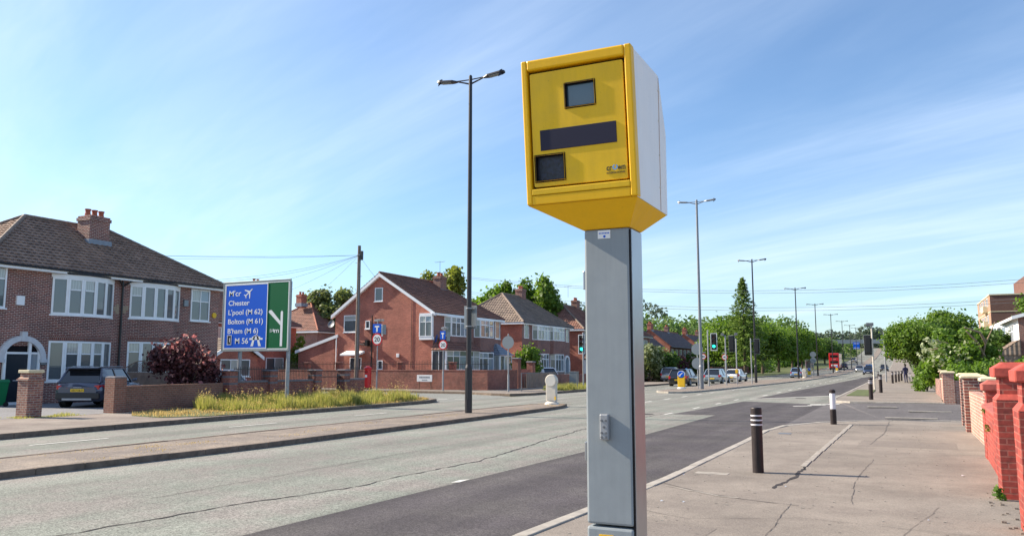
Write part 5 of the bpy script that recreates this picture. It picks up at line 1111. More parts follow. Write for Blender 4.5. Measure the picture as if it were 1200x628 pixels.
m = MB(); m.box(-.12, .12, -.25, -.225, 1.2, 1.25); m.build('slot', M['signblack'], t); m = MB(); m.box(-.09, .09, -.245, -.228, .85, 1.02); m.build('notice', M['signwhite'], t); m = MB(); m.lathe([(.272, 0), (.272, .12)], 24); m.build('plinth', M['signblack'], t)
def cable(a_, b_, sag, r=.012, label='', group=None):
    m = MB(); a_, b_ = Vector(a_), Vector(b_); n = 14; P = []
    for i in range(n + 1):
        t_ = i / n; p = a_.lerp(b_, t_); p.z -= 4 * sag * t_ * (1 - t_); P.append(p)
    for p, q in zip(P, P[1:]): m.tube(p, q, r, n=5, caps=False)
    return tag(m.build('overhead_cable', M['cable']), label, 'cable', group)
top = (-34.95, 47.5, 9.55)
for e, sg_ in (((-70, 15, 9.6), 1.0), ((-66, 13, 9.2), .8), ((-60, 12, 8.8), .8), ((-38.1, 33.0, 6.4), .6), ((-38.5, 30.5, 6.2), .6), ((-41, 36, 5.6), .5), ((-52.2, 50, 5.5), .5), ((-52.2, 58, 5.5), .5), ((-38, 57.0, 7.2), .25)):
    cable(top, e, sg_, .009, 'thin black telephone cable fanning out from the telegraph pole top', 'telephone cables from the telegraph pole')
for z0, z1, y, k in ((17.2, 15.5, 120, 'topmost'), (17.0, 15.1, 121, 'second'), (14.7, 13.1, 120, 'third'), (14.4, 12.7, 121, 'lowest')):
    cable((-70, y, z0), (50, y, z1), 4.2, .022, f'{k} of the four faint wires crossing the sky over the road', None)

# ------------------------------------------------------------------ bollards
def keep_left(label, x, y, blank, h=1.3):
    t = thing('traffic_bollard', label, 'bollard', (x, y, -.02))
    if blank:
        m = MB(); m.lathe([(0, 0), (.32, 0), (.30, .06), (.2, .12), (.2, .14)], 20); m.build('base', M['creamp'], t)
        m = MB(); m.prism([(-.24, -.1), (.24, -.1), (.24, .1), (-.24, .1)], .13, .92); m.tube((0, -.11, 1.02), (0, .11, 1.02), .28, n=28); m.build('body', M['creamp'], t, bevel=.03)
        m = MB(); m.tube((0, -.115, 1.02), (0, -.125, 1.02), .235, n=28); m.build('blank_face', plain('worn_cream_face', (.66, .62, .55), .5, var=.08, scale=8), t)
        m = MB(); m.box(.17, .24, -.11, -.1, .2, .34); m.build('reflector', M['yellowp'], t)
    else:
        m = MB(); m.lathe([(0, 0), (.3, 0), (.3, .08), (.24, .12)], 20); m.build('base', M['signwhite'], t)
        m = MB(); m.prism([(-.26, -.1), (.26, -.1), (.26, .1), (-.26, .1)], .12, 1.0); m.build('body', M['yellowp'], t, bevel=.03)
        m = MB(); m.tube((0, -.1, 1.05), (0, .1, 1.05), .27, n=28); m.build('head', M['signwhite'], t)
        m = MB(); m.tube((0, -.101, 1.05), (0, -.11, 1.05), .235, n=28); f = m.build('blue_disc', M['signblue'], t)
        g = MB(); g.face([(-.13, -.114, 1.0), (-.10, -.114, .92), (.13, -.114, 1.14), (.09, -.114, 1.18)]); g.face([(-.17, -.114, .90), (-.02, -.114, .90), (-.17, -.114, 1.05)]); g.build('arrow', M['signwhite'], f)
    return t
keep_left('worn cream illuminated bollard with blank round face on the end of the median', -13.96, 33.2, True)
keep_left('yellow keep left bollard with blue arrow disc beside the grey lamp post', -14.75, 59.7, False)
keep_left('small yellow bollard on the median just left of the red bus', -14.3, 146, False)
keep_left('small yellow bollard on the median beyond the bus', -14.0, 206, False).location.z = -.02 + zr(206)
t = keep_left('cream blank bollard on the median near the blue hatchback', -12.5, 121, True)
def bollard(label, x, y, h=1.0, r=.085, bands=True, group='black pavement bollards', z=0):
    t = thing('bollard', label, 'bollard', (x, y, z + zr(y)), 0, group)
    m = MB(); m.lathe([(r, -.05), (r, h - .015), (r * .92, h), (0, h + .004)], 24); m.build('post', M['bollardblack'], t)
    if bands:
        for zz_ in (h - .135, h - .205, h - .275): m = MB(); m.lathe([(r + .001, zz_), (r + .003, zz_ + .002), (r + .003, zz_ + .02), (r + .001, zz_ + .022)], 24); m.build('reflective_band', M['reflect'], t)
    return t
bollard('black bollard with three white bands, nearest the camera on the pavement', -2.12, 13.33)
t = thing('bollard', 'slim black bollard with a wide white sleeve at the side road corner', 'bollard', (-1.86, 25.1, 0))
m = MB(); m.lathe([(.075, -.03), (.085, .02), (.085, .40), (.07, .42), (.07, .88), (.085, .885), (.085, .95), (.05, .98), (0, .98)], 20); m.build('post', M['bollardblack'], t); m = MB(); m.lathe([(.072, .43), (.077, .432), (.077, .87), (.072, .872)], 20); m.build('white_sleeve', M['reflect'], t)
bollard('black banded bollard beyond the side road, just left of the signal pole', -1.49, 44.2, 1.05, .1)
bollard('black bollard right of the tall signal pole by the grass strip', -1.3, 55.6, 1.1, .1)
for (x, y), lb in zip(((-.95, 85.8), (-.7, 91), (-.45, 96), (-.2, 101)), ('first of the four far bollards in a row by the kerb', 'second of the four far bollards in a row', 'third of the four far bollards in a row', 'last of the four far bollards, under the street trees')): bollard('black ' + lb, x, y, 1.1, .1)
bollard('small black bollard among weeds by the kerb before the far pair', -3.0, 118, .9, .09)

# ------------------------------------------------------------------ traffic signals
def signal(label, x, y, h, heads, twin=None, z=-.02, boxed=False, pm='galv', top=None):
    t = thing('traffic_signal', label, 'traffic signal', (x, y, z), 0)
    m = MB(); m.tube((0, 0, -.1), (0, 0, h), .057, n=12); m.tube((0, 0, h), (0, 0, h + .03), .057, .03, n=12); m.build('pole', M[pm], t)
    for dx, zc, face in heads:                          # face -1 towards the camera, +1 away
        s = face; m = MB(); m.box(dx - .26, dx + .26, s * .02 - .008, s * .02 + .008, zc - .7, zc + .72); bo = m.build('backing_board', M['sigblack'], t, bevel=.006)
        m = MB(); rrect(m, dx - .27, dx + .27, zc - .71, zc + .73, .045, s * .032 - .003, s * .032 + .003); m.build('white_edge', M['signwhite'], bo)
        m = MB(); ys_ = sorted((s * .03, s * .24)) if False else sorted((-s * .02, -s * .2)); m.box(dx - .16, dx + .16, ys_[0], ys_[1], zc - .54, zc + .56); hs_ = m.build('housing', M['sigblack'], t, bevel=.02)
        for k, lm in enumerate(('lampred', 'lampamb', 'green_lit' if face < 0 else 'sigblack')):
            zc_ = zc + .37 - k * .36
            if face < 0:
                m = MB(); m.tube((dx, -.025, zc_), (dx, -.045, zc_), .115, n=20); m.build('lens', M[lm], hs_)
            m = MB(); n_ = 12; y0_, y1_ = s * .03, s * .26
            for q_ in range(n_):
                a0, a1 = -.35 + (PI + .7) * q_ / n_, -.35 + (PI + .7) * (q_ + 1) / n_
                for rr in (.135, .128): m.face([(dx + math.cos(a0) * rr, y0_, zc_ + math.sin(a0) * rr), (dx + math.cos(a1) * rr, y0_, zc_ + math.sin(a1) * rr), (dx + math.cos(a1) * rr, y1_ * (1 if .3 < a0 < 2.8 else .6), zc_ + math.sin(a1) * rr), (dx + math.cos(a0) * rr, y1_ * (1 if .3 < a0 < 2.8 else .6), zc_ + math.sin(a0) * rr)])
            m.build('hood', M['sigblack'], hs_)
        for zz_ in (zc - .5, zc + .5): m = MB(); m.box(min(0, dx), max(0, dx), -.02, .02, zz_, zz_ + .04); m.build('bracket', M['galvdark'], t)
    if boxed: m = MB(); m.box(-.1, .1, -.2, -.06, 1.0, 1.35); m.build('push_button_box', M['yellowp'], t, bevel=.01)
    if top:
        for dx in top: m = MB(); m.box(dx - .1, dx + .14, -.1, .1, h - .02, h + .2); m.tube((0, 0, h - .1), (dx, 0, h), .025, n=6); m.build('detector', M['galvdark'], t, bevel=.02)
    return t
signal('traffic light showing green on a grey pole right of the grey lamp post', -14.55, 68.2, 4.6, [(.5, 3.63, -1)])
signal('traffic signal seen from the back with two detectors on top, on the median', -13.85, 72, 4.3, [(.55, 3.57, 1)], boxed=False, top=(-.25, .9))
signal('plain grey signal pole with a yellow push button box', -13.66, 76, 4.1, [], boxed=True)
signal('traffic signal turned away, right against the black lamp post near the conifer', -13.0, 80, 4.25, [(.55, 3.5, 1)])
signal('green traffic light at the left kerb, half hidden by the speed camera post', -21.6, 57.5, 4.1, [(-.1, 3.25, -1)], z=0)
t = signal('tall pale signal pole with black signal heads and a detector beside the grass strip', -1.88, 63.4, 4.5, [(-.28, 3.1, 1)], z=0, top=(-.25, .0), pm='creamp'); 
t = thing('round_sign', 'pair of grey round sign backs, one above the other, by the grey lamp post', 'road sign', (-14.0, 61.8, -.02))
m = MB(); m.tube((0, 0, -.1), (0, 0, 3.5), .04, n=8); m.build('post', M['galv'], t)
for z in (2.92, 1.85): m = MB(); m.tube((0, -.05, z), (0, -.065, z), .43, n=24); m.build('disc', M['signback'], t)
t = thing('round_sign', 'pair of small round sign backs on a pole left of the red bus', 'road sign', (-13.9, 149.5, .0))
m = MB(); m.tube((0, 0, -.1), (0, 0, 4.0), .06, n=8); m.build('post', M['galv'], t)
for z in (3.6, 2.6): m = MB(); m.tube((0, -.07, z), (0, -.085, z), .5, n=20); m.build('disc', M['signback'], t)
def limit(label, x, y, zc, r, num='40', z=0):
    t = thing('speed_limit_sign', label, 'road sign', (x, y, z)); m = MB(); m.tube((0, .05, -.1), (0, .05, zc + .3), .035, n=8); m.build('post', M['galv'], t)
    m = MB(); m.tube((0, .0, zc), (0, -.01, zc), r, n=24); a_ = m.build('red_ring', M['signred'], t); m = MB(); m.tube((0, -.012, zc), (0, -.016, zc), r * .76, n=24); b_ = m.build('white_face', M['signwhite'], a_)
    text('lettering', num, r * 1.0, M['signblack'], b_, (0, -.018, zc - r * .35), rt, width=r, bold=r * .01, align='CENTER')
    m = MB(); m.box(-r * .7, r * .7, -.0, .08, zc + r + .08, zc + r + .2); m.build('sign_lamp', M['galv'], t)
limit('small round speed limit sign just right of the green traffic light', -21.5, 98, 2.75, .36)
limit('small round speed limit sign on the grass, left of the conifer lamp', -21.3, 110, 2.8, .4)
t = thing('keyhole_sign', 'pale rectangular sign on a leaning post right of the speed camera post', 'road sign', (-21.3, 71.5, 0))
m = MB(); m.tube((0, 0, -.1), (-.12, 0, 3.2), .05, n=8); m.build('post', M['galv'], t); m = MB(); m.box(-.95, .1, -.06, -.04, 2.3, 4.1); m.build('plate', M['signwhite'], t, bevel=.01); m = MB(); m.box(-.9, .05, -.068, -.062, 3.1, 4.0); m.build('grey_panel', M['signback'], t)

# guard rail and picket style panel in front of house 4
t = thing('pedestrian_guard_rail', 'grey metal guard rail at the corner in front of the pale fence', 'guard rail', (-22.2, 51, 0))
m = MB(); A_, B_ = Vector((-22.9, 49.3, 0)), Vector((-20.9, 54.4, 0))
for k in range(3): p = A_.lerp(B_, k / 2); m.tube((p.x, p.y, -.1), (p.x, p.y, 1.2), .035, n=8)
m.build('post', M['galvdark'], t, world=True)
m = MB()
for z in (1.17, .12): m.tube((A_.x, A_.y, z), (B_.x, B_.y, z), .025, n=8)
m.build('rail', M['galvdark'], t, world=True)
m = MB()
for k in range(1, 40): p = A_.lerp(B_, k / 40); m.tube((p.x, p.y, .12), (p.x, p.y, 1.16), .008, n=5)
m.build('bars', M['galvdark'], t, world=True)
#@@WALLS

# ------------------------------------------------------------------ garden walls and piers, left side
def pier(root, x, y, h, w_, mat, cap=None, capm='cream', capo=.05, bands=()):
    m = MB(); m.box(x - w_ / 2, x + w_ / 2, y - w_ / 2, y + w_ / 2, -.1, h); m.build('pier', mat, root, world=True)
    if cap:
        m = MB(); c = w_ / 2 + capo; m.hexa([(x - c, y - c, h), (x + c, y - c, h), (x + c, y + c, h), (x - c, y + c, h)], [(x - c, y - c, h + cap * .6), (x + c, y - c, h + cap * .6), (x + c, y + c, h + cap * .6), (x - c, y + c, h + cap * .6)])
        k = c * .75; m.hexa([(x - c, y - c, h + cap * .6), (x + c, y - c, h + cap * .6), (x + c, y + c, h + cap * .6), (x - c, y + c, h + cap * .6)], [(x - k, y - k, h + cap), (x + k, y - k, h + cap), (x + k, y + k, h + cap), (x - k, y + k, h + cap)])
        m.build('coping', M[capm], root, world=True, bevel=.01)
    for z in bands: m = MB(); b = w_ / 2 + .004; m.box(x - b, x + b, y - b, y + b, z, z + .075); m.build('blue_brick_band', M['bluebrick'], root, world=True)
t = thing('gate_pier', 'short freestanding brick gate pier with pale cap at the driveway entrance', 'gate pier', (-25.6, 17.25, 0))
pier(t, -25.6, 17.25, 1.18, .52, M['pillar'])
m = MB(); m.box(-25.9, -25.3, 16.95, 17.55, 1.18, 1.23); m.hexa([(-25.88, 16.97, 1.23), (-25.32, 16.97, 1.23), (-25.32, 17.53, 1.23), (-25.88, 17.53, 1.23)], [(-25.82, 17.03, 1.3), (-25.38, 17.03, 1.3), (-25.38, 17.47, 1.3), (-25.82, 17.47, 1.3)]); m.build('shoulder', M['pillar'], t, world=True)
m = MB(); m.box(-25.82, -25.38, 17.03, 17.47, 1.3, 1.42); m.build('neck', M['pillar'], t, world=True); m = MB(); m.box(-25.87, -25.33, 16.98, 17.52, 1.42, 1.52); m.build('coping', M['cream'], t, world=True, bevel=.015)
t = thing('garden_wall', 'low orange brown brick garden wall ending in a pier before the parked car', 'wall', (-25.6, 23, 0))
pier(t, -25.3, 20.2, 1.22, .5, M['wallbr'], .06, 'bluebrick', .0)
m = MB(); A_, B_ = (-25.35, 20.5), (-26.35, 26.2); m.obox(A_, B_, -.1, .86, -.11, .11); m.build('wall', M['wallbr'], t, world=True)
m = MB(); m.obox(A_, B_, .86, .93, -.12, .12); m.build('coping', M['wallbr'], t, world=True)
t = thing('railed_wall', 'brick wall with blue brick bands, piers and iron railings behind the green road sign', 'wall', (-26.3, 31, 0))
for y in (26.7, 29.2, 32.4, 34.7): pier(t, -26.35, y, 1.40, .48, M['wallred'], .07, 'bluebrick', .04, (.85, 1.15))
for y0, y1 in ((26.93, 28.97), (29.43, 32.17), (34.93, 36.4)):
    m = MB(); m.box(-26.46, -26.24, y0, y1, -.1, .92); m.build('wall', M['wallred'], t, world=True); m = MB(); m.box(-26.48, -26.22, y0, y1, .92, 1.0); m.build('coping', M['bluebrick'], t, world=True)
    m = MB(); y = y0 + .06
    while y < y1: m.tube((-26.35, y, 1.0), (-26.35, y, 1.6), .011, n=5); y += .11
    m.box(-26.365, -26.335, y0, y1, 1.48, 1.51); m.build('railing', M['gutter'], t, world=True)
m = MB(); y = 32.7
while y < 34.4: m.tube((-26.35, y, .1), (-26.35, y, 1.3 + .1 * math.sin((y - 32.6) * 1.7)), .012, n=5); y += .11
m.box(-26.37, -26.33, 32.64, 34.46, .18, .22); m.box(-26.37, -26.33, 32.64, 34.46, 1.08, 1.12); m.build('gate', M['gutter'], t, world=True)
t = thing('corner_wall', 'long red brick boundary wall around the gable house, with spiked railings above', 'wall', (-25.5, 49.7, 0))
m = MB(); m.box(-44, -25.6, 49.6, 49.85, -.1, 1.3); m.box(-25.85, -25.6, 49.85, 54.4, -.1, 1.3); m.build('wall', M['wallred'], t, world=True)
m = MB(); m.box(-44, -25.58, 49.58, 49.87, 1.3, 1.37); m.box(-25.87, -25.58, 49.87, 54.4, 1.3, 1.37); m.build('coping', M['wallred'], t, world=True)
m = MB(); x = -43.9
while x < -25.8: m.tube((x, 50.0, 1.2), (x, 50.0, 1.95 + (.06 if int(x * 9) % 2 else 0)), .012, n=5); x += .13
m.box(-44, -25.7, 49.985, 50.015, 1.75, 1.78); m.build('railing', M['gutter'], t, world=True)
for x in (-33.0, -28.7, -38.6, -41.6): pier(t, x, 50.25, 1.85, .4, M['b3'], .08, 'wallred')
t = thing('gate_pier', 'pair of tall red brick gate piers with iron gate between, left of the pale fence', 'gate pier', (-25.7, 56, 0))
pier(t, -25.9, 54.9, 2.15, .5, M['wallred'], .1, 'bluebrick'); pier(t, -25.9, 57.5, 1.9, .5, M['wallred'], .1, 'bluebrick')
m = MB(); m.box(-26.0, -25.8, 55.3, 57.2, 0, 1.4); m.build('wall', M['b3'], t, world=True)
t = thing('picket_fence', 'pale pinkish wooden fence panels behind the metal guard rail', 'fence', (-25.2, 58, 0))
m = MB(); y = 55.3
while y < 61: m.box(-25.3, -25.27, y, y + .2, .05, 1.15 + random.uniform(-.02, .02)); y += .225
m.build('boards', M['fence'], t, world=True); m = MB(); [m.box(-25.34, -25.3, 55.3, 61, z, z + .08) for z in (.3, .9)]; m.build('rail', M['fence'], t, world=True)
t = thing('front_wall', 'low dark red brick wall in front of the houses beyond the pale fence', 'wall', (-25.4, 80, 0))
m = MB(); m.box(-25.6, -25.35, 61.2, 72, -.1, .95); m.box(-25.6, -25.35, 76, 92, -.1, .95); m.build('wall', M['wallred'], t, world=True)
pier(t, -25.5, 72.2, 1.3, .45, M['wallred'], .08); pier(t, -25.5, 76, 1.3, .45, M['wallred'], .08)
t = thing('utility_cabinet', 'small grey utility cabinet standing by the rough grass over the junction', 'cabinet', (-23.9, 61.5, 0)); m = MB(); m.box(-.3, .3, -.25, .25, 0, 1.15); m.box(-.34, .34, -.29, .29, 1.15, 1.2); m.build('body', M['signback'], t, bevel=.01); m = MB(); m.box(-.27, .27, -.262, -.252, .1, 1.1); m.build('door', M['signback'], t, bevel=.005)
# trellis fence in front of house 1
t = thing('trellis_fence', 'grey brown wooden fence panel with an arched diamond trellis top beside the car', 'fence', (-31.5, 27.0, 0))
m = MB(); A_, B_ = Vector((-33.9, 27.4)), Vector((-29.6, 28.0)); d_ = (B_ - A_)
for k in range(44):
    p = A_ + d_ * (k / 44); q_ = A_ + d_ * ((k + .92) / 44); m.obox(p, q_, .05, 1.35, -.012, .012)
m.build('boards', M['fence'], t, world=True); m = MB()
for k in range(-4, 44):
    for s in (1, -1):
        z0 = 1.35; x0 = k / 44 if s > 0 else (k + 5) / 44; pts = []
        for j in range(9):
            f = x0 + s * j * .0125; hmax = 1.45 + .42 * abs(math.sin(min(max(f, 0), 1) * 2 * PI)); z = z0 + j * .055
            if 0 <= f <= 1 and z <= hmax: pts.append((*(A_ + d_ * f), z))
        for p, q_ in zip(pts, pts[1:]): m.tube((p[0], p[1] - .015 * s, p[2]), (q_[0], q_[1] - .015 * s, q_[2]), .011, n=4)
for k in range(30):
    f0, f1 = k / 30, (k + 1) / 30; z = lambda f: 1.45 + .42 * abs(math.sin(f * 2 * PI)); p, q_ = A_ + d_ * f0, A_ + d_ * f1; m.tube((*p, z(f0)), (*q_, z(f1)), .025, n=5)
m.build('trellis', M['fence'], t, world=True)
# wheelie bin
t = thing('wheelie_bin', 'green wheelie bin beside the dark front door at the left edge', 'wheelie bin', (-33.2, 20.95, 0))
m = MB(); m.hexa([(-.22, -.26, .06), (.22, -.26, .06), (.22, .24, .06), (-.22, .24, .06)], [(-.29, -.36, .98), (.29, -.36, .98), (.29, .32, .98), (-.29, .32, .98)]); m.build('body', M['bingreen'], t, bevel=.02)
m = MB(); m.hexa([(-.31, -.39, .98), (.31, -.39, .98), (.31, .36, .98), (-.31, .36, .98)], [(-.27, -.36, 1.06), (.27, -.36, 1.06), (.27, .33, 1.10), (-.27, .33, 1.10)]); m.build('lid', M['bingreen'], t, bevel=.02)
for x in (-.26, .22): m = MB(); m.tube((x, .26, .1), (x + .05, .26, .1), .1, n=14); m.build('wheel', M['tyre'], t)

# ------------------------------------------------------------------ walls on the right
def redpier(label, x, y, w_=.46, h=1.68, d=.46, capm='redcap'):
    """two-stage painted pier: wide lower stage, neck, thick stone cap"""
    t = thing('painted_gate_pier', label, 'gate pier', (x + w_ / 2, y + d / 2, 0)); x1, y1 = x + w_, y + d; hs = h - .50
    m = MB(); m.box(x, x1, y, y1, -.05, hs); m.build('lower_stage', M['redpaint'], t, world=True, bevel=.008)
    m = MB(); m.hexa([(x - .005, y - .005, hs), (x1 + .005, y - .005, hs), (x1 + .005, y1 + .005, hs), (x - .005, y1 + .005, hs)], [(x + .05, y + .05, hs + .075), (x1 - .05, y + .05, hs + .075), (x1 - .05, y1 - .05, hs + .075), (x + .05, y1 - .05, hs + .075)]); m.build('shoulder', M[capm], t, world=True, bevel=.006)
    m = MB(); m.box(x + .052, x1 - .052, y + .052, y1 - .052, hs + .07, hs + .285); m.build('neck', M['redpaint'], t, world=True)
    m = MB(); a_ = .012; m.hexa([(x - a_, y - a_, hs + .285), (x1 + a_, y - a_, hs + .285), (x1 + a_, y1 + a_, hs + .285), (x - a_, y1 + a_, hs + .285)], [(x - a_, y - a_, hs + .40), (x1 + a_, y - a_, hs + .40), (x1 + a_, y1 + a_, hs + .40), (x - a_, y1 + a_, hs + .40)])
    b = .10; m.hexa([(x - a_, y - a_, hs + .40), (x1 + a_, y - a_, hs + .40), (x1 + a_, y1 + a_, hs + .40), (x - a_, y1 + a_, hs + .40)], [(x + b, y + b, hs + .475), (x1 - b, y + b, hs + .475), (x1 - b, y1 - b, hs + .475), (x + b, y1 - b, hs + .475)]); m.build('coping', M[capm], t, world=True, bevel=.018)
    return t
redpier('bright red painted brick gate pier cut by the right edge of the photo, nearest', 1.01, 9.55, w_=.46, h=1.70)
redpier('bright red painted brick gate pier with weeds growing out of its face', 1.04, 12.0, h=1.72)
redpier('smaller weathered dark red capped pier at the far end of the red wall', 1.27, 16.9, w_=.42, h=1.42, d=.42, capm='redcap_dark')
t = thing('painted_wall', 'low red painted brick wall with sloping weathered coping between two red piers', 'wall', (1.3, 14.6, 0))
m = MB(); m.hexa([(1.15, 12.47, -.05), (1.37, 12.47, -.05), (1.50, 16.89, -.05), (1.28, 16.89, -.05)], [(1.15, 12.47, .92), (1.37, 12.47, .92), (1.50, 16.89, .92), (1.28, 16.89, .92)]); m.build('wall', M['redpaint'], t, world=True)
m = MB(); m.hexa([(1.10, 12.47, .922), (1.42, 12.47, .922), (1.55, 16.89, .922), (1.23, 16.89, .922)], [(1.10, 12.47, .965), (1.42, 12.47, 1.06), (1.55, 16.89, 1.06), (1.23, 16.89, .965)]); m.build('coping', M['redcap_dark'], t, world=True, bevel=.01)
def capier(label, x, y, w_=.42, h=1.28, mat='multibrick', cap=.09, co=.06): 
    t = thing('brick_gate_pier', label, 'gate pier', (x + w_ / 2, y + w_ / 2, 0)); pier(t, x + w_ / 2, y + w_ / 2, h, w_, M[mat], cap, 'cream', co); return t
capier('two tone brick pier with cream slab cap, directly behind the red painted wall', 1.46, 19.0, .46, 1.34, co=.07)
capier('second cream capped two tone brick pier, at the near corner of the side road', 1.36, 23.5, .46, 1.34, co=.07)
capier('third cream capped brick pier with a tall cap just beyond the pink wall', 1.42, 26.0, .44, 1.36, co=.07)
capier('fourth pier, narrow and darker, beside the side road on the right', 1.58, 41.6, .46, 1.32, mat='pinkbrick')
capier('furthest brick pier at the end of the pale pink wall near the hedge', 1.66, 46.5, .42, 1.34)
t = thing('pink_wall', 'pale pink brick garden wall without coping between the cream capped piers', 'wall', (1.4, 21, 0))
m = MB(); m.box(1.52, 1.74, 17.35, 18.98, -.05, .95); m.build('wall', M['pinkbrick'], t, world=True); m = MB(); m.box(1.46, 1.68, 19.46, 23.48, -.05, 1.02); m.build('wall', M['pinkbrick'], t, world=True)
t = thing('pink_wall', 'low pink and grey brick wall beyond the side road below the hedge', 'wall', (1.8, 44, 0))
m = MB(); m.box(1.68, 1.9, 42.07, 46.48, -.05, .98); m.build('wall', M['pinkbrick'], t, world=True); m = MB(); m.box(1.65, 1.93, 42.07, 46.48, .98, 1.04); m.build('coping', M['cream'], t, world=True)
m = MB(); m.box(2.05, 5.5, 41.65, 41.9, -.05, 1.0); m.build('return_wall', M['pinkbrick'], t, world=True)
m = MB(); m.box(1.72, 1.94, 46.95, 56, -.05, .9); m.build('far_wall', M['multibrick'], t, world=True)
t = thing('iron_railing', 'thin dark iron railing rising behind the cream capped piers', 'railing', (3.4, 24, 0)); m = MB(); y = 19.5
while y < 27: m.tube((2.2 + (y - 19.5) * .0, y, 0), (2.2, y, 1.55), .01, n=5); y += .12
m.box(2.185, 2.215, 19.5, 27, 1.4, 1.43); m.build('bars', M['gutter'], t, world=True)
# weeds in the red piers
def weed(label, x, y, z, s, n=90, mat='bright'):
    t = thing('weed', label, 'weed', (x, y, z)); C, nn = cloud([(0, 0, s * .3, s * .35, s * .25, s * .5), (-s * .15, 0, s * .7, s * .3, s * .2, s * .3)], n, .1, .5); quads('leaves', C, nn, s * .22, LEAF[mat], t, 1.8)
    m = MB(); [m.tube((0, 0, -.0), (math.cos(a_) * s * .3, math.sin(a_) * s * .15 - .01, s * .8), s * .014, n=4) for a_ in (0, 1.5, 3, 4.4)]; m.build('stem', LEAF['bright'], t)
weed('leafy weed growing from the face of the second red pier', 1.34, 11.97, 1.02, .17, 45); weed('lower leafy weed on the face of the second red pier', 1.35, 11.97, .80, .13, 40); weed('tiny weed near the top of the second red pier', 1.33, 11.98, 1.24, .06, 16)
weed('small weed at the foot of the second red pier', 1.0, 11.9, 0, .18, 60); weed('yellow flowered weed on the corner of the low red wall', 1.17, 15.0, .62, .12, 40, 'gold'); weed('weed sprouting below the nearest red pier at the frame edge', 1.06, 9.45, 0, .14, 50); weed('little weed on the edge of the dark capped pier', 1.27, 16.85, .8, .12, 40)
m = MB(); random.seed(8)
for k in range(26): x = random.uniform(.85, 1.12); y = random.uniform(9.4, 12.6); s = random.uniform(.008, .022); m.box(x - s, x + s, y - s, y + s, 0, s)
tag(m.build('loose_rubble', M['medtop']), 'crumbled brick bits and grit at the foot of the red piers', 'rubble', kind='stuff')
m = MB(); random.seed(18)
for k in range(260): x = random.uniform(-3.2, .9); y = random.uniform(6, 26); s = random.uniform(.004, .011); m.box(x - s, x + s * 1.6, y - s, y + s, 0, s * .8)
tag(m.build('pavement_grit', M['slab']), 'small stones and grit scattered over the pavement', 'grit', kind='stuff')
m = MB(); random.seed(28)
for k in range(6): x = random.uniform(-3.2, .8); y = random.uniform(7, 30); s = random.uniform(.012, .03); m.face([(x - s, y - s * .6, .006), (x + s, y - s * .4, .012), (x + s * .8, y + s * .6, .006), (x - s * .7, y + s * .5, .02)])
tag(m.build('litter', M['signwhite']), 'small scraps of pale litter on the pavement', 'litter', kind='stuff')

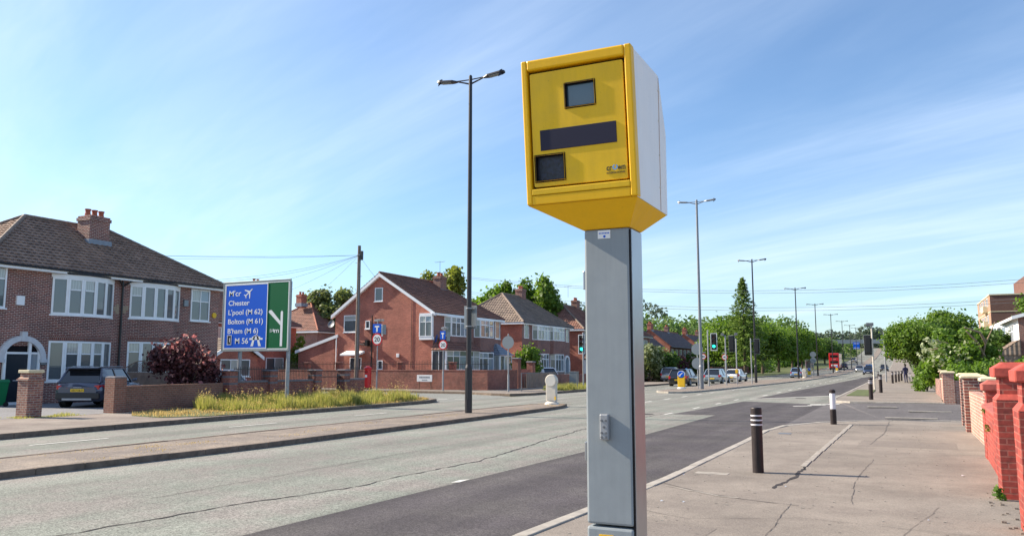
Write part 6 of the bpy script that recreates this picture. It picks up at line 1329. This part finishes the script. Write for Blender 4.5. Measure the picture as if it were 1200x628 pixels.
# ------------------------------------------------------------------ vehicles
def car(label, loc, rz, body, L_=4.3, W=1.8, H=1.5, kind='hatch', cat='car', plate=None, plate_front=True, name='parked_car', clad=False, group=None):
    """rear bumper at y=0, nose at y=L_, wheels on z=0"""
    t = thing(name, label, cat, loc, rz, group); w2 = W / 2; gz = .24 if kind == 'suv' else .19; bz = H * .60 if kind != 'suv' else H * .63
    bon = {'hatch': .70, 'suv': .66, 'saloon': .70, 'estate': .70}[kind]
    st = [(0.0, .80, gz + .16, bz * .80), (.05, .93, gz + .05, bz * .93), (.22, .985, gz, bz), (.9, 1.0, gz, bz), (L_ * .5, 1.0, gz, bz * .99), (L_ * bon, .99, gz, bz * .985), (L_ * .86, .965, gz, bz * .90), (L_ - .18, .90, gz + .03, bz * .80), (L_ - .04, .80, gz + .08, bz * .70), (L_, .66, gz + .16, bz * .60)]
    rings = []
    for y, wf, z0, z1 in st:
        w_ = w2 * wf; h_ = z1 - z0
        half = [(0, z0), (w_ * .86, z0), (w_ * .97, z0 + h_ * .12), (w_, z0 + h_ * .42), (w_ * .99, z0 + h_ * .70), (w_ * .95, z0 + h_ * .90), (w_ * .86, z1), (0, z1 + .02)]
        rings.append([(x, y, z) for x, z in half] + [(-x, y, z) for x, z in half[-2:0:-1]])
    m = MB(); n = len(rings[0])
    for a_, b_ in zip(rings, rings[1:]):
        for k in range(n): m.face([a_[k], a_[(k + 1) % n], b_[(k + 1) % n], b_[k]], smooth=True)
    m.face(rings[0]); m.face(list(reversed(rings[-1]))); m.build('body', body, t, weld=True)
    # cabin: glasshouse between belt line and roof
    yr0 = {'hatch': .12, 'suv': .10, 'saloon': .55, 'estate': .08}[kind]; yr1 = {'hatch': .62, 'suv': .55, 'saloon': 1.25, 'estate': .45}[kind]; yf1 = L_ * .56; yf0 = L_ * bon
    zb = bz - .03; zt = H - .035; wb, wt = w2 * .90, w2 * .70
    base = [(-wb, yr0, zb), (wb, yr0, zb), (wb, yf0, zb), (-wb, yf0, zb)]; topc = [(-wt, yr1, zt - .03), (wt, yr1, zt - .03), (wt, yf1, zt - .04), (-wt, yf1, zt - .04)]
    m = MB(); 
    def lerp(p, q, s): return tuple(p[i] + (q[i] - p[i]) * s for i in range(3))
    m.hexa([(x * .985, y, z) for x, y, z in base], [(x * .985, y, z) for x, y, z in topc]); m.build('cabin_glass', M['carglass'], t, bevel=.03, seg=3)
    m = MB(); e = .03                                   # roof skin
    m.hexa([(-wt - e, yr1 - .12, zt - .05), (wt + e, yr1 - .12, zt - .05), (wt + e, yf1 + .05, zt - .06), (-wt - e, yf1 + .05, zt - .06)], [(-wt * .9, yr1 + .03, zt + .03), (wt * .9, yr1 + .03, zt + .03), (wt * .9, yf1 - .12, zt + .03), (-wt * .9, yf1 - .12, zt + .03)]); m.build('roof', body, t, bevel=.03, seg=3)
    m = MB()                                            # pillars
    def pil(p, q, w_, nrm=0):
        m.tube(p, q, w_, w_ * .8, 6)
    for s in (-1, 1):
        m = MB(); pil((s * wb * .99, yr0 + .02, zb), (s * wt, yr1, zt - .03), .055); pil((s * wb * .99, yf0, zb), (s * wt, yf1, zt - .04), .035)
        ym = (yr1 + yf1) / 2; pil((s * (wb * 1.0), ym + .1, zb), (s * wt * 1.01, ym, zt - .03), .03)
        if kind in ('hatch', 'suv', 'estate'):
            yq = yr1 + .35; m.hexa([(s * wb, yr0 + .05, zb), (s * wb, yq + .25, zb), (s * (wb - .05), yq + .25, zb), (s * (wb - .05), yr0 + .05, zb)], [(s * (wt + .02), yr1, zt - .04), (s * (wt + .02), yr1 + .2, zt - .04), (s * (wt - .02), yr1 + .2, zt - .04), (s * (wt - .02), yr1, zt - .04)])
        m.build('pillar', body, t)
    if clad or kind == 'suv':
        m = MB(); m.box(-w2 * .93, w2 * .93, -.02, .12, gz + .10, gz + .36); m.build('rear_bumper', M['trim'], t, bevel=.04, seg=3); m = MB(); m.box(-w2 * .62, w2 * .62, -.035, .05, gz + .06, gz + .14); m.build('skid_plate', M['galv'], t, bevel=.01)
        for s in (-1, 1): m = MB(); m.box(s * w2 - .02, s * w2 + .02, .9, L_ - .95, gz + .02, gz + .2); m.build('sill_trim', M['trim'], t, bevel=.01)
        m = MB(); m.hexa([(-wt, yr1 - .30, zt - .02), (wt, yr1 - .30, zt - .02), (wt, yr1 + .1, zt + .01), (-wt, yr1 + .1, zt + .01)], [(-wt, yr1 - .28, zt + .02), (wt, yr1 - .28, zt + .02), (wt, yr1 + .1, zt + .05), (-wt, yr1 + .1, zt + .05)]); m.build('spoiler', body, t, bevel=.01)
        for s in (-1, 1): m = MB(); m.tube((s * wt * .95, yr1 + .2, zt + .06), (s * wt * .95, yf1, zt + .06), .018, n=6); m.build('roof_rail', M['galv'], t)
    for s in (-1, 1):                                   # lights
        m = MB(); zt_ = bz * .80 if kind == 'suv' else bz * .84; hh = .085 if kind == 'suv' else .16
        m.hexa([(s * w2 * .42 if kind == 'suv' else s * w2 * .70, -.005, zt_ - hh * .5), (s * w2 * .90, .02, zt_ - hh), (s * w2 * .99, .34, zt_ - hh * .4), (s * w2 * .9, .34, zt_ - hh * .4)], [(s * w2 * .42 if kind == 'suv' else s * w2 * .70, .03, zt_ + hh * .6), (s * w2 * .90, .02, zt_ + hh), (s * w2 * .985, .34, zt_ + hh * .9), (s * w2 * .9, .34, zt_ + hh * .9)]); m.build('tail_light', M['tail'], t, bevel=.008)
        m = MB(); zh = bz * .70; m.hexa([(s * w2 * .45, L_ - .03, zh - .08), (s * w2 * .84, L_ - .16, zh - .06), (s * w2 * .93, L_ - .42, zh), (s * w2 * .8, L_ - .42, zh)], [(s * w2 * .45, L_ - .10, zh + .06), (s * w2 * .84, L_ - .22, zh + .10), (s * w2 * .93, L_ - .46, zh + .12), (s * w2 * .8, L_ - .46, zh + .12)]); m.build('headlight', M['head'], t, bevel=.01)
        m = MB(); m.hexa([(s * w2 * .96, yf0 - .12, zb + .02), (s * (w2 + .16), yf0 - .10, zb + .04), (s * (w2 + .16), yf0, zb + .04), (s * w2 * .96, yf0, zb + .02)], [(s * w2 * .96, yf0 - .1, zb + .12), (s * (w2 + .17), yf0 - .08, zb + .17), (s * (w2 + .17), yf0, zb + .17), (s * w2 * .96, yf0, zb + .12)]); m.build('door_mirror', body, t, bevel=.02)
    rw = .345 if kind == 'suv' else .31
    for y in (.80, L_ - .84):
        for s in (-1, 1):
            m = MB(); m.tube((s * (w2 - .05), y, rw + .02), (s * (w2 + .006), y, rw + .02), rw + .06, n=24); m.build('wheel_arch', M['trim'], t)
            m = MB(); m.tube((s * (w2 - .24), y, rw), (s * (w2 + .012), y, rw), rw, n=26); w_ = m.build('wheel', M['tyre'], t, bevel=.02)
            m = MB(); m.tube((s * (w2 + .012), y, rw), (s * (w2 + .018), y, rw), rw * .2, n=12)
            for k in range(5): a_ = 2 * PI * k / 5; m.tube((s * (w2 + .015), y, rw), (s * (w2 + .015), y + math.cos(a_) * rw * .64, rw + math.sin(a_) * rw * .64), .035, .028, 6)
            for k in range(20): a0, a1 = 2 * PI * k / 20, 2 * PI * (k + 1) / 20; m.tube((s * (w2 + .012), y + math.cos(a0) * rw * .66, rw + math.sin(a0) * rw * .66), (s * (w2 + .012), y + math.cos(a1) * rw * .66, rw + math.sin(a1) * rw * .66), .018, n=5, caps=False)
            m.build('rim', M['rim'], w_)
    zp = bz * .68 if kind == 'suv' else bz * .60
    m = MB(); m.box(-.26, .26, -.022, .03, zp - .057, zp + .057); p_ = m.build('number_plate', M['plate_y'], t, bevel=.004)
    if plate: text('lettering', plate, .09, M['signblack'], p_, (.0, -.0235, zp - .032), rt, width=.45, bold=.002, align='CENTER')
    m = MB(); m.box(-.26, .26, L_ - .01, L_ + .012, gz + .18, gz + .29); m.build('number_plate', M['plate_w'], t)
    m = MB(); m.box(-w2 * .45, w2 * .45, L_ - .06, L_ + .004, gz + .3, gz + .42); m.build('grille', M['trim'], t, bevel=.01)
    m = MB(); m.box(-.16, .16, -.012, .02, zp + .10, zp + .13) if kind == 'suv' else m.box(-w2 * .8, w2 * .8, -.012, .05, gz + .2, gz + .26); m.build('trim_strip', M['galv'] if kind == 'suv' else M['trim'], t)
    return t
greymet = paint('gunmetal_paint', (.075, .085, .125), .6); silver = paint('silver_paint', (.42, .44, .47), .7); darkp = paint('black_paint', (.012, .011, .016), .2); whitep = paint('white_paint_car', (.75, .75, .76), 0); bluep = paint('light_blue_paint', (.30, .42, .62), .5); navy = paint('navy_paint', (.02, .035, .09), .4); redp = paint('red_paint', (.45, .02, .03), .2); bbl = paint('bright_blue_paint', (.02, .16, .5), .3)
car('grey crossover car parked on the driveway of the dark brick house', (-29.35, 21.7, .005), R(27), greymet, 4.4, 1.84, 1.60, 'suv', plate='AE17 NLO')
RZ = -.12
car('silver estate parked by the white flowering bush, behind the black moving car', (-22.0, 83.5, 0), R(6), silver, 4.5, 1.8, 1.5, 'estate')
car('second pale car beside the brick wall, left of the silver blue estate', (-24.2, 86.0, 0), R(18), paint('pale_silver_paint', (.5, .52, .56), .6), 4.3, 1.78, 1.5, 'hatch')
car('black estate car, rear view, just left of the green traffic light pole', (-17.75, 70.5, RZ), R(-2), darkp, 4.5, 1.8, 1.5, 'estate', plate='N417 PVR', name='moving_car')
car('light blue saloon in front of the black estate, behind the traffic light pole', (-16.9, 80.5, RZ), R(-2), paint('teal_silver_paint', (.34, .42, .47), .6), 4.4, 1.78, 1.5, 'hatch', name='moving_car')
car('white saloon between the two traffic signal poles in the left carriageway', (-17.2, 92, RZ), R(-3), whitep, 4.5, 1.8, 1.42, 'saloon', name='moving_car')
car('pale blue hatchback going away, beside a black street lamp', (-14.3, 127, RZ), 0, bluep, 3.9, 1.7, 1.5, 'hatch', name='moving_car')
car('dark saloon going away beyond the red bus', (-14.9, 246, RZ + zr(247) + .05), 0, navy, 4.4, 1.85, 1.6, 'hatch', name='moving_car')
car('silver van like car following far up the hill', (-16.5, 330, RZ + zr(331) + .05), 0, silver, 4.6, 1.9, 1.9, 'suv', name='moving_car')
def oncoming(label, x, y, p, **k): return car(label, (x, y + 4.3, RZ + zr(y) + .03), PI, p, name='moving_car', **k)
oncoming('dark blue car coming towards the camera, nearest of the oncoming cars', -6.0, 168, navy, kind='hatch'); oncoming('bright blue car directly behind the dark blue oncoming car', -7.3, 210, bbl, kind='hatch', H=1.6); oncoming('black car in the kerb lane to the right of the blue cars', -3.9 + .0, 205, darkp, kind='suv', H=1.65); oncoming('silver grey car left of the oncoming blue cars', -8.9, 200, silver, kind='hatch')
oncoming('tiny red car far up the hill under the gantry', -6.0, 400, redp, kind='hatch', H=1.6)
car('white car parked in the driveway beyond the pale fence', (-29.0, 69.0, 0), R(62), whitep, 4.3, 1.8, 1.5, 'estate')
car('red car parked in the side street, glimpsed through the railings', (-40.5, 38.9, -.1), R(88), redp, 4.0, 1.7, 1.45, 'hatch')
car('white car parked on the drive behind the railed wall', (-33.5, 34.6, 0), R(95), whitep, 4.2, 1.75, 1.45, 'hatch')
car('blue car parked among the trees on the left', (-31, 132, 0), R(80), bbl, 4.0, 1.7, 1.5, 'hatch')
# bus
t = thing('double_decker_bus', 'red double decker bus driving away in the left carriageway', 'bus', (-16.1, 228, RZ + zr(230)), 0)
br = paint('bus_red', (.60, .012, .02), 0)
m = MB(); m.prism([(-1.25, 0), (1.25, 0), (1.25, 10.5), (-1.25, 10.5)], .35, 4.35); m.build('body', br, t, bevel=.12, seg=3)
m = MB(); m.box(-.95, .95, -.02, .02, 3.25, 3.85); m.build('upper_rear_window', M['carglass'], t, bevel=.02); m = MB(); m.box(-.95, .95, -.02, .02, 1.75, 2.35); m.build('lower_rear_window', M['carglass'], t, bevel=.02)
m = MB(); m.box(-.75, .8, -.025, .01, 1.0, 1.4); m.build('advert_panel', M['signwhite'], t); m = MB(); m.box(-.5, .5, -.022, .01, 2.65, 2.85); m.build('route_panel', plain('pale_red', (.7, .25, .25), .4), t)
for s in (-1, 1):
    m = MB(); m.box(s * 1.255 - .01, s * 1.255 + .01, .5, 10, 3.0, 3.75); m.build('upper_side_window', M['carglass'], t); m = MB(); m.box(s * 1.255 - .01, s * 1.255 + .01, .9, 9.6, 1.5, 2.3); m.build('lower_side_window', M['carglass'], t)
    m = MB(); m.box(s * 1.02 - .1, s * 1.02 + .1, -.03, .01, .8, 1.5); m.build('tail_light', M['tail'], t)
    for y in (2.2, 8.0): m = MB(); m.tube((s * .95, y, .48), (s * 1.27, y, .48), .48, n=20); m.build('wheel', M['tyre'], t)
m = MB(); m.box(-1.15, 1.15, -.04, .1, .35, .6); m.build('bumper', M['trim'], t)
t = thing('bus_shelter', 'pale glazed bus shelter beside the red bus', 'bus shelter', (-22.3, 226, zr(226)))
m = MB(); [m.tube((x, y, 0), (x, y, 2.5), .05, n=6) for x in (-.7, .7) for y in (0, 2, 4)]; m.build('post', M['galv'], t); m = MB(); m.box(-.9, .9, -.2, 4.2, 2.5, 2.62); m.build('roof', M['signback'], t); m = MB(); m.box(-.72, -.70, 0, 4, .4, 2.3); m.box(-.7, .7, 3.98, 4, .4, 2.3); m.build('glass_panel', M['signback'], t)
# gantry and far sign
t = thing('sign_gantry', 'grey overhead gantry beam with a blue motorway sign far up the road', 'gantry', (-10, 395, zr(395)))
m = MB(); m.box(-24, 12, -.5, .5, 6.6, 8.4); m.build('beam', plain('gantry_grey', (.19, .23, .26), .6), t); m = MB(); [m.box(x - .4, x + .4, -.4, .4, 0, 6.6) for x in (-24, 12)]; m.build('post', M['galvdark'], t)
m = MB(); m.box(-9.6, -6.9, -.8, -.6, 4.2, 7.2); p_ = m.build('blue_sign', M['signblue'], t); m = MB(); m.box(-9.3, -7.2, -.83, -.81, 4.6, 4.8); m.box(-9.3, -7.2, -.83, -.81, 6.5, 6.7); m.build('white_lines', M['signwhite'], p_)
t = thing('grey_pole', 'plain pale grey pole standing by the kerb among the far bollards', 'pole', (-1.6, 92, 0)); m = MB(); m.tube((0, 0, -.1), (0, 0, 5.2), .08, n=10); m.build('pole', M['galv'], t)

# ------------------------------------------------------------------ person pushing a bicycle under the trees
def person(label, loc, rz):
    t = thing('person', label, 'person', loc, rz)
    me = bpy.data.meshes.new('body'); V = [(0, 0, .95), (0, .02, 1.15), (0, .0, 1.38), (0, .0, 1.50), (0, .02, 1.58), (0, .03, 1.70),
        (.10, .0, .90), (.11, .12, .50), (.11, .05, .09), (.11, .17, .04), (-.10, 0, .90), (-.11, -.10, .50), (-.11, -.22, .12), (-.11, -.12, .04),
        (.19, .0, 1.40), (.24, .08, 1.14), (.22, .28, 1.02), (.22, .35, 1.0), (-.19, .0, 1.40), (-.24, .0, 1.12), (-.23, .16, .93), (-.23, .22, .90)]
    E_ = [(0, 1), (1, 2), (2, 3), (3, 4), (4, 5), (0, 6), (6, 7), (7, 8), (8, 9), (0, 10), (10, 11), (11, 12), (12, 13), (2, 14), (14, 15), (15, 16), (16, 17), (2, 18), (18, 19), (19, 20), (20, 21)]
    rad = [.15, .15, .17, .06, .075, .085, .095, .065, .045, .04, .095, .065, .045, .04, .07, .05, .035, .035, .07, .05, .035, .035]
    me.from_pydata(V, E_, []); o = bpy.data.objects.new('body', me); col.objects.link(o); o.parent = t; me.skin_vertices.new() if hasattr(me.skin_vertices, 'new') and not me.skin_vertices else None
    md = o.modifiers.new('skin', 'SKIN'); 
    if not me.skin_vertices: me.skin_vertices.new()
    for i, r_ in enumerate(rad): me.skin_vertices[0].data[i].radius = (r_, r_ * (.7 if i < 3 else 1)); 
    me.skin_vertices[0].data[0].use_root = True
    s_ = o.modifiers.new('sub', 'SUBSURF'); s_.levels = s_.render_levels = 2; me.materials.append(M['cloth'])
    m = MB(); m.lathe([(0, 1.60), (.085, 1.62), (.105, 1.70), (.095, 1.78), (.0, 1.82)], 14, (0, .02)); m.build('hair', M['darkhair'], t)
    return t
person('person in dark blue clothes walking with a bicycle under the street trees', (.2, 88, 0), R(10))
t = thing('bicycle', 'small bicycle pushed beside the person in dark clothes', 'bicycle', (.55, 88, 0), R(15))
for y in (-.5, .5):
    m = MB()
    for k in range(20): a0, a1 = 2 * PI * k / 20, 2 * PI * (k + 1) / 20; m.tube((0, y + math.cos(a0) * .33, .34 + math.sin(a0) * .33), (0, y + math.cos(a1) * .33, .34 + math.sin(a1) * .33), .02, n=5, caps=False)
    m.build('wheel', M['tyre'], t)
m = MB(); [m.tube(a_, b_, .018, n=6) for a_, b_ in (((0, -.5, .34), (0, -.15, .85)), ((0, -.15, .85), (0, .38, .85)), ((0, .38, .95), (0, .5, .34)), ((0, -.15, .85), (0, .02, .32)), ((0, .02, .32), (0, .38, .85)), ((0, -.5, .34), (0, .02, .32)), ((-.25, .36, 1.0), (.25, .36, 1.0)))]; m.build('frame', M['galv'], t)
m = MB(); m.box(-.08, .08, -.3, -.02, .88, .94); m.build('saddle', M['trim'], t, bevel=.02)

# ------------------------------------------------------------------ vegetation
random.seed(21)
bush('dark purple leaved shrub dotted with pink flower heads behind the low garden wall', (-27.9, 25.7, 0), 1.6, 1.3, 2.9, LEAF['purple'], .11, 8000, 14, 'purple_shrub', 'shrub', (LEAF['pink'], 340, .16))
bush('upright green shrub growing in front of the bay windowed house beyond the pale fence', (-27.6, 61.0, 0), 1.3, 1.2, 3.2, LEAF['bright'], .16, 3500, 14, 'green_shrub', 'shrub')
bush('large bush covered in cream blossom right of the speed camera post', (-24.0, 84, 0), 1.6, 1.6, 4.0, LEAF['grey'], .20, 4500, 18, 'flowering_bush', 'shrub', (LEAF['variegated'], 1400, .22))
bush('dark green bush between the flowering bush and the terraces', (-27.5, 98, 0), 3.2, 3.0, 4.2, LEAF['dark'], .25, 5000, 16, 'dark_bush', 'shrub')
bush('bright green bush behind the lean to extension of the gable house', (-51, 60.5, 0), 1.5, 1.5, 4.9, LEAF['bright'], .2, 2500, 12, 'green_bush', 'shrub')
bush('bright green shrub at the end of the pavement near the pedestrian', (1.35, 60, 0), .75, 1.2, 2.1, LEAF['bright'], .13, 4500, 12, 'green_shrub', 'shrub')
bush('clump of dark hedge plants beside the red hatchback terrace', (-30.5, 118, 0), 2.5, 2.5, 3.5, LEAF['purple'], .25, 2500, 12, 'copper_bush', 'shrub')
# hedge on the right
t = thing('hedge', 'long clipped bright green hedge behind the brick piers on the right', 'hedge', (7, 46, 0))
B = [(2.6 + i * .55, 45.5 + random.uniform(-.3, .3) - i * .25, random.uniform(.5, 1.7), .8, .8, .75) for i in range(36) for _ in range(2)]
C, nn = cloud([(b[0] - 7, b[1] - 46, b[2], *b[3:]) for b in B], 20000, .6, .15); C[:, 2] = np.clip(C[:, 2], 0, 2.45 + .08 * np.sin(C[:, 0] * 3)); quads('foliage', C, nn, .13, LEAF['bright'], t)
m = MB(); [m.tube((-4 + i, .2 - i * .45, 0), (-4 + i, .2 - i * .45, 1.2), .05, n=6) for i in range(14)]; m.build('stem', M['bark'], t)
# street trees, right
tree('bright green street tree with wide round crown, leftmost of the right group', (1.3, 92, 0), 6.0, 3.1, LEAF['mid'], .20, 22000, 34, .26, tr=.17)
tree('taller street tree directly behind the first, top of the right hand group', (4.2, 103, 0), 7.6, 4.0, LEAF['mid'], .24, 22000, 34, .3, tr=.2)
tree('second trunk street tree just right of the wide round crowned one', (3.0, 95, 0), 6.3, 2.8, LEAF['dark'], .28, 9000, 24, .34, tr=.17)
tree('leafy tree at the right end of the group in front of the flats', (8.4, 100, 0), 6.2, 3.0, LEAF['mid'], .3, 10000, 24, .3)
tree('dark tree low behind the arching pale tree on the right', (6.2, 78, 0), 5.0, 2.6, LEAF['dark'], .25, 9000, 20, .2)
tree('small green tree top rising over the roof of the white house', (15.0, 108, 0), 10.0, 3.4, LEAF['bright'], .3, 6000, 20, .3)
# arching variegated garden tree
t = thing('arching_garden_tree', 'arching garden tree with silvery variegated leaves and bare twisting branches over the wall', 'tree', (4.0, 56, 0))
B = [(random.uniform(-2.6, .2), random.uniform(-1.4, 1.4), random.uniform(1.6, 3.0), .6, .6, .45) for _ in range(16)]; C, nn = cloud(B, 8000, .3, .3); quads('silver_foliage', C[:600], nn[:600], .17, LEAF['variegated'], t)
B = [(random.uniform(-1.9, .8), random.uniform(-1.0, 1.6), random.uniform(1.6, 3.5), .6, .6, .45) for _ in range(22)] + [(random.uniform(-2.6, -.4), random.uniform(-1.4, 1.0), random.uniform(.9, 2.6), .6, .6, .5) for _ in range(12)]; C, nn = cloud(B, 13000, .3, .55); quads('green_foliage', C, nn, .18, LEAF['bright'], t)
m = MB(); Pb = [[(0, 0, 0), (-.1, 0, 1.2), (-.8, -.3, 2.4), (-1.5, -.5, 3.0), (-2.2, -.6, 3.2)], [(0, 0, .8), (.3, -.2, 2.2), (.5, -.5, 3.0), (.8, -.8, 3.7), (1.0, -.9, 4.2)], [(-.1, 0, 1.2), (-.9, -.6, 2.2), (-1.8, -.9, 2.7), (-2.5, -1, 2.6)], [(.4, -.2, 2.2), (.1, -.5, 3.0), (-.5, -.8, 3.7)], [(.5, -.5, 3.0), (.2, -.9, 3.6), (-.6, -1.1, 3.9)]]
for br_ in Pb:
    r0 = .085
    for p, q_ in zip(br_, br_[1:]): m.tube(p, q_, r0, r0 * .72, 8); r0 *= .72
m.build('branches', plain('pale_bark', (.26, .19, .13), .9, var=.3), t)
# park trees along the left verge
park = [('deep green park tree right of the conifer lamp, in front of the blue car', -27, 143, 11.0, 6.2, 'mid'), ('dark park tree left of the lamp above the blue hatchback', -30.5, 158, 10.5, 5.5, 'dark'), ('rounded park tree just right of the lamp above the blue hatchback', -25.5, 170, 10.2, 5.0, 'mid'),
        ('bright park tree between the two lamps left of the bus', -25, 190, 10.8, 5.2, 'bright'), ('park tree directly over the red bus', -25, 215, 11.0, 5.2, 'mid'), ('sunlit park tree right above the bus shelter', -25.5, 242, 10.6, 5.0, 'bright'), ('smaller park tree past the bus shelter', -26, 272, 10.4, 4.8, 'mid'), ('far park tree near the hill crest on the left', -25, 310, 9, 4.6, 'far'), ('last tree on the left before the gantry', -26, 345, 8, 4.4, 'far')]
for lb, x, y, h, r, mt in park: tree(lb, (x, y, zr(y)), h, r, LEAF[mt], .36, 11000, 30, .22, tr=.25)
# conifer
t = thing('conifer_tree', 'tall pointed conifer beside the black street lamp', 'tree', (-22.1, 130, 0)); H_ = 15.6; pts, nn = [], []
random.seed(4)
for k in range(150):
    f = (k / 150) ** .85; z = 2.2 + (H_ - 2.5) * f; r = 4.9 * (1 - f) ** .8 * random.uniform(.65, 1.1) + .12; a_ = k * 2.4; n_ = int(34 + 80 * (1 - f))
    for _ in range(n_):
        s = random.random() ** .7; sp_ = .24 * (1 - s * .5) * (1.1 - f * .6); pts.append((math.cos(a_) * r * s + random.gauss(0, sp_), math.sin(a_) * r * s + random.gauss(0, sp_), z - .30 * r * s + .16 * r * s * s + random.gauss(0, .10))); nn.append((random.gauss(0, .5), random.gauss(0, .5), 1))
nn = np.array(nn); nn /= np.linalg.norm(nn, axis=1)[:, None]; quads('crown', np.array(pts), nn, .20, LEAF['conifer'], t, 2.2)
m = MB(); m.tube((0, 0, -.1), (0, 0, H_ * .9), .26, .03, 10); m.build('trunk', M['bark'], t)
# trees behind the houses
tree('olive green tree between the green sign and the gable house', (-63, 81, 0), 11.6, 4.2, LEAF['grey'], .33, 11000, 30, .25, br=1.3)
tree('dark spiky tree rising behind the gable house chimney', (-48.6, 83, 0), 13.6, 3.4, LEAF['gold'], .34, 9000, 34, .3, br=.85, flat=1.3)
tree('light green bushy tree behind the gap between the houses', (-46, 92, 0), 12.2, 4.4, LEAF['bright'], .36, 12000, 30, .2, br=1.5)
tree('dark cypress like tree behind the hipped roof with the bays', (-42.6, 94, 0), 13.8, 4.4, LEAF['mid'], .36, 12000, 40, .25, br=.95, flat=1.5)
# far woodland
def wood(name, label, mat, n, x0, x1, y0, y1, h0, h1, br, leaf):
    B = []
    for _ in range(n):
        x, y = random.uniform(x0, x1), random.uniform(y0, y1); h = random.uniform(h0, h1); b = random.uniform(.7, 1.2) * br
        B.append((x, y, zr(y) + h - b, b, b, b * .8)); B.append((x + random.uniform(-2, 2), y, h * .55 + zr(y), b * 1.2, b * 1.2, h * .3)); B.append((x + random.uniform(-2, 2), y, h * .25 + zr(y), b * 1.3, b * 1.3, h * .3))
    C, nn = cloud(B, n * 420, .5, .35); o = quads(name, C, nn, leaf, LEAF[mat]); return tag(o, label, 'woodland', kind='stuff')
random.seed(33)
wood('woodland', 'bright green belt of woodland rising behind the brick terraces', 'far', 70, -100, -52, 205, 270, 12, 17, 3.4, .75)
wood('woodland', 'lighter woodland band behind the park trees on the left', 'far', 60, -85, -36, 270, 400, 13, 18.5, 3.6, .9)
wood('woodland', 'hazy bluish line of distant poplars above the woodland', 'farhaze', 36, -330, -120, 480, 560, 28, 38, 5, 1.6)
wood('woodland', 'strip of distant green trees closing the end of the road', 'farhaze', 40, -60, 60, 560, 640, 10, 16, 5, 1.4)
wood('woodland', 'dark undergrowth filling the space below the park trees on the left', 'dark', 60, -60, -30, 150, 330, 3, 5, 3, .6)
wood('woodland', 'greenery behind the right hand street trees', 'mid', 26, 4, 30, 118, 145, 4, 7, 3, .5)
wood('woodland', 'pale trees closing the left verge just before the gantry', 'far', 26, -48, -21, 360, 470, 6, 10, 3.2, .8)
t = thing('park_fence', 'low dark brick and wood boundary under the park trees on the left', 'fence', (-30, 160, 0)); m = MB(); m.box(-29.6, -29.3, 140, 200, -.1, 1.5); m.build('boards', plain('dark_red_fence', (.14, .05, .04), .9, var=.3), t, world=True)
m = MB(); m.box(-29.25, -29.2, 140, 200, 1.2, 1.3); m.build('rail', M['fence'], t, world=True)
def aerial(label, x, y, z, r_=0):
    t = thing('tv_aerial', label, 'aerial', (x, y, z), r_); m = MB(); m.tube((0, 0, 0), (0, 0, 1.5), .018, n=5); m.tube((-.55, 0, 1.4), (.55, 0, 1.45), .012, n=5)
    for k in range(7): m.tube((-.5 + k * .15, -.18, 1.41), (-.5 + k * .15, .18, 1.41), .007, n=4)
    m.build('aerial', M['galvdark'], t)
aerial('thin tv aerial on the house chimney next to the speed camera post', -38.5, 97.2, 10.4); aerial('tv aerial on the chimney of the gable house', -38.7, 65.2, 9.9)
t = thing('satellite_dish', 'dark satellite dish on the wall left of the red gable', 'satellite dish', (-44.3, 56.5, 5.2)); m = MB(); m.lathe([(0, 0), (.2, .03), (.33, .1), (.34, .1), (.2, .045), (0, .015)], 16); o = m.build('dish', M['galvdark'], t); o.rotation_euler = (R(70), 0, 0); m = MB(); m.tube((0, .05, 0), (.15, .3, -.1), .02, n=6); m.build('bracket', M['galvdark'], t)

GROUPS = {'moving_car': 'cars on the road', 'parked_car': 'parked cars', 'deciduous_tree': 'leafy trees', 'terraced_house': 'brick terraces up the road', 'semi_detached_house': 'semi detached houses along the road',
          'traffic_signal': 'traffic signals', 'traffic_bollard': 'bollards on the central reservation', 'painted_gate_pier': 'red painted gate piers', 'brick_gate_pier': 'cream capped brick piers', 'zone_sign': '20 limit zone signs',
          'weed': 'weeds on the red wall and piers', 'speed_limit_sign': 'small speed limit signs', 'overhead_cable': 'wires crossing the sky', 'round_sign': 'backs of round signs', 'tv_aerial': 'tv aerials'}
for o in list(bpy.data.objects):
    if o.parent is None and o.get('label') and not o.get('group'):
        k = o.name.split('.')[0]
        if k in GROUPS: o['group'] = GROUPS[k]
